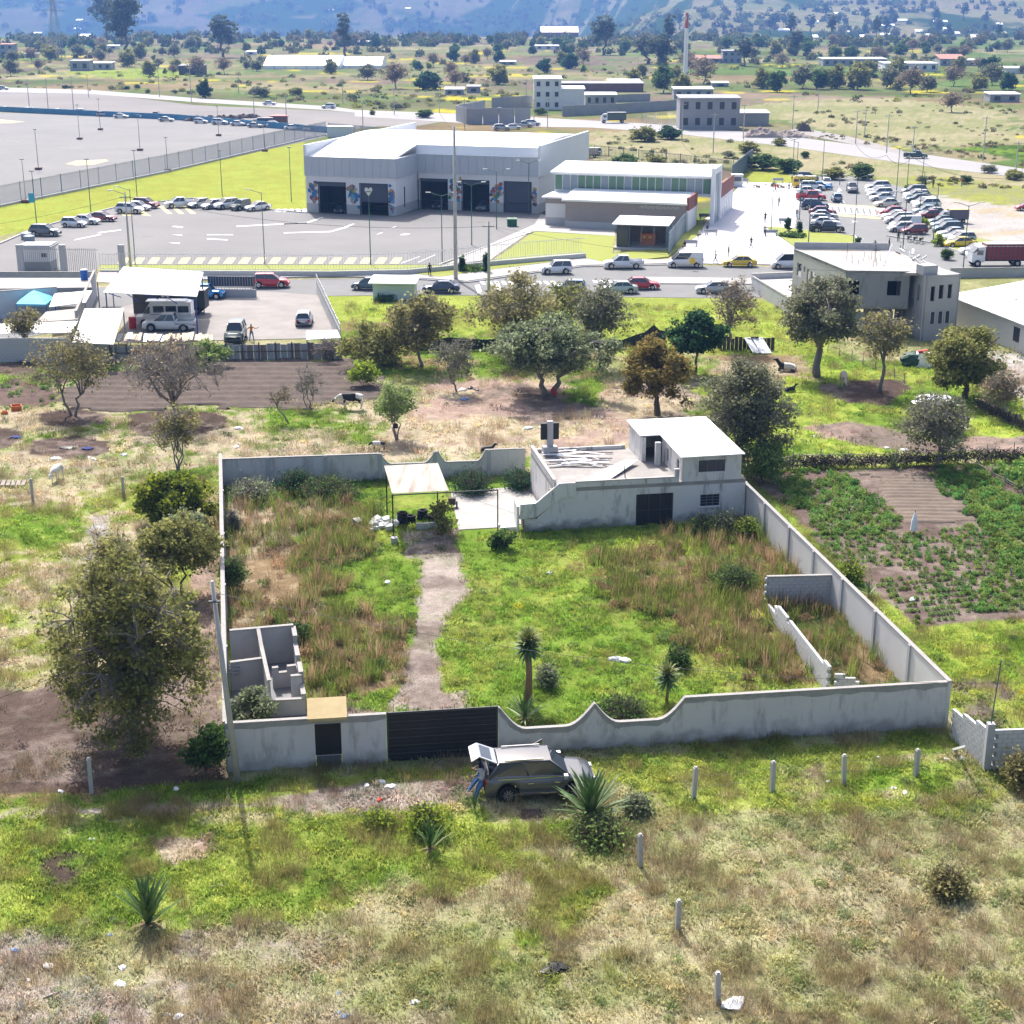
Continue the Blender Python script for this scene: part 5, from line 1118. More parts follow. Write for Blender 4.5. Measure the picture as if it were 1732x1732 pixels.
roofed('lean_to','long slanting white sheet roof reaching down to the block wall',[(143,522),(210,521),(192,582),(122,579)],[3.1,3.1,2.5,2.5],[1,2])
roofed('lean_to','white sheet roof next to the light blue tent',[(92,497),(156,491),(145,511),(83,519)],[3.0,3.0,2.7,2.7],[2,3])
roofed('lean_to','long low white sheet roof above the left block wall',[(-60,550),(132,543),(120,562),(-60,565)],[2.7,2.7,2.4,2.4],[2])
roofed('lean_to','grey slab roof between the white sheets left of the yard',[(78,527),(136,521),(132,540),(60,545)],[2.4,2.4,2.3,2.3],None,m=M('grey_asbestos',(.27,.25,.23),.9,(.36,.34,.32),1,.8))
roofed('lean_to','small white shed roof at the right corner of the dirt yard',[(518,560),(570,558),(576,571),(518,574)],[1.7,1.7,1.5,1.5],[2,3])
def pxwall(name,label,u0,v0,u1,v1,h,m,t=.18,cat='wall',cap=None,h2=None):
 a,b=G(u0,v0),G(u1,v1);c=(a+b)/2;rt=empty(name,(c.x,c.y,0),label,cat)
 k=MB();k.wall(a,b,t,0,(h,h2 or h));k.build('wall_face',m,rt)
 k=MB();k.wall(a,b,t+.08,(h+.002,(h2 or h)+.002),(h+.08,(h2 or h)+.08));k.build('coping',cap or capm,rt);return rt
pxwall('yard_wall','whitewashed wall behind the light blue tent',-60,545,100,532,3.0,dirtyw,.3)
pxwall('yard_wall','dark brown cement wall along the road left of the canopy',-80,480,160,480,1.4,cyard)
pxwall('yard_wall','tall cement wall dividing the tent court from the workshop yard',132,575,163,500,2.9,cyard)
k=MB();slabpx(k,[(-80,470),(152,470),(155,486),(-80,489)],[2.9]*4,.5);k.build('flat_roof',M('dusty_flat_roof',(.30,.27,.25),.9,(.40,.37,.34),.5,.9),label='dusty flat concrete roof with a blue barrel on it behind the tent',cat='roof')
blockwall('block_wall','pale block wall under the long low white roof at the left edge',G(-40,612),G(122,612),[(0,11),(1,11)],mat=blockm2)
blockwall('block_wall','pale block wall under the slanting white roof beside the metal fence',G(122,616),G(187,611),[(0,11),(1,11)],mat=blockm2)
# barrels
def barrel(p,m,label,h=.9,r=.3,lidm=None,z=0):
 rt=empty('barrel',(p.x,p.y,z),label,'barrel');OFF[rt.name]=Vector((p.x,p.y,0))
 k=MB();k.tube([(p.x,p.y,0),(p.x,p.y,h*.3),(p.x,p.y,h*.33),(p.x,p.y,h*.36),(p.x,p.y,h*.66),(p.x,p.y,h*.69),(p.x,p.y,h)],[r,r,r*1.06,r,r,r*1.06,r],14);k.build('drum',m,rt)
 k=MB();k.tube([(p.x,p.y,h+.002),(p.x,p.y,h+.06)],[r*1.03,r*.9],14);k.build('lid',lidm or m,rt)
barrel(G(225,556),M('red_drum',(.45,.02,.02),.5),'red steel drum at the left of the white passenger van',1.2,.38)
barrel(G(143,473,2.9),M('blue_drum',(.02,.12,.42),.5),'blue barrel with a white bag on top on the flat roof',1.1,.4,rw,2.9)
# tent
tb=M('light_blue_tarp',(.10,.42,.58),.6,(.14,.48,.62),1,.5)
cs=[G(27,514,2.1),G(78,515,2.1),G(92,502,2.1),G(38,501,2.1)];ct=(cs[0]+cs[1]+cs[2]+cs[3])/4;ct=Vector((ct.x,ct.y,3.2))
rt=empty('tent',(ct.x,ct.y,0),'light blue pyramid tent on thin blue legs in the left court','tent')
for i in range(4):k=MB();k.add([cs[i],cs[(i+1)%4],ct],[(0,1,2)]);k.quad(cs[i],cs[(i+1)%4],cs[(i+1)%4]-Vector((0,0,.22)),cs[i]-Vector((0,0,.22)));k.build('tent_panel',tb,rt);k=MB();k.bar((cs[i].x,cs[i].y,0),cs[i],.06);k.build('leg',bluep,rt)
# low plank shelter
rt=empty('plank_shelter',tuple(G(280,590)),'low shelter covered with loose pale planks between the fence and the pickup','shelter')
for i in range(30):
 u=196+i*5.5+rnd.uniform(-2,2);a=G(u,565+rnd.uniform(-2,2),1.0);b=G(u-3+rnd.uniform(-4,4),577+rnd.uniform(-2,2),1.0);b.z=a.z=1.0+rnd.uniform(-.05,.12)
 k=MB();k.bar(a,b,.32,.03);k.build('plank',rnd.choice([rw,blockm2,M('tan_plank',(.45,.36,.26),.8)])if i<18 else MATS['tan_plank'],rt)
for u in range(200,365,20):q=G(u,577,1);k=MB();k.bar((q.x,q.y,0),(q.x,q.y,.95),.08);k.build('leg',MATS['tan_plank'],rt)
# sheet metal fence
fm=M('weathered_zinc',(.26,.29,.33),.6,(.34,.37,.41),1.2,.9,stretch=(1,1,.3),c3=(.27,.30,.33));fm2=M('rusty_zinc',(.14,.12,.12),.7,(.26,.24,.24),1.2,.9,stretch=(1,1,.3))
rt=empty('sheet_fence',tuple(G(380,610)),'fence of weathered grey metal sheets between the dirt yard and the ploughed field','fence')
a,b=v2(G(188,612)),v2(G(578,607));n=34
for i in range(n):
 p,q=a.lerp(b,i/n),a.lerp(b,(i+.97)/n);off_=Vector((0,.04*(i%2)))
 k=MB();hh=1.55+rnd.uniform(-.12,.12);m_=4
 for j in range(m_):k.wall(p.lerp(q,j/m_)+off_,p.lerp(q,(j+1)/m_)+off_+Vector((0,.03)),.02,0,hh)
 k.build('zinc_sheet',fm if rnd.random()<.7 else fm2,rt)
for i in range(15):p=a.lerp(b,i/14);k=MB();k.box(p.x,p.y-.1,0,.1,.1,1.75);k.build('post',MATS['rust_dark'],rt)
k=MB();k.wall(a+Vector((0,-.07)),b+Vector((0,-.07)),.05,.8,.88);k.build('rail',MATS['rust_dark'],rt)
# boundary of pale slats on the right of the yard
rt=empty('slat_fence',tuple(G(555,520)),'pale slatted boundary fence on the right side of the dirt yard','fence')
a,b=v2(G(536,497)),v2(G(577,588));n=26
for i in range(n):p,q=a.lerp(b,i/n),a.lerp(b,(i+.8)/n);k=MB();k.wall(p,q,.06,0,2.3+rnd.uniform(-.06,.06));k.build('slat',M('pale_slat',(.42,.42,.41),.8,(.55,.54,.52),1,.8),rt)
k=MB();k.wall(a+Vector((-.07,0)),b+Vector((-.07,0)),.05,1.7,1.8);k.build('rail',gf,rt)
# barred gate by the road with dark sheeting
rt=empty('yard_gate',tuple(G(390,500)),'long barred gate with dark sheeting on a low wall by the road','gate')
a,b=v2(G(340,502)),v2(G(434,503))
k=MB();k.wall(a,b,.2,0,.95);k.build('base_wall',cyard,rt);k=MB();k.wall(a.lerp(b,.14),a.lerp(b,.97),.04,1.25,2.4);k.build('dark_sheeting',shut,rt)
for i in range(22):p=a.lerp(b,i/21);k=MB();k.box(p.x,p.y-.06,.95,.05,.05,1.75);k.build('bar',gf,rt)
for z in(1.15,2.45):k=MB();k.wall(a+Vector((0,-.1)),b+Vector((0,-.1)),.05,z,z+.07);k.build('rail',gf,rt)
# ---------------------------------------------------------------- unfinished grey building on the right
raw=stained('raw_cement_render',(.27,.27,.285),(.15,.145,.15));raw2=M('pale_cement',(.33,.32,.315),.9,(.42,.41,.40),.5,.9,bump=.2)
ub=empty('unfinished_building',tuple(G(1480,540)),'unfinished grey two storey concrete building with empty window holes and rubble on the flat roof','building')
ZT=6.6
U0,U1=v2(G(1431,457.5,ZT)),v2(G(1540,459,ZT));U=Fr(U0,U1);WU=(U1-U0).length
UL=v2(G(1343,421,ZT));lx,ly=U.L(UL)
def wallholes(fr_a,fr_b,t,z0,z1,holes,name,m,par,inward=1):
 "wall a-b with rectangular openings (s0, s1, zb, zt)"
 fr_a=v2(fr_a);fr_b=v2(fr_b);L=(fr_b-fr_a).length;d=(fr_b-fr_a)/L;nrm=Vector((-d.y,d.x))*t/2*inward;k=MB();c=0
 def seg(s0,s1,a,b):
  if s1-s0>.01 and b-a>.01:k.wall(v2(fr_a)+d*s0+nrm,v2(fr_a)+d*s1+nrm,t,a,b)
 for s0,s1,zb,zt in sorted(holes):seg(c,s0,z0,z1);seg(s0,s1,z0,zb);seg(s0,s1,zt,z1);c=s1
 seg(c,L,z0,z1);return k.build(name,m,par)
wallholes(U0,U1,.2,2.9,ZT,[(.3*.4,1.45,4.1,5.55),(WU*.66,WU*.87,4.1,5.6)],'upper_front_wall',raw,ub)
Lf=(UL-U0).length
hs=[]
for u0,u1,zb,zt in((1350,1358,3.9,5.3),(1362,1365,4.6,5.2),(1368,1372.5,3.2,5.1),(1375,1383,3.3,5.0),(1388,1396,2.9,4.9),(1404,1407.5,4.0,4.7)):
 s=[(u-1343)/(1431-1343)*Lf for u in(u0,u1)];hs.append((s[0],s[1],zb,zt))
wallholes(UL,U0,.2,0,ZT,hs,'left_wall',raw2,ub)
fl=U.P(lx+.0,ly)
k=MB();d=U.y
B0=v2(G(1503,423,ZT));
k.prism([U0,U1,v2(G(1530,461,ZT)),v2(G(1560,462,ZT)),v2(G(1607,461,ZT)),v2(G(1580,446,ZT)),v2(G(1507,424,ZT)),UL],ZT-.28,ZT-.02);k.build('roof_slab',M('dusty_roof_slab',(.28,.255,.24),.9,(.42,.39,.37),.5,.9),ub)
k=MB();k.wall(UL,B0,.15,ZT,ZT+.75);k.wall(UL,U0,.12,ZT,ZT+.06);k.build('block_parapet',blockm,ub)
k=MB();k.prism([U0+U.y*.2+U.x*.2,U1+U.y*.2,U1+U.y*6,U0+U.y*6+U.x*.2],2.7,2.9);k.build('floor_slab',raw2,ub)
q0,q1=U.P(.5,2.6),U.P(WU,2.6);wallholes(v2(q0),v2(q1),.2,0,2.7,[(WU*.15,WU*.3,.9,2.2),(WU*.75,WU*.9,0,2.2)],'ground_floor_wall',raw,ub)
k=MB();U.box(k,.6,2.6,2.4,2.45,.05,1.9);U.box(k,3.2,5.4,2.3,2.35,.05,2.1);k.build('white_sheet',dirtyw,ub)
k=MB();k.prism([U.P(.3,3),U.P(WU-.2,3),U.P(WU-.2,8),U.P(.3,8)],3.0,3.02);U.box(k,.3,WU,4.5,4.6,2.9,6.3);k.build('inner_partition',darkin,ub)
# tower
T0,T1=v2(G(1557,577)),v2(G(1614,573));T=Fr(T0,T1);WT=(T1-T0).length;TL_=v2(G(1528,560))
sw=lambda f0,f1,zb,zt:(WT*f0,WT*f1,zb,zt)
wallholes(T0,T1,.2,0,ZT,[sw(.18,.30,4.0,5.5),sw(.42,.55,4.2,5.6),sw(.68,.80,4.2,5.6)],'tower_front',raw2,ub)
for f in(.22,.45,.66):
 k=MB();a=T.P(WT*f,-.02);b=T.P(WT*(f+.12),-.02);k.wall(v2(a),v2(b),.06,1.7,2.9);w=k.build('window',dglass,ub)
 k=MB();k.wall(v2(T.P(WT*f-.05,-.05)),v2(T.P(WT*f,-.05)),.06,1.65,2.95);k.wall(v2(T.P(WT*(f+.12),-.05)),v2(T.P(WT*(f+.12)+.05,-.05)),.06,1.65,2.95);k.build('frame',alum,w)
Lt=(TL_-T0).length
wallholes(TL_,T0,.2,0,ZT,[(Lt*.35,Lt*.47,3.8,5.4),(Lt*.6,Lt*.72,3.8,5.4),(Lt*.4,Lt*.52,1.2,2.8)],'tower_side',raw,ub)
k=MB();tw=v2(T.P(WT,5.5));k.wall(T1,v2(tw),.2,0,ZT);k.wall(v2(tw),TL_+T.y*2,.2,0,ZT);k.build('tower_side',raw2,ub)
k=MB();k.prism([T0+T.y*.2,T1+T.y*.2,v2(tw),TL_+T.y*2,TL_],ZT-.2,ZT-.01);k.build('tower_slab',MATS['dusty_roof_slab'],ub)
p=T.P(.8,1.2);k=MB();k.box(p.x,p.y,ZT,1.6,1.4,.9,T.a);k.build('stair_hood',blockm,ub)
grp='rubble on the roof of the unfinished building'
for i in range(22):
 t=rnd.random();u=1523+t*55+rnd.gauss(0,3);v=424+t*35+rnd.gauss(0,2.5);p=G(u,v,ZT);s=rnd.uniform(.15,.45)
 k=MB();a=rnd.random()*3;k.bar(p+Vector((0,0,.1)),p+Vector((math.cos(a)*s*2.5,math.sin(a)*s*2.5,rnd.uniform(.1,.5))),s*.5);k.build('rubble',rnd.choice([rw,blockm,blockm2,MATS['rust_dark']]),label='piece of pale rubble in the heap on the roof of the unfinished building',cat='rubble',group=grp)
for i in range(12):
 p=G(1432+i*9.5 if i<8 else 1450+i*3,447+rnd.uniform(-8,4),ZT);k=MB();k.bar(p,p+Vector((rnd.uniform(-.1,.1),0,rnd.uniform(.6,1.0)if i%5 else 1.9)),.035);k.build('rebar',MATS['rust_dark'],ub)
k=MB();k.bar(G(1494,449,ZT),G(1502,445,ZT)+Vector((.3,0,2.0)),.1);k.build('leaning_board',rw,label='white board leaning upright on the roof of the unfinished building',cat='board')
pxwall('boundary_wall','dark block wall running down to the bare tree left of the unfinished building',1272,492,1342,536,1.7,cyard)
pxwall('boundary_wall','pale low block wall beside the road left of the unfinished building',1271,476,1345,473,.9,blockm2,.5)
sheet('courtyard',[(1276,492),(1272,477),(1345,474),(1345,534)],M('pale_courtyard',(.42,.39,.38),.9,(.5,.47,.46),1,.8),.3)
pxwall('boundary_wall','long grey block wall in front of the red box truck',1606,470,1760,468,1.15,cyard)
# warehouse
ws_=empty('warehouse',tuple(G(1690,585)),'long warehouse with a white corrugated roof and pale block wall at the right edge','warehouse')
W0,W1=v2(G(1604,546)),v2(G(1790,625));d=(W1-W0).normalized();nL=Vector((-d.y,d.x));Lw=(W1-W0).length
hw=2.9
bn=int(Lw/.5)
core=MB();core.wall(W0,W1,.16,0,hw);core.build('wall_core',mort,ws_)
k=MB();k.box(0,0,0,.47,.2,.2);bb=k.data('brick',blockm2);rz=math.atan2(d.y,d.x);wc=OFF[ws_.name]
for i in range(bn):
 for j in range(13):
  p=W0+d*(i*.5+.25*(j%2)+.25);o=part('brick',bb,ws_);o.location=(p.x-wc.x,p.y-wc.y,.02+j*.215);o.rotation_euler.z=rz
rg=M('warehouse_sheet',(.72,.72,.72),.5,(.78,.78,.78),.6,.6)
nS=24
for i in range(nS):
 a=W0+d*(Lw*i/nS)-nL*.5;b=W0+d*(Lw*(i+.985)/nS)-nL*.5;c=b+nL*9;e=a+nL*9;dz=.01*(i%2)
 k=MB();k.prism([a,b,c,e],[hw+.06+dz,hw+.06+dz,hw+1.3+dz,hw+1.3+dz],[hw+.12+dz,hw+.12+dz,hw+1.36+dz,hw+1.36+dz]);k.build('roof_sheet',rg,ws_)
 if i%3==1:
  f=a.lerp(b,.3)+nL*4;g=a.lerp(b,.7)+nL*4;k=MB();zz=[hw+.76,hw+.76,hw+.79,hw+.79];k.prism([f,g,g+nL*.25,f+nL*.25],zz,[z+.05 for z in zz]);k.build('roof_vent',plast,ws_)
for i in(.62,.95):p=W0+d*(Lw*i)-nL*.12;k=MB();k.wall(p,p+d*1.1,.08,1.0,2.4);k.build('window',dglass,ws_)
# lamp posts
lampm=M('green_lamp_post',(.05,.13,.10),.5);lampg=M('grey_lamp_post',(.22,.24,.25),.5)
def lamp(u,v,vt,label,m=lampm,arms=2,group='lamp posts',r=.075,foot=False):
 b=G(u,v);h=HT(v,vt);rt=empty('lamp_post',tuple(b),label,'lamp post',group)
 k=MB();k.tube([b,b+Vector((0,0,h))],[r,r*.6],6);k.build('pole',m,rt)
 for s in([-1,1]if arms==2 else([-1]if arms==1 else[])):
  k=MB();k.bar(b+Vector((0,0,h-.15)),b+Vector((s*1.5,0,h+.35)),.06);k.build('arm',m,rt)
  k=MB();k.box(b.x+s*1.7,b.y,h+.3,.6,.22,.1);k.build('lamp_head',whf,rt)
 if arms==0:k=MB();k.box(b.x,b.y,h,.7,.3,.15);k.build('lamp_head',lampg,rt)
 if foot:k=MB();k.box(b.x,b.y,0,1.2,1.2,.5);k.build('footing',M('red_footing',(.14,.07,.06),.8),rt)
for u,v,vt,a,f,w in[(195/2.986,858/2.986,655/2.986,0,True,'with a dark footing, nearest the left edge of the big lot'),(135,236,178,0,True,'second from the left with a dark footing on the big lot'),(170,220,168,0,True,'third from the left along the big lot'),(237,255,195,0,True,'fourth from the left on the big lot'),(370,230,180,0,True,'right of the soil heaps on the big lot'),
      (284,290,233,0,True,'standing at the mesh fence in the middle'),(448,256,212,0,True,'at the mesh fence near the hall'),(44,343,270,0,True,'at the mesh fence by the left edge'),(62,378,290,0,False,'carrying a small blue sign on the left lawn'),(154,361,270,0,False,'on the lawn left of the car cluster'),(232,334,255,0,False,'on the lawn behind the maroon car'),
      (376,332,255,0,False,'on the lawn behind the car row'),(493,341,250,0,False,'on the lawn beside the hall')]:
 lamp(u,v,vt,'thin dark lamp post '+w,lampg if f else lampm,a,foot=f)
lamp(448,447,325,'slim grey lamp post with a pale head at the yellow hatching',lampg,1);lamp(627,448,325,'green lamp post with a heart shaped pale sign before the hall corner',lampm,0)
lamp(748,443,330,'green double armed lamp post left of the tall concrete pole');lamp(798,415,312,'green double armed lamp post in front of the fourth door');lamp(840,388,290,'green double armed lamp post in front of the fifth door');lamp(894,364,275,'green double armed lamp post at the corner of the hall')
lamp(229,447,320,'slim grey lamp post beside the left utility pole',lampg,1)
for u,v,vt,w in[(1304,392,315,'on the plaza at the corner of the planter'),(1367,416,300,'at the planter edge behind the unfinished building'),(1443,419,300,'at the lower end of the car park lane'),(1339,320,235,'at the top left of the car park'),(1346,318,240,'beside the yellow bus'),(1390,312,237,'at the top of the car park lane'),(1527,422,328,'at the end of the middle row'),(1578,410,330,'in the island beside the taxi'),
     (1629,455,347,'in front of the red box truck'),(1515,340,250,'in the island at the top'),(1533,330,258,'between the middle and right rows at the top'),(1562,322,290,'at the gravel edge by three people'),(1584,360,310,'in the island above the yellow box truck'),(1555,365,262,'in the middle of the tree island'),(1352,372,300,'at the left row beside the speed table')]:
 lamp(u,v,vt,'green lamp post '+w,arms=2 if u%2 else 1)
k=MB();p=G(62,378);k.box(p.x-.4,p.y-.1,3.2,.9,.06,1.4);k.build('blue_sign',M('sign_blue',(.05,.35,.6),.5),label='small light blue banner fixed to a lamp post on the left lawn',cat='banner')
k=MB();p=G(627,448);h=HT(448,325);q=Vector((p.x,p.y-.1,h+.1));
k.poly([q+Vector((0,0,-.6)),q+Vector((.5,0,.1)),q+Vector((.45,0,.45)),q+Vector((.2,0,.5)),q+Vector((0,0,.3)),q+Vector((-.2,0,.5)),q+Vector((-.45,0,.45)),q+Vector((-.5,0,.1))]);k.poly([Vector(t)+Vector((0,.05,0))for t in k.v[:8]]);k.build('heart_sign',whf,label='white heart shaped sign on top of the lamp post before the hall',cat='sign')
# benches on the plaza
for u,v,lb in[(1202,399,'stone bench nearest the glazed booth on the plaza'),(1168,418,'stone bench lower on the plaza edge'),(1193,372,'bench at the office wall on the plaza'),(1328,380,'grey bench beside the planter lawn'),(1304,400,'small bench at the lamp post by the planter'),(1316,310,'bench at the far edge of the plaza'),(1257,311,'bench near the white booth behind the office')]:
 p=G(u,v);rt=empty('bench',(p.x,p.y,.12),lb,'bench','benches on the plaza');OFF[rt.name]=Vector((p.x,p.y,0))
 k=MB();k.box(p.x,p.y,.38,2.0,.5,.1);k.build('seat',grw,rt)
 for s in(-.8,.8):k=MB();k.box(p.x+s,p.y,0,.15,.45,.38);k.build('leg',grw,rt)
 k=MB();k.box(p.x,p.y+.25,.45,2.0,.07,.4);k.build('backrest',grw,rt)
p=G(1246,316);rt=empty('ticket_booth',tuple(p),'little white booth with a dark window at the head of the plaza','booth');k=MB();k.box(p.x,p.y,0,1.9,1.6,2.2);k.build('booth_wall',alum,rt);k=MB();k.box(p.x,p.y-.82,1.1,1.4,.04,.8);k.build('window',dglass,rt);k=MB();k.box(p.x,p.y,2.202,2.1,1.8,.1);k.build('roof',whr,rt)
# oil and water stains on the yard, wires along the far poles, strands between the fence posts
def stains(name,l,m,z):
 b=MB()
 for u,v,w,h in l:
  r_=random.Random(u);n=11;b_=[G(u+w*math.cos(6.28*i/n)*r_.uniform(.6,1.2),v+h*math.sin(6.28*i/n)*r_.uniform(.6,1.2))for i in range(n)];b.prism([(p.x,p.y)for p in b_],z-.01,z)
 b.build(name,m,kind='structure')
stains('oil_stain',[(705,371,12,2),(812,376,7,1.5),(730,372,5,1),(560,372,9,1.2),(640,390,14,1.6),(500,405,16,1.5),(330,425,18,2),(250,400,12,1.5),(860,372,6,1.2)],M('oily_asphalt',(.085,.083,.08),.75,(.14,.137,.132),.5,.9),.037)
stains('oil_stain',[(120,250,30,2.5),(300,235,24,2),(60,300,26,3),(210,268,22,2),(380,228,18,1.5),(30,240,16,2)],MATS['oily_asphalt'],.037)
for a,b in(((1173,1351),(1306,1337)),((1306,1337),(1427,1325)),((1427,1325),(1549,1313)),((1083,1463),(1146,1575)),((1146,1575),(1214,1697))):
 for z in(.6,1.1):wire(G(*a)+Vector((0,0,z)),G(*b)+Vector((0,0,z)),.07,f'{"lower" if z < 1 else "upper"} strand of fence wire between posts, starting {"at the lone lower post" if a[0] == 1083 else "at the middle foreground post" if a[0] == 1146 else "at the post by the agave" if a[0] == 1173 else "at the second upper post" if a[0] == 1306 else "at the third upper post"}',.007,8)
for i,(a,b)in enumerate((((1153,240,10.5),(1206,262,11)),((1447,243,10.5),(1499,262,11.5)),((1499,262,11.5),(1543,266,9.5)),((1543,266,9.5),(1717,300,10.5)),((743,190,11),(786,222,11)))):
 wire(G(*a),G(*b),1.2,'far road wire sagging between pale poles, '+['left of the roadside house','at the dirt road fork','right of the fork','reaching the right edge','over the grey ruin'][i],.03)
# ---------------------------------------------------------------- trees
bark=M('bark',(.085,.065,.05),.95,(.15,.12,.095),3,.8,bump=.5,bscale=15,stretch=(1,1,.3));barkg=M('grey_bark',(.17,.15,.135),.95,(.25,.225,.20),3,.8,stretch=(1,1,.3))
leafm=MA('leaves',r=.75,transl=.5,spec=.15)
def leafquads(cen,size,r_,flat=.0,asp=1.6):
 n=len(cen);d=r_.normal(size=(n,3));d/=np.linalg.norm(d,axis=1)[:,None]
 e=r_.normal(size=(n,3));e[:,2]*=.6;e-=d*(e*d).sum(1)[:,None];e/=np.linalg.norm(e,axis=1)[:,None]
 s=(size*r_.uniform(.6,1.35,n))[:,None];b=np.cross(d,e)
 v=np.stack([cen-e*s*asp/2,cen+b*s/2,cen+e*s*asp/2,cen-b*s/2],1);return v.reshape(-1,3)
def quadmesh(name,v,cols,mat):
 me=bpy.data.meshes.new(name);n=len(v)//4
 me.vertices.add(len(v));me.vertices.foreach_set('co',v.astype(np.float32).ravel());me.loops.add(n*4);me.loops.foreach_set('vertex_index',np.arange(n*4,dtype=np.int32))
 me.polygons.add(n);me.polygons.foreach_set('loop_start',np.arange(0,n*4,4,dtype=np.int32));me.update(calc_edges=True)
 setcol(me,cols,'FACE');me.materials.append(mat);return me
PALT=dict(olive=[(.25,.26,.08),(.31,.30,.10),(.16,.17,.055)],oliveb=[(.27,.245,.10),(.21,.195,.08),(.33,.30,.135)],yellowg=[(.230,.265,.023),(.150,.196,.023),(.052,.081,.017)],silver=[(.22,.26,.14),(.15,.18,.085),(.32,.36,.22)],
   grn=[(.072,.136,.032),(.128,.200,.048),(.048,.096,.029)],dgrn=[(.032,.088,.035),(.056,.128,.048),(.024,.056,.029)],orange=[(.22,.175,.055),(.27,.195,.06),(.15,.14,.04)],greyo=[(.20,.21,.12),(.15,.16,.09),(.28,.28,.18)],
   light=[(.20,.29,.08),(.27,.35,.11),(.15,.22,.06)],brown=[(.272,.208,.136),(.192,.160,.096),(.352,.288,.192)],euc=[(.075,.095,.065),(.11,.13,.08),(.05,.07,.05)],lime=[(.230,.323,.035),(.311,.369,.046),(.138,.207,.035)])
def tree_data(seed,H,Rc,pal,trunk=.25,nleaf=6000,ls=.16,clump=60,sig=.45,bare=0,limbs=6,cz=None,rz=None,tr=None,low=.0,multi=1,mat=None,top=1.0,lean=0):
 r=np.random.default_rng(seed);rr=random.Random(seed)
 th=H*trunk;cz=cz or(H+th*(1-low))/2;rz=rz or(H-th*(1-low))/2;tr=tr or max(.05,H*.022)
 wood=MB();nodes=[]
 for m in range(multi):
  a0=rr.random()*6.28;sp=(.0 if multi==1 else.12*Rc)
  p=Vector((math.cos(a0)*sp*.5,math.sin(a0)*sp*.5,-.1));pts=[p];tt=Vector((math.cos(a0)*(.15 if multi==1 else.5)*Rc*.5+lean,math.sin(a0)*.3*Rc*.5,0))
  for i in range(1,5):t=i/4;pts.append(Vector((p.x+tt.x*t+rr.gauss(0,.03*H*t),p.y+tt.y*t+rr.gauss(0,.03*H*t),th*t+.001)))
  wood.tube(pts,[tr*(1.25-.5*i/4)/math.sqrt(multi)for i in range(5)],7)
  L=limbs if multi==1 else max(2,limbs//multi)
  for l in range(L):
   a=2*math.pi*(l+rr.random()*.6)/L+a0;s=pts[-1].lerp(pts[-2],rr.random()*.6)
   rad=Rc*rr.uniform(.45,.75)*(.35 if l==0 else 1);e=Vector((s.x+rad*math.cos(a),s.y+rad*math.sin(a),cz+rz*rr.uniform(-.15,.75)))
   if l==0:e.z=cz+rz*.8
   q=[s];
   for i in range(1,6):t=i/5;q.append(s.lerp(e,t)+Vector((rr.gauss(0,.05*Rc),rr.gauss(0,.05*Rc),.12*H*math.sin(t*math.pi)*.6)))
   wood.tube(q,[tr*.62*(1-.8*i/5)/math.sqrt(multi)+.01 for i in range(6)],5);nodes+=q[1:]
 N=np.array([tuple(x)for x in nodes])
 c=[];lob=[(rr.uniform(0,6.28),rr.uniform(.78,1.15))for _ in range(7)]
 while len(c)<clump:
  v=r.normal(size=3);v/=np.linalg.norm(v);q=r.random()**.42
  an=math.atan2(v[1],v[0]);k=1+.16*math.sin(3*an+lob[0][0]+2*v[2])+.12*math.sin(5*an+lob[1][0]-3*v[2])
  p=v*q*k;
  if p[2]<-.85:continue
  tp=1-.28*max(p[2],0)
  c.append((p[0]*Rc*tp+lean*.5,p[1]*Rc*tp,cz+p[2]*rz))
 c=np.array(c)
 for p in c:
  d=np.linalg.norm(N-p,axis=1);j=int(d.argmin());s=Vector(N[j]);e=Vector(p)
  m=s.lerp(e,.5)+Vector((rr.gauss(0,.06),rr.gauss(0,.06),.1*(e-s).length))
  wood.tube([s,m,e],[tr*.18+.008,tr*.12+.006,.006],4 if bare<.4 else 3,cap=False)
  for _ in range(int(2+bare*16)):
   dd=Vector(tuple(r.normal(size=3)));dd.z=abs(dd.z)*1.2;dd.normalize();l_=sig*rr.uniform(.8,2.2)
   b=e.lerp(m,rr.random()*.8);k2=b+dd*l_;mm=b.lerp(k2,.5)+Vector((rr.gauss(0,.05),rr.gauss(0,.05),0))
   wood.tube([b,mm,k2],[.016,.010,.004],3,cap=False)
 w=r.uniform(.1,1.9,clump);w/=w.sum();idx=r.choice(clump,nleaf,p=w)
 cen=c[idx]+r.normal(size=(nleaf,3))*np.array([sig,sig,sig*.7])*.85
 cen[:,2]=np.maximum(cen[:,2],.05)
 v=leafquads(cen,np.full(nleaf,ls),r)
 P_=np.array(PALT[pal]);k=r.random((clump,1));base=P_[0]*(1-k)+P_[1]*k;lc=base[idx];t=(r.random(nleaf)<.25)[:,None];lc=np.where(t,P_[2],lc)*r.uniform(.75,1.25,(nleaf,1))
 wd=wood.data('trunk',barkg if bare>.4 or pal in('silver','greyo')else bark);wd.polygons.foreach_set('use_smooth',[True]*len(wd.polygons))
 return wd,quadmesh('crown',v,lc,mat or leafm)
def tree(u,v,vt,wpx,label,pal='olive',cat='tree',name='tree',group=None,seed=None,near=True,**k):
 b=G(u,v);s=SC(v);Rc=wpx/2/s;H=HT(v,vt)*.97
 wd,cr=tree_data(seed if seed is not None else int(u*7+v),H,Rc,pal,**k)
 rt=empty(name,tuple(b),label,cat,group);part('trunk',wd,rt);part('crown',cr,rt);return rt
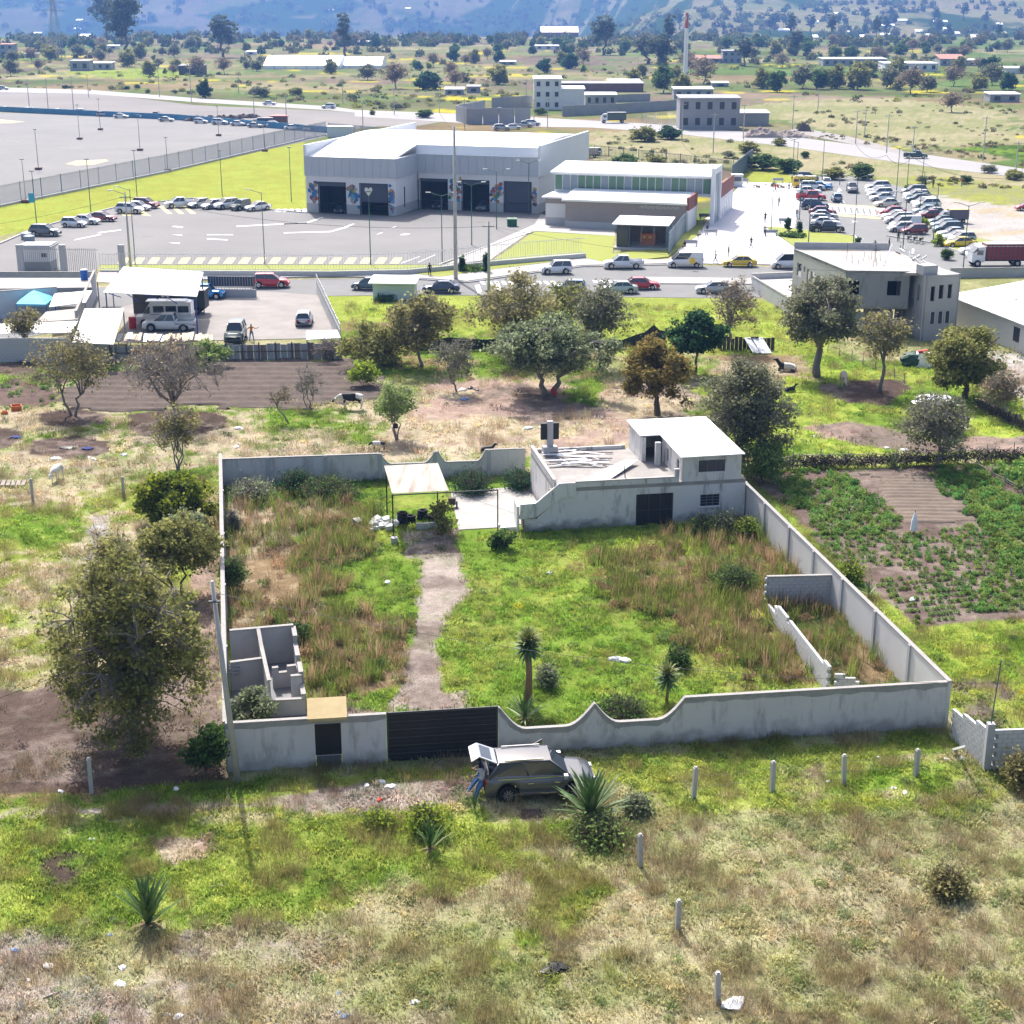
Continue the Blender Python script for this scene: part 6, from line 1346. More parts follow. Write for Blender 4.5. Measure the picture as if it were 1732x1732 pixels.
# the near trees, left to right
tree(226,1262,925,250,'big olive green bushy tree left of the walled lot','olive',nleaf=24000,ls=.13,clump=300,sig=.33,bare=.7,limbs=9,trunk=.13,low=.9,tr=.2,seed=3)
tree(205,1180,880,110,'thin pale sprouting shoots rising behind the big olive bush','oliveb',cat='sapling',name='sapling',nleaf=5500,ls=.12,clump=60,sig=.4,bare=.9,multi=3,trunk=.3,seed=5)
tree(298,880,797,118,'dense dark shrub with yellow-green tips against the lot wall','yellowg',cat='shrub',name='shrub',nleaf=12000,ls=.17,clump=80,sig=.33,trunk=.15,low=.9,limbs=7)
tree(318,915,862,88,'silvery shrub just below the yellow-green one','silver',cat='shrub',name='shrub',nleaf=5000,ls=.16,clump=46,sig=.26,trunk=.15,low=.9)
tree(305,1008,872,135,'spreading olive tree with a forked trunk left of the lot wall','olive',nleaf=8500,ls=.15,clump=70,sig=.36,bare=.4,trunk=.32,multi=2)
tree(352,1312,1225,56,'small dark green bush at the foot of the lot corner','grn',cat='bush',name='bush',nleaf=2600,ls=.14,clump=26,sig=.25,trunk=.1,low=.9)
tree(300,797,680,78,'slender many stemmed tree with sparse green-brown leaves','oliveb',nleaf=1700,ls=.14,clump=55,sig=.33,bare=.7,multi=4,trunk=.3)
tree(298,716,575,175,'large leafless tree with dark branching twigs over a soil ring','brown',nleaf=900,ls=.12,clump=150,sig=.5,bare=1.0,limbs=9,trunk=.26,tr=.2)
tree(125,703,560,150,'brown sparse tree with two dark trunks at the left','oliveb',nleaf=3600,ls=.14,clump=110,sig=.45,bare=.9,multi=2,limbs=8,trunk=.3)
tree(45,603,520,62,'thin dark tree in front of the left block wall','oliveb',nleaf=1600,ls=.17,clump=50,sig=.35,bare=.7,trunk=.4)
tree(350,622,578,66,'round green bush against the metal sheet fence','light',cat='bush',name='bush',nleaf=3000,ls=.18,clump=30,sig=.35,trunk=.1,low=.9)
tree(270,622,580,120,'tangle of brown and green brush before the metal fence','brown',cat='bush',name='bush',nleaf=2600,ls=.16,clump=60,sig=.4,bare=.8,trunk=.1,low=.9,multi=3)
tree(522,692,620,56,'small leafless grey shrub on the meadow left of the cow','greyo',cat='shrub',name='shrub',nleaf=200,ls=.1,clump=36,sig=.33,bare=1,multi=3,trunk=.25)
tree(489,716,655,50,'leaning brown sapling on the meadow edge of the ploughed field','brown',cat='sapling',name='sapling',nleaf=350,ls=.12,clump=20,sig=.3,bare=.8,trunk=.5,lean=-1)
tree(617,655,608,44,'bright yellow-green shrub on the meadow above the cow','lime',cat='shrub',name='shrub',nleaf=2200,ls=.17,clump=26,sig=.3,trunk=.15,low=.8,multi=3)
tree(555,610,572,62,'heap of tangled bare brushwood beside the yard corner','brown',cat='brush',name='brush_heap',nleaf=120,ls=.1,clump=44,sig=.4,bare=1,multi=4,trunk=.1,low=.9)
tree(672,743,640,70,'small vase shaped tree with pale green leaves near the lot wall','light',nleaf=2600,ls=.13,clump=44,sig=.33,bare=.55,multi=3,trunk=.32)
tree(712,622,497,110,'round olive tree in the hedge below the kiosk','oliveb',nleaf=6000,ls=.2,clump=80,sig=.5,bare=.5,trunk=.25,limbs=8)
tree(640,618,545,110,'low dark green bushes joined to the hedge below the kiosk','olive',cat='bush',name='bush',nleaf=4500,ls=.2,clump=60,sig=.45,bare=.4,trunk=.12,low=.9,multi=3)
tree(775,662,570,84,'grey twiggy shrub tree left of the silver-leaved tree','greyo',nleaf=1600,ls=.13,clump=70,sig=.4,bare=.85,multi=3,trunk=.25)
tree(926,668,533,192,'broad round tree with silvery green leaves and a dark forked trunk','silver',nleaf=21000,ls=.2,clump=130,sig=.42,trunk=.30,multi=2,limbs=10,tr=.32)
tree(872,604,472,170,'sparse olive tree directly behind the silver-leaved tree','oliveb',nleaf=6500,ls=.2,clump=110,sig=.6,bare=.6,trunk=.3,limbs=8)
tree(1016,620,482,92,'tall thin olive tree at the right shoulder of the silver-leaved tree','greyo',nleaf=4500,ls=.18,clump=80,sig=.45,bare=.55,trunk=.4)
tree(960,560,478,100,'sparse bush tree at the road edge behind the silver-leaved tree','olive',nleaf=3000,ls=.2,clump=60,sig=.5,bare=.6,trunk=.25)
tree(1112,702,573,128,'round tree with orange-brown foliage left of the upper house roof','orange',nleaf=13000,ls=.17,clump=95,sig=.36,trunk=.3,low=.4,tr=.24,limbs=9)
tree(1176,633,528,92,'dark green conical tree behind the orange-brown one','dgrn',nleaf=7000,ls=.22,clump=60,sig=.4,trunk=.38,limbs=7)
tree(1240,592,470,92,'tall sparse leafless tree near the end of the dark block wall','brown',nleaf=1300,ls=.17,clump=80,sig=.5,bare=.9,trunk=.3,multi=2)
tree(1381,637,465,130,'large grey-green tree with a thick dark trunk before the unfinished building','greyo',nleaf=15000,ls=.18,clump=130,sig=.5,bare=.5,trunk=.33,limbs=10,tr=.34)
tree(1488,664,520,88,'thin open tree with light leaves on top in front of the unfinished building','oliveb',nleaf=2400,ls=.16,clump=70,sig=.42,bare=.75,trunk=.42)
tree(1632,672,545,130,'broad mid-green tree before the pale warehouse wall','olive',nleaf=13000,ls=.2,clump=95,sig=.45,trunk=.22,low=.5,tr=.25)
tree(1690,705,630,78,'small twiggy tree with dry leaves by the fence at the right edge','brown',nleaf=1600,ls=.14,clump=60,sig=.38,bare=.85,multi=3,trunk=.3)
tree(1256,800,605,140,'large grey-olive tree directly behind the two storey house','greyo',nleaf=17000,ls=.15,clump=150,sig=.45,bare=.7,trunk=.25,low=.3,limbs=10)
tree(1290,818,745,76,'green shrub at the rear right corner of the house','light',cat='shrub',name='shrub',nleaf=3500,ls=.15,clump=40,sig=.35,bare=.3,trunk=.15,low=.9)
tree(1578,790,668,124,'grey twiggy tree standing in front of the straw stack','greyo',nleaf=6000,ls=.14,clump=110,sig=.42,bare=.8,trunk=.2,multi=3,limbs=9)
tree(1612,600,566,40,'reddish brown bush at the foot of the warehouse wall','brown',cat='bush',name='bush',nleaf=1200,ls=.18,clump=20,sig=.3,trunk=.15,low=.9)
tree(430,1225,1165,70,'leafy pale green plant growing inside the roofless rooms','silver',cat='plant',name='leafy_plant',nleaf=2600,ls=.12,clump=40,sig=.2,bare=.3,trunk=.1,low=.9,multi=3)
tree(850,930,895,40,'dark green weed bush at the right carport post','grn',cat='bush',name='bush',nleaf=1400,ls=.13,clump=20,sig=.2,trunk=.1,low=.9)
tree(748,905,845,36,'leafy climber in front of the bricks under the carport','olive',cat='plant',name='leafy_plant',nleaf=1200,ls=.13,clump=22,sig=.25,trunk=.15,low=.9)
for i,(u,v,vt,w,p,lb)in enumerate([(500,832,795,60,'dgrn','dark leafy shrub at the rear wall under the second pilaster'),(430,846,812,90,'silver','grey-green weeds at the rear left corner of the lot'),(560,840,812,110,'grn','low green shrubs along the rear wall near the carport'),(800,832,798,80,'dgrn','dark shrubs at the rear wall right of the carport'),
         (880,826,795,60,'dgrn','dark leafy shrub beside the left terrace wall'),(1222,905,862,40,'silver','pale green shrub at the right foot of the house'),(1264,912,866,26,'lime','bright yellow-green bush in the corner of house and side wall'),(1190,905,872,50,'grn','dark weeds below the barred window of the house'),
         (393,1000,930,40,'grn','dark green bush in the left corner of the lot above the block rooms'),(395,905,860,26,'greyo','small dark dead bush by the left wall of the lot'),(1242,1002,955,70,'grn','dense round green shrub in the right part of the lot'),(505,1088,1050,30,'grn','leafy weed just behind the roofless rooms'),
         (1145,1128,1096,34,'grn','blue-green weed tuft in the middle of the lot'),(1050,1218,1192,90,'grn','wide low green bush behind the second dip of the wall'),(925,1162,1122,22,'silver','slim grey-green weed beside the tall yucca'),
         (1438,985,945,44,'lime','bright tall grass plant on the soil outside the right wall'),(1075,1375,1350,34,'silver','small blue-green weed right of the big agave'),(1600,1515,1468,54,'oliveb','round dry grass bush in the right foreground'),
         (1012,1418,1398,90,'light','leafy bright bush at the foot of the big agave'),(720,1405,1362,50,'lime','yellow-green flowering plant above the twin agave'),(1672,1260,1215,40,'grn','small green weeds at the block wall corner'),(1722,1330,1270,50,'oliveb','drooping dry plant in front of the neat block wall'),
         (640,1400,1382,40,'lime','small spiky yellow-green tuft by the dirt track')]):
 tree(u,v,v-(v-vt)*.85,w*.85,lb,p,cat='shrub',name='shrub',seed=100+i,nleaf=int((700+w*26)*(.35 if p in('brown','greyo')else 1)),ls=.10 if p not in('brown','greyo')else.08,clump=int(26+w*.9),sig=.2+w*.003,bare=.2 if p not in('brown','greyo')else 1.2,trunk=.1,low=.95,multi=2,limbs=4)
# spiky rosettes: agaves and yuccas
def rosette(b,c,n,L,w,el0,el1,r_,droop=.3,mi=0,seg=4):
 c=Vector(c)
 for i in range(n):
  t=i/n;az=i*2.39996+r_.uniform(-.2,.2);el=R(el0+(el1-el0)*t+r_.uniform(-6,6));l_=L*r_.uniform(.8,1.1)*(1-.15*t)
  h=Vector((math.cos(az),math.sin(az),0));sd=Vector((-h.y,h.x,0));vs=[]
  for j in range(seg+1):
   s=j/seg;e=el-droop*s*s*(1.3-t);p=c+h*(l_*s*math.cos(e))+Vector((0,0,l_*s*math.sin(e)*(1-.08*s)));ww=w*(1-s)**.6*(.75+.9*s*(1-s)*2)/2 if j<seg else.002
   up=Vector((0,0,1))*ww*.35
   vs+=[p-sd*ww+up,p-up*.3,p+sd*ww+up]
  b.add(vs,[(3*j+k_,3*j+k_+1,3*j+k_+4,3*j+k_+3)for j in range(seg)for k_ in(0,1)],mi)
agm=M('agave_leaf',(.06,.12,.03),.5,(.12,.20,.06),3,.9,spec=.4);agp=M('pale_agave_leaf',(.16,.22,.10),.5,(.24,.28,.15),3,.8,spec=.4);dryl=M('dry_leaf',(.30,.24,.13),.9,(.22,.15,.08),3,.8);fib=M('fibrous_trunk',(.16,.09,.055),.95,(.27,.17,.10),5,.9,stretch=(1,1,.2),bump=.5)
def agave(u,v,L,n,label,mat=agm,name='agave',el=(12,86),w=.16,z=0,dry=8,blades=True):
 b=G(u,v);rt=empty(name,tuple(b),label,'agave');r_=random.Random(u)
 for i in range(n):
  k=MB();t=i/n;az=i*2.39996;e0=el[0]+(el[1]-el[0])*t**.8
  rosette(k,(b.x+.05*math.cos(az),b.y+.05*math.sin(az),.12+.3*t),1,L,w,e0,e0,r_,.09,seg=5)
  c_,s_=math.cos(az),math.sin(az);k.v=[(b.x+(x-b.x)*c_-(y-b.y)*s_,b.y+(x-b.x)*s_+(y-b.y)*c_,z_)for x,y,z_ in k.v]
  k.build('leaf',mat if r_.random()<.82 or mat is not agm else agp,rt)
 k=MB();rosette(k,(b.x,b.y,.15),dry,L*.55,w*.8,-8,10,r_,.5);k.build('dry_leaf_skirt',dryl,rt)
agave(1000,1388,2.2,60,'big pale green agave in front of the grey car bonnet',w=.26,el=(22,89))
agave(252,1568,1.9,44,'large dark green agave alone in the left foreground',el=(50,89),w=.22)
agave(728,1440,1.25,26,'small dark agave below the flowering plant',el=(45,88),w=.13)
agave(888,1222,1.4,34,'dark spiky yucca cluster at the foot of the tall yucca',w=.13,el=(15,85));agave(804,1373,.8,14,'tiny agave shoot at the rear wheel of the grey car',el=(50,88),w=.07,dry=3)
agave(1512,792,1.0,18,'grey agave on the stick fence behind the garden',mat=agp,w=.1);agave(1470,1010,.9,16,'low agave plant on the slope outside the right wall',mat=agp,w=.1)
def yucca(u,v,vt,Rr,label,n=90,tr=.16,headz=.62):
 b=G(u,v);H=HT(v,vt);rt=empty('yucca',tuple(b),label,'yucca');r_=random.Random(u)
 zt=H-Rr*.8;k=MB();k.tube([b,b+Vector((.05,0,zt*.5)),b+Vector((0,0,zt))],[tr*1.3,tr,tr*.9],9);k.build('trunk',fib,rt,smooth=True)
 k=MB();q=MB()
 for j in range(5):
  z=zt-.22+.11*j
  rosette(q if j>2 else k,(b.x,b.y,z),n//4,Rr*1.3,.15,-55+j*22,5+j*20,r_,.1)
 k.build('crown',agm,rt);q.build('top_leaves',M('yucca_top',(.17,.21,.055),.5,(.30,.31,.12),3,.9),rt)
yucca(893,1192,1072,.72,'tall yucca with a brown fibrous trunk behind the first dip of the wall',150,.16,.45);yucca(1127,1190,1130,.62,'small yucca on a thin stem behind the second dip of the wall',100,.07,.45)
# cypresses of the plaza and verge
for u,v,vt,lb in[(782,461,432,'tiny clipped cypress left on the verge flower bed'),(822,461,427,'tiny clipped cypress right on the verge flower bed'),(1332,392,366,'slim dark cypress left in the planter lawn'),(1352,399,374,'slim dark cypress right in the planter lawn'),(1450,420,402,'slim cypress behind the roof of the unfinished building, left'),(1480,423,408,'slim cypress behind the roof of the unfinished building, right')]:
 tree(u,v,vt,7,lb,'dgrn',name='cypress',nleaf=700,ls=.2,clump=30,sig=.16,trunk=.05,low=1,limbs=2)
for u,v,w,lb in[(798,459,44,'low flower bed shrubs between the two small cypresses'),(1342,402,40,'low round flower bed shrubs in the planter lawn'),(660,507,50,'dark green hedge plants in front of the pale blue kiosk')]:
 tree(u,v,v-8,w,lb,'grn',cat='shrub',name='shrub',nleaf=1500,ls=.2,clump=30,sig=.3,trunk=.05,low=1,multi=3)
# stick fences and garden bits
stm=M('grey_stick',(.24,.21,.18),.95,(.34,.30,.26),4,.8);std=M('dark_brushwood',(.045,.038,.032),.95,(.09,.075,.06),3,.8)
def stickfence(px,label,h=.9,step=1.6,rails=3,seed=1,m=stm,brush=True,bn=60,cat='fence'):
 r_=random.Random(seed);P_=[G(*p)for p in px];c=P_[len(P_)//2];rt=empty('stick_fence',tuple(c),label,cat);bm=MB();W_=[]
 for a,b in zip(P_,P_[1:]):
  L=(b-a).length;n=max(1,int(L/step))
  for i in range(n+1):
   p=a.lerp(b,i/n);k=MB();k.tube([p,p+Vector((r_.gauss(0,.06),r_.gauss(0,.06),h*r_.uniform(.9,1.35)))],[.05,.035],5);k.build('stake',m,rt)
  for j in range(rails):
   for i in range(n):
    p,q=a.lerp(b,i/n),a.lerp(b,min(1,(i+1.15)/n));z=h*(.25+.3*j);k=MB();k.tube([p+Vector((0,-.04,z+r_.gauss(0,.07))),q+Vector((0,-.05,z+r_.gauss(0,.07)))],.028,4);k.build('stick_rail',m,rt)
  if brush:
   for i in range(int(L*bn)):p=a.lerp(b,r_.random());s=r_.uniform(.25,.7);bm.tube([p+Vector((r_.gauss(0,.15),r_.gauss(0,.2),r_.uniform(0,h*.6))),p+Vector((r_.gauss(0,s),r_.gauss(0,.25),r_.uniform(.2,h*1.0)))],.024,3,cap=False)
 if brush:o=bm.build('brushwood',std,rt);o['kind']='stuff'
stickfence([(1262,806),(1340,793),(1480,790),(1620,783),(1760,780)],'long fence of woven sticks with dark brushwood behind the vegetable garden',1.15)
stickfence([(1632,783),(1700,820),(1760,850)],'pale stick fence running down the right edge of the garden',.8,1.8,2,2,brush=False)
stickfence([(1400,596),(1480,625),(1530,648)],'leaning stick fence beside the tarpaulin heap',.8,1.8,2,4,brush=False)
stickfence([(1655,690),(1700,712),(1745,735)],'fence of dark and pale boards below the twiggy tree at the right edge',1.0,.35,1,5,brush=True)
stickfence([(1664,972),(1710,974),(1760,978)],'low rail of poles crossing the garden at the right',.5,1.5,1,6,brush=False)
# dark shade net fence behind the trees
rt=empty('net_fence',tuple(G(840,600)),'sagging dark shade net fence along the meadow behind the trees','fence')
netm=M('dark_net',(.03,.035,.03),.9,(.055,.06,.05),2,.7)
px_=[(578,598),(660,597),(760,594),(880,590),(1030,592),(1075,588),(1105,586),(1125,590)];hs_=[1.5,1.3,1.4,1.2,1.0,1.3,2.2,1.8]
for(p,q),h0,h1 in zip(zip(px_,px_[1:]),hs_,hs_[1:]):
 a,b=G(*p),G(*q);n=max(2,int((b-a).length/1.5));k=MB()
 for i in range(n):t0,t1=i/n,(i+1)/n;z0,z1=h0+(h1-h0)*t0-.25*math.sin(math.pi*t0),h0+(h1-h0)*t1-.25*math.sin(math.pi*t1);k.wall(a.lerp(b,t0),a.lerp(b,t1),.03,.3 if h1>2 else.05,(z0,z1))
 k.build('net_panel',netm,rt);k=MB();k.box(b.x,b.y-.05,0,.08,.08,h1+.2);k.build('stake',MATS['rust_dark'],rt)
rt=empty('scrap_pen',tuple(G(1260,592)),'dark scrap timber pen with leaning pale boards behind the orange-brown tree','pen')
a,b=v2(G(1215,592)),v2(G(1310,592));
for i in range(14):p,q=a.lerp(b,i/14),a.lerp(b,(i+.9)/14);k=MB();k.wall(p,q,.06,0,1.1+.25*rnd.random());k.build('board',MATS['rust_dark']if i%3 else std,rt)
for u in(1262,1275,1282):k=MB();k.bar(G(u,590)+Vector((0,-.4,1.2)),G(u+16,597)+Vector((0,-.6,.1)),.7,.05);k.build('pale_board',rw,rt)
# straw stack with a white sheet, tarp heap, tank, pallets
p=G(1580,727);rt=empty('straw_stack',tuple(p),'brown straw stack under a crumpled white plastic sheet','stack');k=MB()
N_=18
def blob(k,c,rx,ry,h,n=18,m=6,jit=.08,seed=0,z0=0,mi=0,flat=.7):
 r_=random.Random(seed);vs=[]
 for j in range(m+1):
  t=j/m;rr_=(1-.25*t)if j<m else.02
  if t>flat:rr_=(1-.25*flat)*math.sqrt(max(0,1-((t-flat)/(1-flat+1e-6))**2))+.02
  for i in range(n):a=2*math.pi*i/n;q=rr_*(1+r_.uniform(-jit,jit));vs.append((c[0]+rx*q*math.cos(a),c[1]+ry*q*math.sin(a),z0+h*t+r_.uniform(-jit,jit)*h*.3*(t>0)))
 k.add(vs,[(j*n+i,j*n+(i+1)%n,(j+1)*n+(i+1)%n,(j+1)*n+i)for j in range(m)for i in range(n)]+[tuple(range(m*n,m*n+n))],mi)
blob(k,p,1.75,1.6,2.7,24,12,.07,3,flat=.75);k.build('straw_body',M('old_straw',(.17,.13,.10),1,(.27,.215,.165),4,.9,bump=1,bscale=10,stretch=(1,1,.3)),rt)
k=MB();blob(k,(p.x-.1,p.y),1.75,1.55,.55,22,4,.12,5,z0=2.25,flat=.3);k.build('plastic_sheet',M('white_plastic',(.6,.62,.66),.4,(.75,.76,.78),3,.8),rt)
p=G(1545,617);rt=empty('tarp_heap',tuple(p),'heap covered by a green and white tarpaulin with a red stripe','heap')
k=MB();blob(k,p,1.3,1.1,1.3,16,6,.15,8,flat=.4);k.build('green_tarp',M('dark_green_tarp',(.03,.07,.05),.6),rt);k=MB();blob(k,(p.x+.7,p.y-.2),1.1,1.0,1.45,16,6,.15,9,flat=.4);k.build('white_tarp',rw,rt)
k=MB();k.bar((p.x+.2,p.y-.5,1.35),(p.x+1.2,p.y-.6,1.5),.35,.2);k.build('red_stripe',M('red_cloth',(.5,.03,.05),.7),rt)
p=G(1631,718);rt=empty('dark_pot',tuple(p),'dark grey drum shaped pot on the grass right of the straw stack','pot');k=MB();k.tube([(p.x,p.y,0),(p.x,p.y,.35),(p.x,p.y,.6)],[.3,.42,.38],12);k.build('pot_body',M('dark_iron',(.06,.06,.065),.7),rt);k=MB();torus(k,(p.x,p.y,.6),.37,.04,12,4);k.build('rim',MATS['dark_iron'],rt)
p=G(1614,724);rt=empty('pallet',tuple(p),'broken pale pallet lying at the foot of the straw stack','pallet')
for i in range(5):k=MB();k.box(p.x-.6+i*.32,p.y,.1,.16,1.6,.04,.3);k.build('slat',rw,rt)
for i in range(2):k=MB();k.box(p.x,p.y-.5+i,.0,1.7,.12,.1,.3);k.build('runner',stm,rt)
p=G(14,820);rt=empty('pallet',tuple(p),'grey wooden pallet on the grass at the left edge of the photo','pallet')
for i in range(6):k=MB();k.box(p.x-.7+i*.36,p.y,.14,.28,1.3,.04,.2);k.build('slat',stm,rt)
for i in range(2):k=MB();k.box(p.x,p.y-.4+i*.8,0,2.1,.12,.14,.2);k.build('runner',std,rt)
p=G(1545,905);rt=empty('scarecrow',tuple(p),'white cloth scarecrow stake in the vegetable garden','scarecrow');k=MB();k.tube([p,p+Vector((0,0,1.7))],.03,5);k.build('stake',stm,rt);k=MB();k.tube([p+Vector((0,0,.35)),p+Vector((0,0,1.0)),p+Vector((0,0,1.5))],[.24,.2,.05],9);k.build('cloth',MATS['white_plastic'],rt)
for u,v,m_,lb,s in[(28,693,'orange_panel','orange crate on the soil at the left edge',.5),(8,700,'orange_panel','second orange scrap left of the orange crate',.3)]:
 p=G(u,v);rt=empty('crate',tuple(p),lb,'crate')
 for i in range(4):a=i*math.pi/2+.3;k=MB();c=Vector((p.x+math.cos(a)*s*.8,p.y+math.sin(a)*s*.8));k.box(c.x,c.y,0,.05,s*1.6,s*.8,a);k.build('side',MATS[m_],rt)
 k=MB();k.box(p.x,p.y,0.02,s*1.5,s*1.5,.04,.3);k.build('base',MATS[m_],rt)
for u,v,lb in[(148,760,'blue rag on the dark soil ring right of the black one'),(27,741,'small blue rag on the dark soil at the left edge')]:
 k=MB();blob(k,G(u,v),.45,.3,.2,9,3,.3,u);k.build('rag',M('blue_cloth',(.02,.04,.2),.8),label=lb,cat='rag')
k=MB();blob(k,G(115,758),.7,.35,.15,9,3,.3,4);k.build('rag',black,label='black rag on the dark soil ring left of the blue one',cat='rag')
# litter
lw=M('white_litter',(.62,.62,.65),.7,(.72,.72,.74),5,.5);lb_=M('blue_litter',(.15,.25,.45),.6);lt_=M('teal_litter',(.02,.35,.28),.6);lr=M('red_litter',(.6,.06,.03),.6)
LIT=[(135,1591,lw),(187,1583,lb_),(25,1608,lb_),(83,1635,lw),(207,1637,lw),(203,1665,lw),(48,1658,lw),(136,1686,lw),(96,1715,lw),(283,1718,lw),(392,1668,lt_),(300,1722,lw),(574,1713,lb_),(584,1720,lb_),(572,1680,lb_),(701,1695,lw),(1165,1690,lw),(1241,1700,lw),(642,1353,lr),(1400,1322,lw),(1600,1284,lw),(1512,1333,lw),(1531,1341,lw),(1627,1283,lw),(1486,1281,lw),(298,1335,lw),(103,1339,lw),(242,1334,lw),(155,1421,lw),(95,777,lw),(150,774,lw),(210,770,lw),(158,777,lw),(400,757,lw),(403,751,lw),(404,725,lw),(915,724,lw),(893,725,lw),(1041,1116,lw),(1058,1118,lw),(785,676,lb_),(782,660,lw),(806,660,black),(795,657,black),(1530,762,lw),(1500,758,lw),(1375,738,lw),(1543,1015,lw),(1175,748,lw),(930,1645,black),(943,1636,black),(185,1557,black),(620,1328,lw),(660,1330,lw),(645,1322,lw),(930,970,lw),(655,985,lw),(480,1112,lw),(480,800,lw)]
PL={lw:'white',lb_:'blue',lt_:'teal',lr:'red',black:'black'}
for i,(u,v,m_)in enumerate(LIT):
 p=G(u,v);k=MB();s=.09+.16*rnd.random()if v>1200 else.22+.25*rnd.random()
 if(u,v)==(1241,1700):s=.45
 if 925<u<950 and v>1600:s=.42
 blob(k,(0,0,0),s,s*rnd.uniform(.5,.9),s*.55,7,2,.35,i);o=k.build('litter',m_);o.location=p;o.rotation_euler.z=rnd.random()*3
 wh='in the dry foreground' if v>1560 else 'on the verge before the lot' if v>1270 else 'inside the walled lot' if 380<u<1300 and 800<v else 'on the meadow behind the lot'
 tag(o,f'scrap of {PL[m_]} litter lying {wh}','litter','scraps of litter')
for u,v,a in[(90,1683,.6),(370,1500,.2),(1232,1692,2.0)]:p=G(u,v);k=MB();k.bar(p-Vector((.35*math.cos(a),.35*math.sin(a),-.05)),p+Vector((.35*math.cos(a),.35*math.sin(a),.06)),.09,.04);k.build('wood_scrap',stm,label='short piece of grey wood lying '+{90:'at the lower left',370:'in the grass above the dark agave',1232:'by the lowest fence post'}[u],cat='wood')
# ---------------------------------------------------------------- people and animals: one skinned body each
def skin_mesh(name,chains,mats,colorf,sub=1):
 "chains = list of [(x,y,z,r), ...]; a chain may start on a point already used, which joins them"
 vs=[];rad=[];es=[];key={}
 for ch in chains:
  prev=None
  for x,y,z,r_ in ch:
   k=(round(x,3),round(y,3),round(z,3))
   if k not in key:key[k]=len(vs);vs.append((x,y,z));rad.append(r_)
   i=key[k]
   if prev is not None and prev!=i:es.append((prev,i))
   prev=i
 me=bpy.data.meshes.new('tmp');me.from_pydata(vs,es,[]);o=bpy.data.objects.new('tmp',me);sc.collection.objects.link(o)
 s=o.modifiers.new('s','SKIN');s.use_smooth_shade=True
 for i,v in enumerate(me.skin_vertices[0].data):
  r_=rad[i];v.radius=r_ if hasattr(r_,'__len__')else(r_,r_);v.use_root=(i==0)
 if sub:m_=o.modifiers.new('d','SUBSURF');m_.levels=sub;m_.render_levels=sub
 dg=bpy.context.evaluated_depsgraph_get();nm=bpy.data.meshes.new_from_object(o.evaluated_get(dg));bpy.data.objects.remove(o);nm.name=name
 nm.materials.clear()
 for m_ in mats:nm.materials.append(m_)
 for p in nm.polygons:p.material_index=colorf(p.center);p.use_smooth=True
 return nm
skinm=M('skin',(.30,.17,.11),.6);hairm=M('black_hair',(.012,.01,.01),.7);denim=M('denim',(.05,.12,.25),.8,(.08,.17,.33),5,.6);shoe=M('dark_shoe',(.02,.02,.02),.6)
CL=dict(black=M('cloth_black',(.02,.02,.024),.85),white=M('cloth_white',(.55,.54,.52),.85),red=M('cloth_red',(.5,.03,.04),.8),orange=M('cloth_orange',(.5,.19,.04),.85),grey=M('cloth_grey',(.14,.14,.15),.85),blue=M('cloth_blue',(.04,.07,.16),.85),green=M('cloth_green',(.03,.07,.05),.85),lgrey=M('cloth_light_grey',(.42,.42,.44),.85))
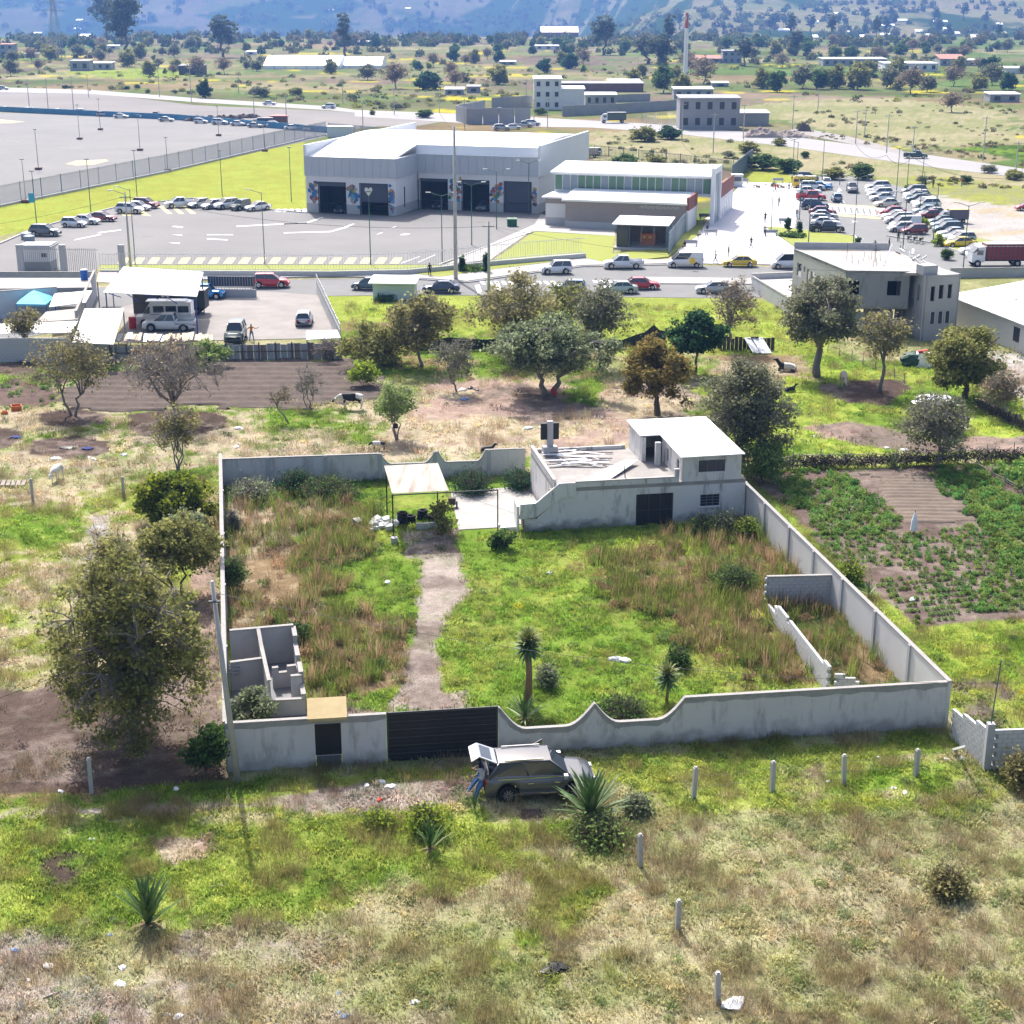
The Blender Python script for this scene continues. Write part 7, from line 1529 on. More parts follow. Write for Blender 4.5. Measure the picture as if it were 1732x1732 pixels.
def person_mesh(pose,top,leg,small=True):
 if pose=='walk':hipL,hipR,kL,kR,fL,fR=(0,.09,.92),(0,-.09,.92),(.18,.10,.52),(-.10,-.10,.50),(.34,.10,.08),(-.36,-.10,.12)
 elif pose=='wide':hipL,hipR,kL,kR,fL,fR=(0,.09,.92),(0,-.09,.92),(.02,.16,.5),(.02,-.16,.5),(0,.22,.07),(0,-.22,.07)
 elif pose=='sit':hipL,hipR,kL,kR,fL,fR=(0,.1,.55),(0,-.1,.55),(.42,.12,.55),(.42,-.12,.55),(.42,.12,.08),(.42,-.12,.08)
 else:hipL,hipR,kL,kR,fL,fR=(0,.09,.92),(0,-.09,.92),(.03,.10,.5),(-.01,-.10,.5),(0,.11,.07),(0,-.11,.07)
 dz=-.37 if pose=='sit' else 0
 el={'walk':((-.16,.27,1.12),(.02,.27,.88),(.14,-.27,1.13),(.32,-.22,.96)),'wide':((0,.45,1.28),(.05,.70,1.42),(0,-.42,1.22),(.05,-.62,1.05)),'sit':((.1,.24,1.15),(.35,.14,1.02),(.1,-.24,1.15),(.35,-.14,1.02))}.get(pose,((0,.26,1.13),(.1,.24,.88),(0,-.26,1.13),(.12,-.2,.9)))
 el=[(x,y,z+(dz if pose!='sit' else-.37))for x,y,z in el]
 P0=(0,0,.95+dz,.12);ch=[];C_=(0,0,1.38+dz,.135)
 ch.append([P0,(0,0,1.15+dz,.12),C_,(0,0,1.50+dz,.06),(.02,0,1.60+dz,.085),(.03,0,1.70+dz,.095),(.02,0,1.76+dz,.05)])
 for h,k_,f in((hipL,kL,fL),(hipR,kR,fR)):ch.append([P0,(*h,.10),(*k_,.065),(*f,.045),(f[0]+.17,f[1],max(.035,f[2]-.03),.035)])
 for i,s in((0,1),(2,-1)):
  e,w=el[i],el[i+1];d=Vector(w)-Vector(e);d.normalize();hnd=Vector(w)+d*.09
  ch.append([C_,(0,s*.19,1.42+dz,.055),(*e,.042),(*w,.03),(*hnd,.035)])
  if not small:
   for j in range(4):ch.append([(*hnd,.035),(hnd.x+d.x*.05+.01,hnd.y+(j-1.5)*.02,hnd.z+d.z*.05-.01,.009),(hnd.x+d.x*.09+.02,hnd.y+(j-1.5)*.022,hnd.z+d.z*.07-.03,.007)])
 zh=1.66+dz;zb=1.0+dz
 def cf(c):
  if c.z>zh+.02 or(c.z>1.58+dz and c.x<.0):return 3
  if c.z>1.47+dz:return 2
  for w in(el[1],el[3]):
   if(c-Vector(w)).length<.13:return 2
  if c.z<.10:return 4
  d1_=min((c-Vector(k_)).length for k_ in(kL,kR))
  return 0 if c.z>zb-.02 or abs(c.y)>.3 and c.z>.8 else 1
 return skin_mesh('body',ch,[CL[top],leg,skinm,hairm,shoe],cf)
def person(u,v,pose,top,leg,head,label,z=0,s=1,group='people'):
 p=G(u,v,z);me=person_mesh(pose,top,leg);o=bpy.data.objects.new('person',me);sc.collection.objects.link(o);o.location=p;o.rotation_euler.z=R(head);o.scale=(s,s,s);tag(o,label,'person',group)
dkt=CL['black']
for a in[(1270,421,'walk','black',dkt,200,'person in dark clothes striding across the middle of the plaza'),(1293,401,'stand','grey',dkt,90,'person in grey standing by the bench at the planter'),(1294,378,'walk','black',dkt,80,'dark dressed person walking on the plaza below the lamp'),
  (1317,350,'stand','green',dkt,20,'person in dark green standing on the upper plaza'),(1311,326,'walk','red',dkt,10,'person in a red top on the upper plaza'),(1334,325,'walk','black',dkt,0,'person in black beside the upper lamp post'),(1347,371,'walk','grey',denim,30,'person walking past the rear of the parked dark red car'),
  (1184,403,'sit','white',dkt,220,'person in white sitting near the stone bench on the plaza'),(1196,398,'stand','black',dkt,200,'person in black by the stone bench nearest the booth'),(1158,423,'sit','black',dkt,230,'dark figure sitting low at the plaza edge by the white van'),(1182,452,'stand','black',dkt,180,'person in black standing at the rear door of the delivery van'),
  (1188,453,'stand','black',denim,0,'second person behind the delivery van, right one'),(1210,446,'walk','white',denim,180,'person in a pale shirt walking between van and taxi'),(1232,436,'stand','black',dkt,0,'person standing behind the bonnet of the yellow taxi'),(727,468,'walk','black',dkt,100,'person in black walking on the pavement by the lawn wall'),
  (1519,409,'stand','black',dkt,60,'person in black standing at the maroon hatchback and motorcycles'),(1565,318,'stand','green',dkt,60,'left one of the two dark figures at the gravel edge'),(1578,318,'stand','black',dkt,60,'right one of the two dark figures at the gravel edge'),(1626,316,'stand','red',denim,0,'person in a red top alone at the gravel edge'),
  (1420,313,'stand','lgrey',denim,0,'person in pale clothes at the top of the car park lane'),(426,577,'wide','orange',denim,-90,'person in an orange shirt with arms spread beside the dark off road car'),(1503,424,'stand','black',dkt,0,'person behind the parapet of the unfinished building')]:
 person(*a)
# motorcycles by the maroon hatchback
for i in range(3):
 p=G(1538+i*10,409+i*1.5);rt=empty('motorcycle',(p.x,p.y,.05),['dark motorcycle nearest the maroon hatchback','dark motorcycle in the middle of the three','dark motorcycle at the right of the three'][i],'motorcycle','motorcycles in the car park');OFF[rt.name]=Vector((p.x,p.y,0))
 for x in(-.6,.6):k=MB();q=p+Vector((x*.5,x*.85,.3));
 for x in(-.6,.6):k=MB();torus(k,(0,0,0),.24,.06,12,5);c_=math.cos(1.0);k.v=[(p.x+x*.55+a*.55,p.y+x*.83+a*.83,.3+b)for a,b,c2 in k.v];k.build('wheel',rub,rt)
 k=MB();k.bar(p+Vector((-.3,-.45,.6)),p+Vector((.25,.38,.75)),.28,.28);k.build('fuel_tank',PT['black'],rt);k=MB();k.bar(p+Vector((-.4,-.6,.78)),p+Vector((-.05,-.1,.74)),.26,.1);k.build('saddle',trim,rt);k=MB();k.bar(p+Vector((-.05,.6,1.0)),p+Vector((.6,.25,1.0)),.05);k.build('handlebar',trim,rt)
# ---- the grey sport utility car in front of the lot, tailgate and far door open
SU=Fr(G(848,1359),G(848,1359)+Vector((1,.125,0)))
cs_=car('suv','bronze',0,0,math.degrees(SU.a),'brown-grey sport utility car with raised tailgate in front of the lot wall',loc=SU.P(1.75,.95),z=0,s=1.08,name='parked_car')
ch_k=[c for c in cs_.children]
S_=1.05
k=MB();k.prism([(-2.12,-.62),(-1.72,-.64),(-1.72,.64),(-2.12,.62)],[1.5]*4,[1.52]*4)
def lp(name,k,mat,par=cs_,smooth=False):me=k.data(name,mat);return part(name,me,par)
k=MB();k.add([(-1.75,-.66,1.66),(-1.75,.66,1.66),(-2.45,.62,1.98),(-2.45,-.62,1.98),(-2.78,-.66,1.80),(-2.78,.66,1.80),(-1.78,-.62,1.60),(-1.78,.62,1.60),(-2.42,.58,1.90),(-2.42,-.58,1.90)],[(0,1,2,3),(3,2,5,4),(6,7,8,9),(9,8,5,4),(0,3,9,6),(1,2,8,7)]);lp('tailgate',k,PT['silver'])
k=MB();k.quad((-1.95,-.5,1.765),(-1.95,.5,1.765),(-2.38,.48,1.962),(-2.38,-.48,1.962));lp('tailgate_window',k,glassm)
k=MB();k.box(-2.0,0,.78,.6,1.3,.06);k.box(-2.2,0,.5,.14,1.36,.35);lp('boot_floor',k,trim)
for x in(-.45,.62):
 k=MB();k.box(x,-.93,.82,.22,.03,.035);lp('door_handle',k,M('chrome',(.6,.6,.62),.2,metal=1))
for y in(-1,1):k=MB();k.box(.95,y*1.0,1.02,.16,.22,.15);lp('wing_mirror',k,PT['silver'])
k=MB();k.box(-.05,-.935,.36,2.3,.03,.07);lp('sill_trim',k,M('chrome',(.6,.6,.62),.2,metal=1))
for x0,x1 in((-1.75,-.55),(-.5,.85)):k=MB();k.box((x0+x1)/2,-.905,1.045,x1-x0,.03,.035);lp('window_trim',k,M('chrome',(.6,.6,.62),.2,metal=1))
for y in(-.62,.62):k=MB();k.bar((-1.45,y,1.73),(.1,y,1.74),.05);lp('roof_rail',k,M('chrome',(.6,.6,.62),.2,metal=1))
for x in(-1.36,1.36):
 for y in(-1,1):
  k=MB()
  for i in range(10):a=i*math.pi/5;k.bar((x+.05*math.cos(a),y*.945,.36+.05*math.sin(a)),(x+.21*math.cos(a),y*.955,.36+.21*math.sin(a)),.045,.03)
  w=[c for c in cs_.children if c.name.startswith('wheel')and abs(c.location.x-x)<.1 and c.location.y*y>0][0]
  o=part('spokes',k.data('spokes',rimm),w);o.location=(-x,-y*(.92-.09),-.36);
  for c in w.children:
   if c.name.startswith('rim'):c.material_slots[0].link='OBJECT';c.material_slots[0].material=trim
k=MB();k.prism([(-.3,.92),(.45,1.65),(.42,1.69),(-.33,.96)],.42,1.0);k.prism([(-.2,1.0),(.35,1.54),(.33,1.57),(-.22,1.03)],1.0,1.5);lp('open_door',k,PT['bronze'])
# two people leaning on the tail
def leaner(base,face,top,hair_,feet,label,shirt):
 b=base;dx,dy=math.cos(face),math.sin(face);sx,sy=-dy,dx
 W_=lambda f,s,z,r:(b.x+dx*f+sx*s,b.y+dy*f+sy*s,z,r)
 pel=W_(0,0,.86,.14);che=W_(.06,0,1.28,(.17,.14));ch=[[pel,W_(.0,0,1.06,.135),che,W_(.10,0,1.44,.06),W_(.15,0,1.52,.085),W_(.18,0,1.61,.10),W_(.18,0,1.69,.06)]]
 for s,ff in((1,feet[0]),(-1,feet[1])):
  k_=(ff[0]*.5+.06,s*.13,.50);ch.append([pel,W_(.03,s*.1,.80,.11),W_(*k_,.075),W_(ff[0],ff[1],.12,.05),W_(ff[0]+.17,ff[1]*1.05,.05,.042),W_(ff[0]+.22,ff[1]*1.05,.045,.035)])
  sh=W_(.07,s*.20,1.36,.065);elb=W_(.10,s*.27,1.10,.048);wr_=W_(.32,s*.08,1.08,.034);pm=W_(.40,s*.04,1.10,.036);ch.append([che,sh,elb,wr_,pm])
  for j in range(4):ch.append([pm,W_(.45,s*.04+(j-1.5)*.022,1.11+.01*j,.010),W_(.475,s*.02+(j-1.5)*.020,1.135-.012*abs(j-1),.008),W_(.46,s*.0+(j-1.5)*.018,1.155,.007)])
  ch.append([pm,W_(.42,s*.0-.0,1.145,.011),W_(.45,-s*.01,1.16,.008)])
 hd_=Vector(W_(.18,0,1.6,0)[:3]);fw=Vector((dx,dy,0));hands=Vector(W_(.40,0,1.1,0)[:3])
 def cf(c):
  r_=c-hd_
  if c.z>1.47:return 3 if(r_.dot(fw)<.045 or c.z>1.655)else 2
  if(c-hands).length<.16:return 2
  if c.z<.115:return 4
  return 0 if c.z>.90 else 1
 me=skin_mesh('body',ch,[shirt,denim,skinm,hairm,shoe],cf,2)
 o=bpy.data.objects.new('person',me);sc.collection.objects.link(o);tag(o,label,'person','two people at the open car boot')
 for nm,f_,s_,z_,q in(('nose',.285,0,1.585,.022),('mouth',.27,0,1.545,.02),('ear',.16,.095,1.59,.022),('ear',.16,-.095,1.59,.022),('eye',.265,.035,1.61,.012),('eye',.265,-.035,1.61,.012)):
  k=MB();c=Vector(W_(f_,s_,z_,0)[:3]);blob(k,c-Vector((0,0,q)),q,q,q*2,8,4,.02,1,flat=.3);k.v=list(k.v);fo=part(nm,k.data(nm,skinm if nm in('nose','ear')else M('lip',(.25,.08,.06),.6)if nm=='mouth' else black),o)
rb_=SU.P(-.72,.62);leaner(rb_,SU.a+math.pi+.35,None,None,((.42,.16),(.30,-.14)),'person in a light grey shirt and blue jeans leaning on the car tail',CL['lgrey'])
rb_=SU.P(-.68,1.25);leaner(rb_,SU.a+math.pi+.1,None,None,((.62,.14),(.52,-.12)),'person in a dark blue top and jeans leaning behind the grey shirted one',CL['blue'])
k=MB();q=SU.P(-1.16,.50,1.14);k.box(q.x,q.y,q.z-.01,.08,.15,.012);k.build('mobile_phone',black,label='dark phone held by the grey shirted person',cat='phone')
# ---- cattle
cbk=M('cow_black',(.015,.014,.014),.7);cwh=M('cow_white',(.62,.60,.55),.8);ccr=M('cow_cream',(.50,.42,.32),.85);hoof=M('hoof',(.04,.035,.03),.7)
def cow_mesh(mats,cf,graze=True,head_up=False):
 B=[(-.75,0,1.18,(.30,.27)),(-.35,0,1.12,(.33,.36)),(.15,0,1.10,(.33,.39)),(.60,0,1.16,(.27,.33))]
 if graze:nk=[(.90,0,1.20,(.15,.2)),(1.20,0,1.02,(.12,.15)),(1.42,0,.86,(.13,.14)),(1.62,0,.66,(.085,.09)),(1.70,0,.58,.075)]
 else:nk=[(.90,0,1.30,(.15,.2)),(1.15,0,1.46,(.12,.15)),(1.36,0,1.48,(.13,.13)),(1.62,0,1.34,(.085,.09)),(1.72,0,1.28,.075)]
 ch=[B+nk]
 for s in(1,-1):
  ch.append([B[3],(.58,s*.20,.92,.13),(.60,s*.22,.60,.075),(.57,s*.22,.30,.05),(.60,s*.22,.06,.055)])
  ch.append([B[0],(-.78,s*.22,.95,.19),(-.66,s*.24,.72,.11),(-.90,s*.24,.50,.06),(-.84,s*.24,.25,.048),(-.80,s*.24,.06,.055)])
  h=nk[2];ch.append([h,(h[0]-.06,s*.16,h[2]+.10,.03),(h[0]-.08,s*.27,h[2]+.08,.025)])
 ch.append([B[0],(-1.05,0,1.25,.04),(-1.12,0,.95,.022),(-1.12,0,.62,.045)])
 ch.append([B[1],(-.5,0,.78,.12),(-.5,0,.72,.10)])
 return skin_mesh('body',ch,mats,cf,1)
def patches(c):
 if c.z<.12:return 2
 n=math.sin(c.x*3.1+1.2)+.8*math.sin(c.z*3.7+c.x*1.3+.3)+.3*math.sin(c.y*5)
 if c.z<.62 or c.x<-.88:return 1
 if c.x>1.5:return 0
 return 0 if n>-.35 else 1
def cow(u,v,head,mats,cf,label,s=1,graze=True,squash=None,cat='cow'):
 o=bpy.data.objects.new('cow',cow_mesh(mats,cf,graze));sc.collection.objects.link(o);o.location=G(u,v);o.rotation_euler.z=R(head);o.scale=(s,s,s);tag(o,label,cat);return o
cow(595,692,176,[cbk,cwh,hoof],patches,'black and white cow standing on the meadow facing left',.98,True)
cow(1427,653,-95,[ccr,ccr,hoof],lambda c:2 if c.z<.12 else 0,'cream coloured cow facing away on dark soil beside the thin tree',.9,True)
cow(97,812,-98,[cwh,cwh,hoof],lambda c:2 if c.z<.1 else 0,'white calf seen end on in the left meadow',.78,True,cat='calf')
cow(640,762,170,[cwh,cbk,hoof],patches,'white and brown calf half hidden behind the rear wall of the lot',.52,True,cat='calf')
# lying animal: body on the ground with the legs tucked
def lying(u,v,head,mats,cf,label,s=1,cat='cow'):
 B=[(-.75,0,.42,(.30,.28)),(-.3,0,.44,(.36,.38)),(.2,0,.46,(.36,.40)),(.62,0,.50,(.27,.33))]
 nk=[(.88,0,.68,(.16,.2)),(1.05,0,.95,(.13,.15)),(1.15,0,1.12,(.13,.14)),(1.40,0,1.05,(.085,.09)),(1.48,0,1.0,.07)];ch=[B+nk]
 for q in(1,-1):ch.append([B[3],(.72,q*.30,.30,.11),(1.0,q*.32,.12,.06),(.72,q*.34,.07,.05)]);ch.append([B[0],(-.6,q*.36,.34,.18),(-.15,q*.44,.16,.08),(-.55,q*.46,.07,.05)]);ch.append([nk[2],(1.08,q*.15,1.2,.03),(1.05,q*.26,1.2,.025)])
 o=bpy.data.objects.new('cow',skin_mesh('body',ch,mats,cf,1));sc.collection.objects.link(o);o.location=G(u,v);o.rotation_euler.z=R(head);o.scale=(s,s,s);tag(o,label,cat)
lying(1334,628,170,[cbk,cwh,hoof],lambda c:1 if-.6<c.x<.45 and c.z>.3 else 0,'black and white cow lying on bare ground left of the big grey-green tree',1.0)
lying(1334,663,20,[cbk,cbk,hoof],lambda c:0,'small black calf lying on the bright grass',.6,'calf')
lying(822,765,0,[cbk,cbk,hoof],lambda c:0,'black calf lying behind the scooped rear wall',.6,'calf')
# small dog shape sitting in the fork of the vase shaped tree is a dark bag hanging there
k=MB();p=G(672,743);blob(k,(p.x-.1,p.y-.25,0),.22,.18,.4,9,4,.15,2,z0=1.0);k.build('bag',black,label='black bag hanging in the fork of the small vase shaped tree',cat='bag')
k=MB();p=G(936,668);blob(k,(p.x,p.y,0),.28,.2,.75,9,4,.1,2);k.build('cloth',CL['red'],label='bright red cloth at the trunk of the silver-leaved tree',cat='cloth')
# ---------------------------------------------------------------- far scenery on the plain and the slopes
def GT(u,v):
 "point of the rolling land seen at a photo position"
 a=(u-866)/F;b=-(v-866)/F;dy=math.cos(TH)+b*math.sin(TH);dz=-math.sin(TH)+b*math.cos(TH)
 Y=np.concatenate([np.arange(180,3000,6.),np.arange(3000,9000,15.)]);t=Y/dy;X=a*t;Z=CH+dz*t
 h=terr(X,Y);k=np.nonzero(Z<=h)[0]
 if not len(k):return None
 i=k[0];return Vector((X[i],Y[i],float(h[i])))
def SY(p):return F/(p.y*math.cos(TH)+CH*math.sin(TH))
FT={}
for nm,pal,H,Rc,kw in[('bushy','olive',7,3.4,dict(nleaf=2600,ls=.55,clump=42,sig=.75,trunk=.2,low=.7)),('bushyb','grn',8,3.0,dict(nleaf=2600,ls=.55,clump=40,sig=.7,trunk=.22,low=.7)),('tallb','euc',16,4.2,dict(nleaf=2300,ls=.55,clump=60,sig=.7,trunk=.3,limbs=7)),('tallc','euc',20,3.0,dict(nleaf=1900,ls=.55,clump=50,sig=.6,trunk=.3,limbs=7)),
      ('sparse','brown',7,3.0,dict(nleaf=900,ls=.4,clump=70,sig=.8,trunk=.25,bare=.7)),('greyish','greyo',8,3.6,dict(nleaf=2200,ls=.5,clump=50,sig=.8,trunk=.22,low=.6)),('limey','lime',4,2.4,dict(nleaf=1200,ls=.5,clump=26,sig=.6,trunk=.1,low=.95)),('roundd','dgrn',7,3.6,dict(nleaf=3000,ls=.55,clump=40,sig=.7,trunk=.15,low=.8))]:
 for q in range(2):FT[nm,q]=(tree_data(hash(nm)%1000 if False else sum(map(ord,nm))+q*31,H,Rc,pal,**kw),H,Rc)
WD=dict(bushy='rounded olive tree',bushyb='rounded green tree',tallb='tall dark eucalyptus',tallc='slim tall dark eucalyptus',sparse='bare brownish tree',greyish='grey-green bushy tree',limey='low yellow-green bush',roundd='dark round tree')
cnt={}
def ftree(u,v,vt,w,kind,where=None,seed=0):
 p=GT(u,v)
 if p is None:return
 s=SY(p);(wd,cr),H0,R0=FT[kind,seed%2];h=max(1.5,(v-vt)/s);r_=max(.8,w/2/s)
 side='left edge' if u<180 else 'left' if u<500 else 'centre left' if u<760 else 'centre' if u<1000 else 'centre right' if u<1280 else 'right' if u<1560 else 'right edge'
 row='on the far hillside' if v<62 else 'along the horizon of the plain' if v<90 else 'in the far fields' if v<125 else 'in the middle fields' if v<175 else 'near the country road'
 lb=f'{WD[kind]} {row}, {side} of the photo'
 if where:lb=f'{WD[kind]} {where}'
 rt=empty('tree',tuple(p),lb,'tree','trees '+row+', '+side if not where else None,rz=(seed*1.3)%6.28);rt.scale=(r_/R0,r_/R0,h/H0)
 part('trunk',wd,rt);part('crown',cr,rt)
HAND=[(213,100,-12,62,'tallb','towering above the fields at the upper left'),(180,72,-20,42,'tallb','with its crown cut by the upper left edge'),(378,98,30,48,'tallb','left of the long white greenhouse'),(584,96,24,26,'tallc','behind the white greenhouse'),(1021,93,30,46,'tallb','right of the pink roofed hall'),(1130,88,26,22,'tallc','just left of the white mast'),(1096,108,62,60,'tallb','in the dark clump left of the white mast'),(1118,116,64,50,'tallb','lowest in the dark clump left of the mast'),
  (1345,94,48,24,'tallc','on the horizon right of the grey house'),(347,167,137,23,'roundd','alone beside the road behind the big lot'),(725,152,118,44,'roundd','dark and low in the yellow flowered fields'),(670,150,108,42,'sparse','right of the greenhouse end'),(622,136,110,30,'greyish','just below the greenhouse'),(1122,158,110,34,'bushyb','standing above the long grey wall'),(1460,304,277,36,'bushyb','between car park and dry field'),(1425,118,85,0.1,'bushy','tiny one'),(1190,142,98,40,'sparse','right of the white mast foot'),(1260,113,70,34,'tallb','behind the grey far house'),(1315,156,120,32,'bushyb','in the olive row, left end'),(1290,150,118,34,'bushy','in the olive row, far left'),(1385,152,118,30,'bushyb','in the middle of the olive row'),(1412,150,112,34,'bushy','right of the middle of the olive row'),(1450,152,108,38,'bushy','right end of the olive row'),(1505,150,112,36,'greyish','next right of the olive row'),(1540,160,116,40,'sparse','spreading bare in the brown field'),(1610,190,158,36,'sparse','squat in front of the small white shed'),(1673,130,92,30,'roundd','before the white wall at the right'),(1706,154,125,28,'dgr','')]
for i,(u,v,vt,w,kd,wh)in enumerate(HAND):
 if kd=='dgr':kd='roundd';wh='with a flat dark crown at the right edge of the fields'
 if w<1:continue
 ftree(u,v,vt,w,kd,wh,i)
r_=random.Random(5);n=0
for u0,u1,v0,v1,N_,ks in[(-40,760,66,84,46,('bushy','greyish','sparse','roundd','bushyb')),(760,1300,68,92,34,('bushy','greyish','bushyb','roundd')),(1300,1780,74,104,34,('bushy','greyish','bushyb','sparse')),(-40,640,86,130,34,('bushy','greyish','sparse','limey')),(640,1100,92,155,34,('bushy','sparse','limey','limey','roundd')),(1100,1780,110,165,26,('bushy','greyish','sparse','limey')),(1300,1780,34,66,30,('tallb','tallc','tallb')),(640,1300,40,64,10,('tallc','tallb'))]:
 for i in range(N_):
  u,v=r_.uniform(u0,u1),r_.uniform(v0,v1);kd=r_.choice(ks);p=GT(u,v)
  if p is None or(440<u<660 and 85<v<118)or(900<u<1050 and v>130):continue
  s=SY(p);h={'limey':2.6,'tallb':15,'tallc':19}.get(kd,6.5)*r_.uniform(.7,1.35);ftree(u,v,v-h*s,h*s*(.45 if kd[:4]=='tall' else.95),kd,None,i);n+=1
for i,(u,v,w,kd)in enumerate([(215,152,10,'roundd'),(232,150,10,'roundd'),(110,150,10,'roundd'),(250,158,9,'bushy'),(296,160,10,'greyish'),(440,165,34,'greyish'),(500,162,22,'bushy'),(670,186,22,'greyish'),(720,200,26,'bushyb'),(630,196,10,'bushy'),(1090,240,44,'bushy'),(1130,236,40,'roundd'),(1265,262,34,'bushy'),(1318,250,22,'bushy'),(1362,272,14,'bushyb'),(1290,292,50,'bushyb'),(1330,294,44,'bushyb'),(1410,304,36,'bushy'),(1232,268,20,'greyish'),(1560,312,18,'greyish'),(1632,312,20,'bushyb'),(1672,294,26,'greyish'),(1715,306,30,'bushy'),(1060,282,40,'bushyb'),(1110,284,34,'bushy'),(914,196,22,'bushyb'),(1600,440,12,'bushyb'),(1585,425,12,'limey'),(1560,392,10,'limey')]):
 ftree(u,v,v-w*.55,w,kd,f'kept low as a shrub, number {i+1} from the left row' if False else['by the road behind the big lot','right beside its twin behind the big lot','at the left behind the big lot','on the verge of the vacant lot','on the verge above the soil heaps','beside the far road left of the white car','by the far road near two white cars','at the far end of the vacant lot','left of the grey walled ruin','small at the gravel edge',
  'dark in the dry field behind the office','right half of the dark clump behind the office','in the dry field by the slatted screen','below the debris heap','small in the dry field','in the hedge behind the plaza lawn, left','in the hedge behind the plaza lawn, right','in the hedge above the car park entrance','beside the slatted screen end','behind three people on the gravel','behind the red dressed person','at the bend of the pale road','at the right edge beside the pale road','behind the green wire fence, left','behind the green wire fence, right','in front of the white three storey house','at the near end of the tree island','in the tree island near the taxi','in the tree island near the middle'][i],i)
# tell look-alikes apart by their order from the left
def rank(cat_):
 d={}
 for o in sc.objects:
  if o.get('category')==cat_ and o.parent is None and o.get('label'):d.setdefault(o['label'],[]).append(o)
 W_='first second third fourth fifth sixth seventh eighth ninth tenth eleventh twelfth'.split()
 for lb,l in d.items():
  if len(l)>1:
   l.sort(key=lambda o:o.location.x/o.location.y)
   for i,o in enumerate(l[:12]):o['label']=lb.replace(' of the photo','')+f', {W_[i]} from left'
rank('tree');rank('car')
# houses
winm=M('far_window',(.04,.045,.05),.4);redr=M('red_tile_roof',(.35,.14,.10),.8,(.42,.2,.15),.5,.8);zincr=M('pale_zinc_roof',(.55,.56,.58),.5,(.62,.63,.64),.2,.7);brk=M('red_brown_wall',(.16,.085,.07),.9,(.22,.13,.11),.2,.8);gwall=M('grey_block_far',(.26,.26,.27),.9,(.34,.34,.34),.15,.8);ghouse=M('greenhouse_film',(.82,.84,.85),.35,(.86,.87,.88),.05,.8)
def fhouse(u0,u1,v,vt,dep,wm,rm,label,nwin=3,floors=1,flat=True,slope=0.4,name='house',cat='house',rot=0,wins=True):
 p0,p1=GT(u0,v),GT(u1,v)
 if p0 is None or p1 is None:return
 p1.y=p0.y+(p1.x-p0.x)*rot;z0=min(p0.z,p1.z)-.3;s=SY(p0);h=(v-vt)/s/math.cos(TH*.3)*.96+.3
 f=Fr(p0,p1);W=(v2(p1)-v2(p0)).length;rt=empty(name,(p0.x,p0.y,z0),label,cat);fh=h/floors
 OFF[rt.name]=Vector((p0.x,p0.y,z0))
 k=MB();f.box(k,0,W,0,dep,z0,z0+h);k.build('wall',wm,rt)
 k=MB();e=.3;k.prism([f.P(-e,-e),f.P(W+e,-e),f.P(W+e,dep+e),f.P(-e,dep+e)],[z0+h+.003]*2+[z0+h+slope]*2,[z0+h+.25]*2+[z0+h+.25+slope]*2);k.build('roof',rm,rt)
 if wins:
  for j in range(floors):
   for i in range(nwin):
    a=W*(i+.3)/nwin;b=a+W*.4/nwin;k=MB();f.box(k,a,b,-.06,.05,z0+fh*j+fh*.35,z0+fh*j+fh*.8);w=k.build('window',winm,rt)
    k=MB();f.box(k,a-.1,b+.1,-.12,-.06,z0+fh*j+fh*.28,z0+fh*j+fh*.34);k.build('sill',wm,w)
fhouse(903,949,186,135,10,cream,whr,'white three storey house with small dark windows behind the ruin wall',3,3)
fhouse(949,988,186,152,10,cream,whr,'blank lower white wing of the three storey house',wins=False);fhouse(990,1042,181,163,7,gwall,whr,'low house with a bright white roof right of the white house',4)
fhouse(950,1088,156,142,8,brk,gwall,'long low red-brown walled building behind the white house',wins=False);fhouse(1030,1084,150,139,12,brk,whr,'white roofed block joined to the red-brown building',2)
fhouse(1149,1250,220,168,9,gwall,gwall,'grey unfinished two storey house beside the pale road',5,2);fhouse(1140,1206,168,152,8,gwall,zincr,'grey upper storey with a sheet roof on the unfinished roadside house',4);fhouse(1250,1300,214,193,8,gwall,zincr,'low grey annexe right of the unfinished roadside house',0)
def fwall(px,h,m,label):
 P_=[GT(*q)for q in px];c=P_[0];rt=empty('compound_wall',tuple(c),label,'wall')
 for a,b in zip(P_,P_[1:]):
  n=max(1,int((b-a).length/4))
  for i in range(n):p,q=a.lerp(b,i/n),a.lerp(b,(i+.97)/n);k=MB();k.wall(p,q,.25,0,h+.06*(i%2));k.build('wall_panel',m,rt)
fwall([(772,206),(790,213),(898,213)],4.3,gwall,'grey roofless compound wall near the soil road');fwall([(772,206),(820,196)],4.3,gwall,'side wall of the grey roofless compound');fwall([(832,186),(900,183)],3.6,gwall,'grey wall left of the white three storey house');fwall([(951,199),(1050,193),(1148,186)],3,gwall,'long grey wall right of the white three storey house');fwall([(1042,175),(1100,172)],2.5,gwall,'short grey wall right of the white roofed low house')
screen('white_rail_fence',[(1086,208),(1150,214)],2.4,whf,'white railing fence left of the unfinished roadside house',bar=.8,bw=.1,posts=5)
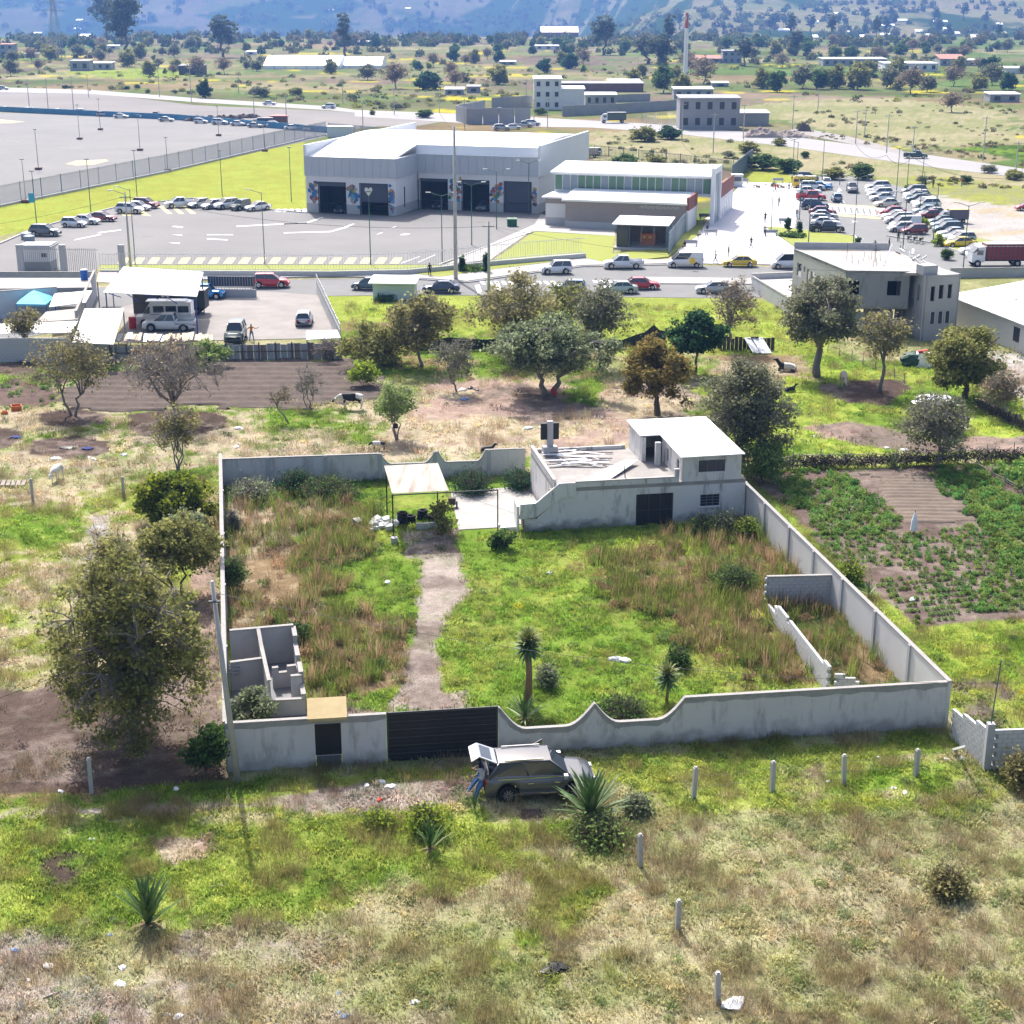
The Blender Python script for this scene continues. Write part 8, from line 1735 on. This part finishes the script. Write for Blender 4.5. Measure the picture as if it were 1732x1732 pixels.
def greenhouse(u0,u1,v,vt,label,dep=24,n=1):
 p0,p1=GT(u0,v),GT(u1,v);s=SY(p0);h=(v-vt)/s*.8;W=p1.x-p0.x;rt=empty('greenhouse',tuple(p0),label,'greenhouse');z0=p0.z
 m=12;k=MB();prof=[(0,0)]+[(dep*i/m,h*.3+h*.7*math.sin(math.pi*i/m))for i in range(m+1)]+[(dep,0)]
 A_=[(p0.x,p0.y+y,z0+z)for y,z in prof];B_=[(p1.x,p0.y+y,z0+z)for y,z in prof]
 for i in range(len(prof)-1):k.quad(A_[i],B_[i],B_[i+1],A_[i+1])
 k.poly(A_[::-1]);k.poly(B_);k.build('film_roof',ghouse,rt)
 for i in range(int(W/5)+1):k=MB();x=p0.x+W*i/(int(W/5));k.bar((x,p0.y-.15,z0),(x,p0.y-.15,z0+h*.3),.2);k.build('post',gf,rt)
greenhouse(446,574,118,92,'long bright white greenhouse in the fields at the left',40);greenhouse(574,646,116,95,'shorter right part of the bright white greenhouse',36)
fhouse(915,978,63,55,20,brk,M('pink_white_roof',(.62,.50,.48),.5),'hall with a long pink and white roof on the horizon',0,slope=5);fhouse(1392,1500,112,101,14,gwall,zincr,'long pale roofed sheds in front of the right hillside',8);fhouse(1496,1586,121,108,14,cream,zincr,'row of white and grey sheds right of the long sheds',6)
fhouse(1590,1634,112,101,12,gwall,redr,'building with a salmon red roof at the right',3,slope=2);fhouse(1636,1672,112,103,10,gwall,zincr,'grey house next to the salmon roof',2);fhouse(1682,1780,125,116,10,cream,whr,'long white wall building at the right edge',0);fhouse(1674,1724,174,161,7,gwall,whr,'small shed with a white roof in the right fields',2)
fhouse(1222,1254,107,87,8,gwall,gwall,'grey two storey house right of the mast',3,2);fhouse(1168,1220,107,100,8,gwall,redr,'low house with a red roof right of the mast',3,slope=1.5);fhouse(119,152,120,104,8,gwall,gwall,'grey shed in the left fields',2);fhouse(152,188,119,108,8,gwall,whr,'white roofed shed in the left fields',3);fhouse(303,344,127,112,9,M('dark_shed',(.09,.085,.08),.9),gwall,'dark shed before the eucalyptus at the left',1)
fhouse(0,24,96,76,8,gwall,redr,'grey and red house at the left edge',2,2);fhouse(182,200,83,78,6,cream,whr,'tiny white house under the tall eucalyptus',1);fhouse(40,62,98,92,6,cream,zincr,'tiny white shed at the far left',1);fhouse(753,784,162,153,6,gwall,whr,'small white roofed hut in the yellow fields',2);fhouse(790,812,158,148,6,gwall,gwall,'small grey hut beside the white roofed hut',1)
fhouse(846,872,110,105,8,gwall,zincr,'small sheet roofed house in the central fields',2);fhouse(905,950,84,78,8,cream,zincr,'pale houses in front of the pink roofed hall',3);fhouse(590,636,77,71,8,gwall,whr,'pale houses on the horizon right of the greenhouse tree',3);fhouse(416,432,93,88,6,cream,whr,'tiny white house left of the greenhouse',1);fhouse(1205,1232,398-250,142,5,gwall,zincr,'small grey hut among the fields right of the mast',1)
rr_=random.Random(9)
for i,(u,v,w)in enumerate([(90,26,28),(139,37,22),(131,53,12),(62,60,14),(238,38,14),(140,64,20),(120,70,10),(560,22,8),(690,20,9),(1328,54,22),(1494,46,36),(1527,38,16),(1592,40,26),(1416,26,8),(1382,40,6),(1500,62,20),(1556,56,14),(1604,52,16),(1440,58,10),(1380,66,8),(1690,44,8),(1650,66,12),(1570,64,10),(1620,60,8),(1460,66,8),(1283,62,8),(1700,60,8)]):
 if GT(u,v)is None:continue
 fhouse(u-w/2,u+w/2,v,v-(1.6 if u<1300 else 2.4),10 if u<1300 else 6,cream,whr,f'pale roof on the {"blue distant range" if u < 1300 else "right hillside"}, {["farthest left", "second from left", "lower left", "lowest left", "right of the left pair", "lowest under the eucalyptus", "beside the power pylon", "above the centre left", "above the centre", "like a white tent", "largest and brightest", "above the largest one", "long and thin", "highest", "small near the top centre", "wide and low", "right of the wide low one", "long in the village", "small left of the village", "tiny left", "far right high", "right lower", "tiny in the village", "tiny right in the village", "tiny near the plain", "nearest to the mast", "far right low"][i]}',0,slope=2)
# mast, pylon, far poles
p=GT(1158,150);h=(150-28)/SY(p);rt=empty('mast',tuple(p),'tall white mast with a red top and a small dish in the far fields','mast')
k=MB();k.tube([p,p+Vector((0,0,h*.8))],[.95,.75],8);k.build('lower_shaft',M('mast_white',(.8,.8,.8),.6),rt);k=MB();k.tube([p+Vector((0,0,h*.8)),p+Vector((0,0,h))],[.75,.5],8);k.build('red_top',M('mast_red',(.45,.1,.08),.6),rt);k=MB();k.tube([p+Vector((-1,-.5,h*.93)),p+Vector((-1,-.9,h*.93))],[1.0,.6],12);k.build('dish',whf,rt)
p=GT(97,98);h=100/SY(p)*1.05;rt=empty('power_pylon',tuple(p),'grey lattice power pylon rising at the upper left','pylon');pm=M('pylon_steel',(.30,.32,.34),.6);k=MB();bs_=3.2
lv=[0,.22,.4,.55,.68,.8,.9,1.0]
for a,b in zip(lv,lv[1:]):
 wa,wb=bs_*(1-a)**1.1+.6,bs_*(1-b)**1.1+.6
 for i in range(4):
  ca=[(-1,-1),(1,-1),(1,1),(-1,1)];A0=p+Vector((ca[i][0]*wa,ca[i][1]*wa,h*a));A1=p+Vector((ca[(i+1)%4][0]*wa,ca[(i+1)%4][1]*wa,h*a));B0_=p+Vector((ca[i][0]*wb,ca[i][1]*wb,h*b));B1_=p+Vector((ca[(i+1)%4][0]*wb,ca[(i+1)%4][1]*wb,h*b))
  k.bar(A0,B0_,.22);k.bar(A0,B1_,.14);k.bar(A1,B0_,.14);k.bar(B0_,B1_,.14)
k.build('lattice_tower',pm,rt)
for f in(.72,.84,.96):k=MB();k.bar(p+Vector((-7,0,h*f)),p+Vector((7,0,h*f)),.3);k.bar(p+Vector((-7,0,h*f)),p+Vector((0,0,h*f+1.5)),.14);k.bar(p+Vector((7,0,h*f)),p+Vector((0,0,h*f+1.5)),.14);k.build('crossarm',pm,rt)
for i,(u,v,vt)in enumerate([(1153,240,176),(1206,262,196),(1257,238,180),(1340,222,165),(1383,190,150),(1447,243,188),(1499,262,198),(1543,266,217),(1662,274,200),(1717,300,243),(1462,232,186),(1660,184,150),(743,190,140),(786,222,172),(580,176,135),(614,218,175),(667,196,152),(485,213,165),(404,160,132),(324,175,115),(270,165,108),(184,102,78),(430,194,160),(125,190,130),(82,188,135),(50,185,138),(150,165,128),(903,214,170),(926,218,170),(890,170,136)]):
 b=GT(u,v);h=(v-vt)/SY(b);rt=empty('road_pole',tuple(b),['pale pole left of the roadside house','pale pole by the pale road','pale pole at the annexe','pale pole behind the debris heap','far pole in the yellow field','pale pole at the fork of the dirt road','pale pole near the road fork','pale pole right of the fork','tall pale pole by the green field','pale pole at the right edge','second pole at the fork','far pole right','pole left of the ruin wall','pole at the ruin wall','pole below the greenhouse','pole at the cabin','pole in the vacant lot','pole above the soil heap','pole behind the big lot','pole in the vacant lot at the left','pole left of the round tree','distant pole under the eucalyptus','pole near the heaps','pole in the left row, third','pole in the left row, second','pole in the left row, first','pole beyond the left row','pole at the parked white cars','pole right of the parked cars','pole behind the grey wall'][i],'pole','poles along the far roads')
 rt['label']+=', thin against the fields'
 k=MB();k.tube([b,b+Vector((0,0,h))],[.14,.09],5);k.build('shaft',postm,rt);k=MB();k.bar(b+Vector((-.9,0,h*.95)),b+Vector((.9,0,h*.95)),.12);k.build('crossarm',postm,rt)
# heaps
def heap(u,v,w,hpx,m,label,seed,dep=.6):
 p=GT(u,v);s=SY(p);k=MB();r_=np.random.default_rng(seed);n,mm=34,14;W=w/s;H=hpx/s;vs=[]
 for j in range(mm):
  for i in range(n):
   x=(i/(n-1)-.5)*2;y=(j/(mm-1)-.5)*2;e=max(0,1-x*x)*max(0,1-y*y)
   z=H*e**.6*(.45+1.1*float(N3.f(x*9+seed,y*5+seed,2,3)))-.1;vs.append((p.x+x*W/2,p.y+y*W*dep/2,z))
 k.add(vs,[(j*n+i,j*n+i+1,(j+1)*n+i+1,(j+1)*n+i)for j in range(mm-1)for i in range(n-1)]);k.build('earth_heap',m,label=label,cat='heap')
dk=M('dark_earth',(.09,.07,.062),1,(.16,.125,.11),.5,.9,bump=1,bscale=2);db=M('debris',(.24,.19,.16),1,(.38,.32,.28),.6,.9,bump=1,bscale=2)
heap(345,207,70,9,dk,'dark earth heap at the left of the vacant lot',1,.3);heap(385,205,60,10,dk,'tallest dark earth heap in the vacant lot',2,.3);heap(420,202,50,7,dk,'low dark earth heap at the right of the vacant lot',3,.3);heap(310,204,30,6,dk,'small dark heap at the far left of the row',4,.3)
heap(1290,232,70,14,db,'brown debris heap left of the dirt road',5,.5);heap(1335,232,70,10,db,'paler debris heap nearest the dirt road',6,.5);heap(1360,224,24,12,dk,'dark heap with roots right of the debris',7,.5)
p=GT(473,213);rt=empty('red_stall',tuple(p),'small red roofed stall beside the dark truck in the vacant lot','stall');s=SY(p);k=MB();k.box(p.x,p.y,0,26/s,3,2.2);k.build('wall',brk,rt);k=MB();k.box(p.x,p.y,2.202,30/s,3.6,.2);k.build('roof',M('red_sheet',(.5,.12,.12),.6),rt)
boxtruck(446,214,182,PT['navy'],'dark truck parked beside the red roofed stall',.8,False)
# ---------------------------------------------------------------- grass, weeds and crops, spread by geometry nodes
GRM=MA('grass_blades',kind='INSTANCER',r=.9,transl=.5,spec=.05)
protos=bpy.data.collections.new('plant_kinds')
def proto(name,mb,mat=GRM):
 o=bpy.data.objects.new(name,mb.data(name,mat));protos.objects.link(o)
rp=random.Random(3)
def tuft(n,h,spread,w,lean=.35):
 k=MB()
 for i in range(n):
  a=rp.random()*6.28;r0=spread*rp.random()**.5*.5;x,y=r0*math.cos(a),r0*math.sin(a);hh=h*rp.uniform(.55,1.15);l=hh*lean*rp.uniform(.3,1.5);b=a+rp.gauss(0,.6)
  sx,sy=-math.sin(b)*w/2,math.cos(b)*w/2;mx,my=x+l*.35*math.cos(b),y+l*.35*math.sin(b)
  k.add([(x-sx,y-sy,0),(x+sx,y+sy,0),(mx+sx*.8,my+sy*.8,hh*.6),(mx-sx*.8,my-sy*.8,hh*.6),(x+l*math.cos(b),y+l*math.sin(b),hh)],[(0,1,2,3),(3,2,4)])
 return k
def clump(n,r,h,s):
 k=MB()
 for i in range(n):
  a=rp.random()*6.28;q=r*rp.random()**.5;z=h*rp.random()*(1-.5*(q/r)**2);c=Vector((q*math.cos(a),q*math.sin(a),z));d=Vector((rp.gauss(0,1),rp.gauss(0,1),rp.gauss(0,.7))).normalized();e=d.orthogonal().normalized();f=d.cross(e);s_=s*rp.uniform(.6,1.3)
  k.quad(c-e*s_*.7,c+f*s_*.4,c+e*s_*.7,c-f*s_*.4)
 return k
# instance index follows the alphabetical order of the names
proto('a_short_tuft',tuft(22,.11,.42,.022,.6));proto('b_mid_tuft',tuft(26,.24,.36,.022,.5));proto('c_tall_weed',tuft(30,.50,.5,.02,.6));proto('d_leafy_weed',clump(60,.24,.26,.075));proto('e_crop_plant',clump(70,.26,.34,.11));proto('f_wide_tuft',tuft(30,.16,.95,.045,.9));proto('g_twiggy_weed',tuft(40,.45,.5,.010,.6))
def gn_group():
 g=bpy.data.node_groups.new('spread','GeometryNodeTree');g.interface.new_socket('Geometry',in_out='INPUT',socket_type='NodeSocketGeometry');g.interface.new_socket('Geometry',in_out='OUTPUT',socket_type='NodeSocketGeometry')
 n=g.nodes;l=g.links;i=n.new('NodeGroupInput');o=n.new('NodeGroupOutput');ip=n.new('GeometryNodeInstanceOnPoints');ci=n.new('GeometryNodeCollectionInfo');ci.inputs[0].default_value=protos;ci.inputs['Separate Children'].default_value=True;ci.inputs['Reset Children'].default_value=True
 def na(name,t):a=n.new('GeometryNodeInputNamedAttribute');a.data_type=t;a.inputs[0].default_value=name;return a.outputs[0]
 l.new(i.outputs[0],ip.inputs['Points']);l.new(ci.outputs[0],ip.inputs['Instance']);ip.inputs['Pick Instance'].default_value=True
 l.new(na('idx','INT'),ip.inputs['Instance Index']);l.new(na('rot','FLOAT_VECTOR'),ip.inputs['Rotation']);l.new(na('scl','FLOAT_VECTOR'),ip.inputs['Scale']);l.new(ip.outputs[0],o.inputs[0]);return g
GG=gn_group()
def spread(name,P_,idx,scl,col,label=None,cat=None):
 n=len(P_);me=bpy.data.meshes.new(name);me.vertices.add(n);me.vertices.foreach_set('co',P_.astype(np.float32).ravel())
 a=me.attributes.new('idx','INT','POINT');a.data.foreach_set('value',idx.astype(np.int32))
 rt=np.stack([rng.normal(0,.08,n),rng.normal(0,.08,n),rng.uniform(0,6.28,n)],1);a=me.attributes.new('rot','FLOAT_VECTOR','POINT');a.data.foreach_set('vector',rt.astype(np.float32).ravel())
 a=me.attributes.new('scl','FLOAT_VECTOR','POINT');a.data.foreach_set('vector',scl.astype(np.float32).ravel())
 c4=np.ones((n,4),np.float32);c4[:,:3]=col;a=me.attributes.new('col','FLOAT_COLOR','POINT');a.data.foreach_set('color',c4.ravel())
 o=bpy.data.objects.new(name,me);sc.collection.objects.link(o);m=o.modifiers.new('spread','NODES');m.node_group=GG;o['kind']='stuff'
 if label:o['label']=label;o['category']=cat
NOG=[GP(p)for p in([(380,1121),(503,1112),(520,1212),(380,1222)],[(660,832),(905,818),(925,842),(880,900),(770,902)],[(876,898),(890,770),(1245,760),(1262,874)],[(822,1345),(835,1352),(1010,1330),(1005,1300),(830,1312)],[(1370,900),(1320,820),(1420,795),(1640,785),(1732,850),(1740,1035),(1560,1062),(1480,1005)],
  [(150,475),(575,480),(590,610),(120,618)],[(90,690),(110,640),(330,606),(600,608),(640,640),(640,672),(500,690),(360,688),(200,700)],[(-900,500),(190,500),(190,612),(-900,612)],[(1270,470),(1345,470),(1640,450),(2300,500),(2300,700),(1740,600),(1620,560),(1560,582),(1420,565),(1340,536)],[(715,945),(770,945),(785,1000),(745,1055),(735,1120),(745,1190),(690,1200),(692,1105),(714,1030)])]
TALL=[GP(p)for p in([(385,845),(470,835),(600,850),(640,900),(560,960),(560,1010),(640,1050),(690,1060),(690,1130),(650,1190),(520,1205),(505,1080),(390,1070)],[(990,950),(1150,900),(1280,890),(1370,1000),(1300,1060),(1400,1160),(1250,1175),(1150,1060),(1010,1020)],[(1310,1040),(1400,1035),(1530,1150),(1420,1165)])]
LUSH=[GP(p)for p in([(376,822),(886,800),(1260,866),(1590,1220),(390,1300)],[(870,890),(1260,870),(1320,940),(880,935)])]
def field(y0,y1,dens,tag_):
 ymid=(y0+y1)/2;hw_=.6 if y0<60 else.5 if y0<100 else.44;n=int(dens*(y1-y0)*(2*hw_*ymid))
 y=rng.uniform(y0,y1,n);x=rng.uniform(-hw_,hw_,n)*y
 ok=np.ones(n,bool)
 for P_ in NOG:ok&=sdist(x,y,P_)>.15
 x,y=x[ok],y[ok];col=land(x,y);lum=col.sum(1);green=col[:,1]/np.maximum(col[:,0],1e-3)
 p=np.where(green>1.08,1.0,np.where(green>.80,.75,.12));p=np.where(lum<.28,p*.25,p)
 cl=ss(.42,.6,N1.f(x+30,y,1.1,3));p=p*(.35+.65*cl);ok=rng.random(len(x))<p;x,y,col,green=x[ok],y[ok],col[ok],green[ok];n=len(x)
 tall=np.zeros(n,bool);lush=np.zeros(n,bool)
 for P_ in TALL:tall|=sdist(x,y,P_)+(N2.f(x,y,2,3)-.5)*5<0
 for P_ in LUSH:lush|=sdist(x,y,P_)<-.3
 u=rng.random(n);idx=np.where(u<.50,0,np.where(u<.74,5,np.where(u<.965,1,3)))
 wd_=N4.f(x,y,1.6,3);idx=np.where((wd_>.57)&(u>.5),6,idx);idx=np.where((wd_<.33)&(u>.85),3,idx)
 idx=np.where(lush&(u>.6),np.where(u>.93,3,1),idx);idx=np.where(tall,np.where(u<.3,2,np.where(u<.62,3,np.where(u<.84,6,1))),idx)
 s=rng.uniform(.6,1.35,n)*(1 if y0<60 else 1.15 if y0<100 else 1.5);z=terr(x,y)-.01
 c=1.65*col*rng.uniform(.72,1.35,(n,1))*np.stack([rng.uniform(.85,1.15,n),np.ones(n),rng.uniform(.8,1.1,n)],1)
 br=np.array([.30,.20,.12]);m=(idx==6)[:,None];c=np.where(m,c*.35+br*.55*rng.uniform(.6,1.2,(n,1)),c)
 m=(idx==2)[:,None];mix_=rng.random((n,1));c=np.where(m,np.where(mix_<.35,br*1.15,np.where(mix_<.7,C['ygr']*.9,C['grn']))*rng.uniform(.7,1.2,(n,1)),c)
 m=(idx==3)[:,None];br2=rng.random((n,1));c=np.where(m&tall[:,None]&(br2>.45),br*rng.uniform(.7,1.1,(n,1)),c);c=np.where(m&(br2<.3),np.array([.15,.21,.07])*rng.uniform(.7,1.5,(n,1)),c)
 fl=(rng.random(n)<.004)&(idx==3);c[fl]=C['yel']*1.3
 zz=s*rng.uniform(.7,1.2,n);zz=np.where(tall,zz*1.75,zz);s=np.where(tall,s*1.15,s)
 spread('grass',np.stack([x,y,z],1),idx,np.stack([s,s,zz],1),c);return n
tot=field(40,64,30,'n')+field(64,84,17,'a')+field(84,108,11,'b')+field(108,172,3.2,'m')
print('tufts',tot)
# the far wood that reads as one mass, along the end of the plain and on the slopes
def wood(n,u0,u1,v0,v1,s0,s1,name='distant_wood',k_=.5):
 pts=[];ss_=[]
 for _ in range(n):
  u,v=rnd.uniform(u0,u1),rnd.uniform(v0,v1);p=GT(u,v)
  if p is not None and N1.f(p.x,p.y,60,3)>k_:pts.append(tuple(p));ss_.append(rnd.uniform(s0,s1))
 a=np.array(pts);s=np.array(ss_)/.3;c=np.array([.075,.095,.04])*rng.uniform(.5,1.5,(len(a),1))*np.stack([rng.uniform(.8,1.5,len(a)),np.ones(len(a)),rng.uniform(.8,1.2,len(a))],1)
 spread(name,a,np.full(len(a),4),np.stack([s,s,s*1.25],1),c)
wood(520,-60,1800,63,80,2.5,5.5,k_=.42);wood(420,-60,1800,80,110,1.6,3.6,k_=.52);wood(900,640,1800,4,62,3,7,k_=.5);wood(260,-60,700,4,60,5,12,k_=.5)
def scrub(n,u0,u1,v0,v1,s0,s1,pal,k_,sc2=22):
 pts=[]
 while n>0:
  n-=1;p=G(rnd.uniform(u0,u1),rnd.uniform(v0,v1))
  if N2.f(p.x,p.y,sc2,3)>k_:pts.append(tuple(p))
 a=np.array(pts);bad=np.zeros(len(a),bool)
 for q in NOF:bad|=sdist(a[:,0],a[:,1],q)<1
 a=a[~bad];m=len(a);s=rng.uniform(s0,s1,m)/.3;c=np.array(pal)[rng.integers(0,len(pal),m)]*rng.uniform(.6,1.4,(m,1))
 spread('scrub',a,np.where(rng.random(m)<.5,3,4),np.stack([s*1.2,s*1.2,s],1),c)
NOF=[GP(q)for q in([(600,184),(860,194),(1140,210),(1340,228),(1520,253),(1740,285),(2300,380),(2300,415),(1740,305),(1600,288),(1470,270),(1330,250),(1140,228),(1000,218),(860,225),(600,230)],[(440,92),(650,92),(650,118),(440,118)],[(900,150),(1092,140),(1300,160),(1300,216),(1150,222),(900,215),(770,214),(770,195),(900,185)],[(-99,146),(330,160),(600,184),(600,210),(-99,180)],[(1420,222),(1352,214),(1530,254),(1530,264)],[(500,200),(985,215),(1010,270),(1240,285),(1260,312),(900,300),(500,240)])]
scrub(520,985,1800,228,320,.35,.9,[(.16,.14,.07),(.12,.13,.05),(.2,.17,.1)],.47)
scrub(1500,-60,1800,98,185,.5,1.6,[(.13,.15,.05),(.10,.12,.045),(.18,.16,.08),(.22,.23,.06)],.5,45)
scrub(260,1330,1800,180,260,.4,1.0,[(.16,.15,.08),(.12,.13,.05)],.5)
# rows of garden plants
def crops(name,px,row,step,prob,s0,ang,label):
 P_=GP(px);xs=[p.x for p in P_];ys=[p.y for p in P_];cx,cy=(min(xs)+max(xs))/2,(min(ys)+max(ys))/2;W=max(max(xs)-min(xs),max(ys)-min(ys))*.8;pts=[]
 for i in range(int(2*W/row)):
  for j in range(int(2*W/step)):
   a,b=-W+j*step+rng.normal(0,.08),-W+i*row+rng.normal(0,.06);pts.append((cx+a*math.cos(ang)-b*math.sin(ang),cy+a*math.sin(ang)+b*math.cos(ang)))
 pts=np.array(pts);d=sdist(pts[:,0],pts[:,1],P_)+(N2.f(pts[:,0],pts[:,1],2.5,3)-.5)*2.4;q=N3.f(pts[:,0],pts[:,1],1.8,3);ok=(d<0)&(q>.88-prob)&(rng.random(len(pts))<.35+prob*.65);pts=pts[ok];n=len(pts)
 s=s0*rng.uniform(.6,1.3,n);c=np.array([.135,.25,.06])*rng.uniform(.65,1.5,(n,1))*np.stack([rng.uniform(.8,1.5,n),np.ones(n),np.ones(n)],1)
 spread(name,np.stack([pts[:,0],pts[:,1],np.full(n,.03)],1),np.full(n,4),np.stack([s,s,s*1.1],1),c)
crops('crop_plants',[(1300,815),(1350,798),(1425,800),(1548,893),(1490,905),(1400,905),(1345,860)],.62,.36,.7,.95,.05,'')
crops('crop_plants',[(1580,800),(1650,788),(1750,860),(1760,975),(1690,955),(1650,890)],.6,.34,.8,1.05,.05,'')
crops('crop_plants',[(1370,905),(1550,895),(1665,885),(1740,965),(1490,968),(1400,935)],.7,.28,.66,.66,.02,'')
crops('crop_plants',[(1485,985),(1590,968),(1668,1030),(1560,1064),(1500,1015)],.8,.24,.72,.62,.25,'')
crops('crop_plants',[(1610,970),(1760,968),(1770,1040),(1665,1035)],.7,.26,.72,.8,.1,'')
crops('crop_plants',[(0,660),(90,620),(180,625),(100,690),(0,695)],.9,.5,.4,.8,.1,'')
crops('crop_plants',[(1690,800),(1760,790),(1790,830),(1730,835)],.7,.4,.8,2.2,.1,'')
# ---------------------------------------------------------------- hazy air between the camera and the hills
k=MB();k.prism([(-15000,-60),(15000,-60),(15000,9400),(-15000,9400)],-130,400)
hm=bpy.data.materials.new('haze_air');hm.use_nodes=True;nt=hm.node_tree;nt.nodes.remove(nt.nodes['Principled BSDF'])
pv=nt.nodes.new('ShaderNodeVolumePrincipled');pv.inputs['Color'].default_value=(.20,.41,.92,1);pv.inputs['Density'].default_value=.00016;pv.inputs['Anisotropy'].default_value=.3
nt.links.new(pv.outputs[0],nt.nodes['Material Output'].inputs['Volume'])
k.build('haze',hm,kind='stuff');bpy.data.objects['haze'].location=bpy.data.objects['haze'].location
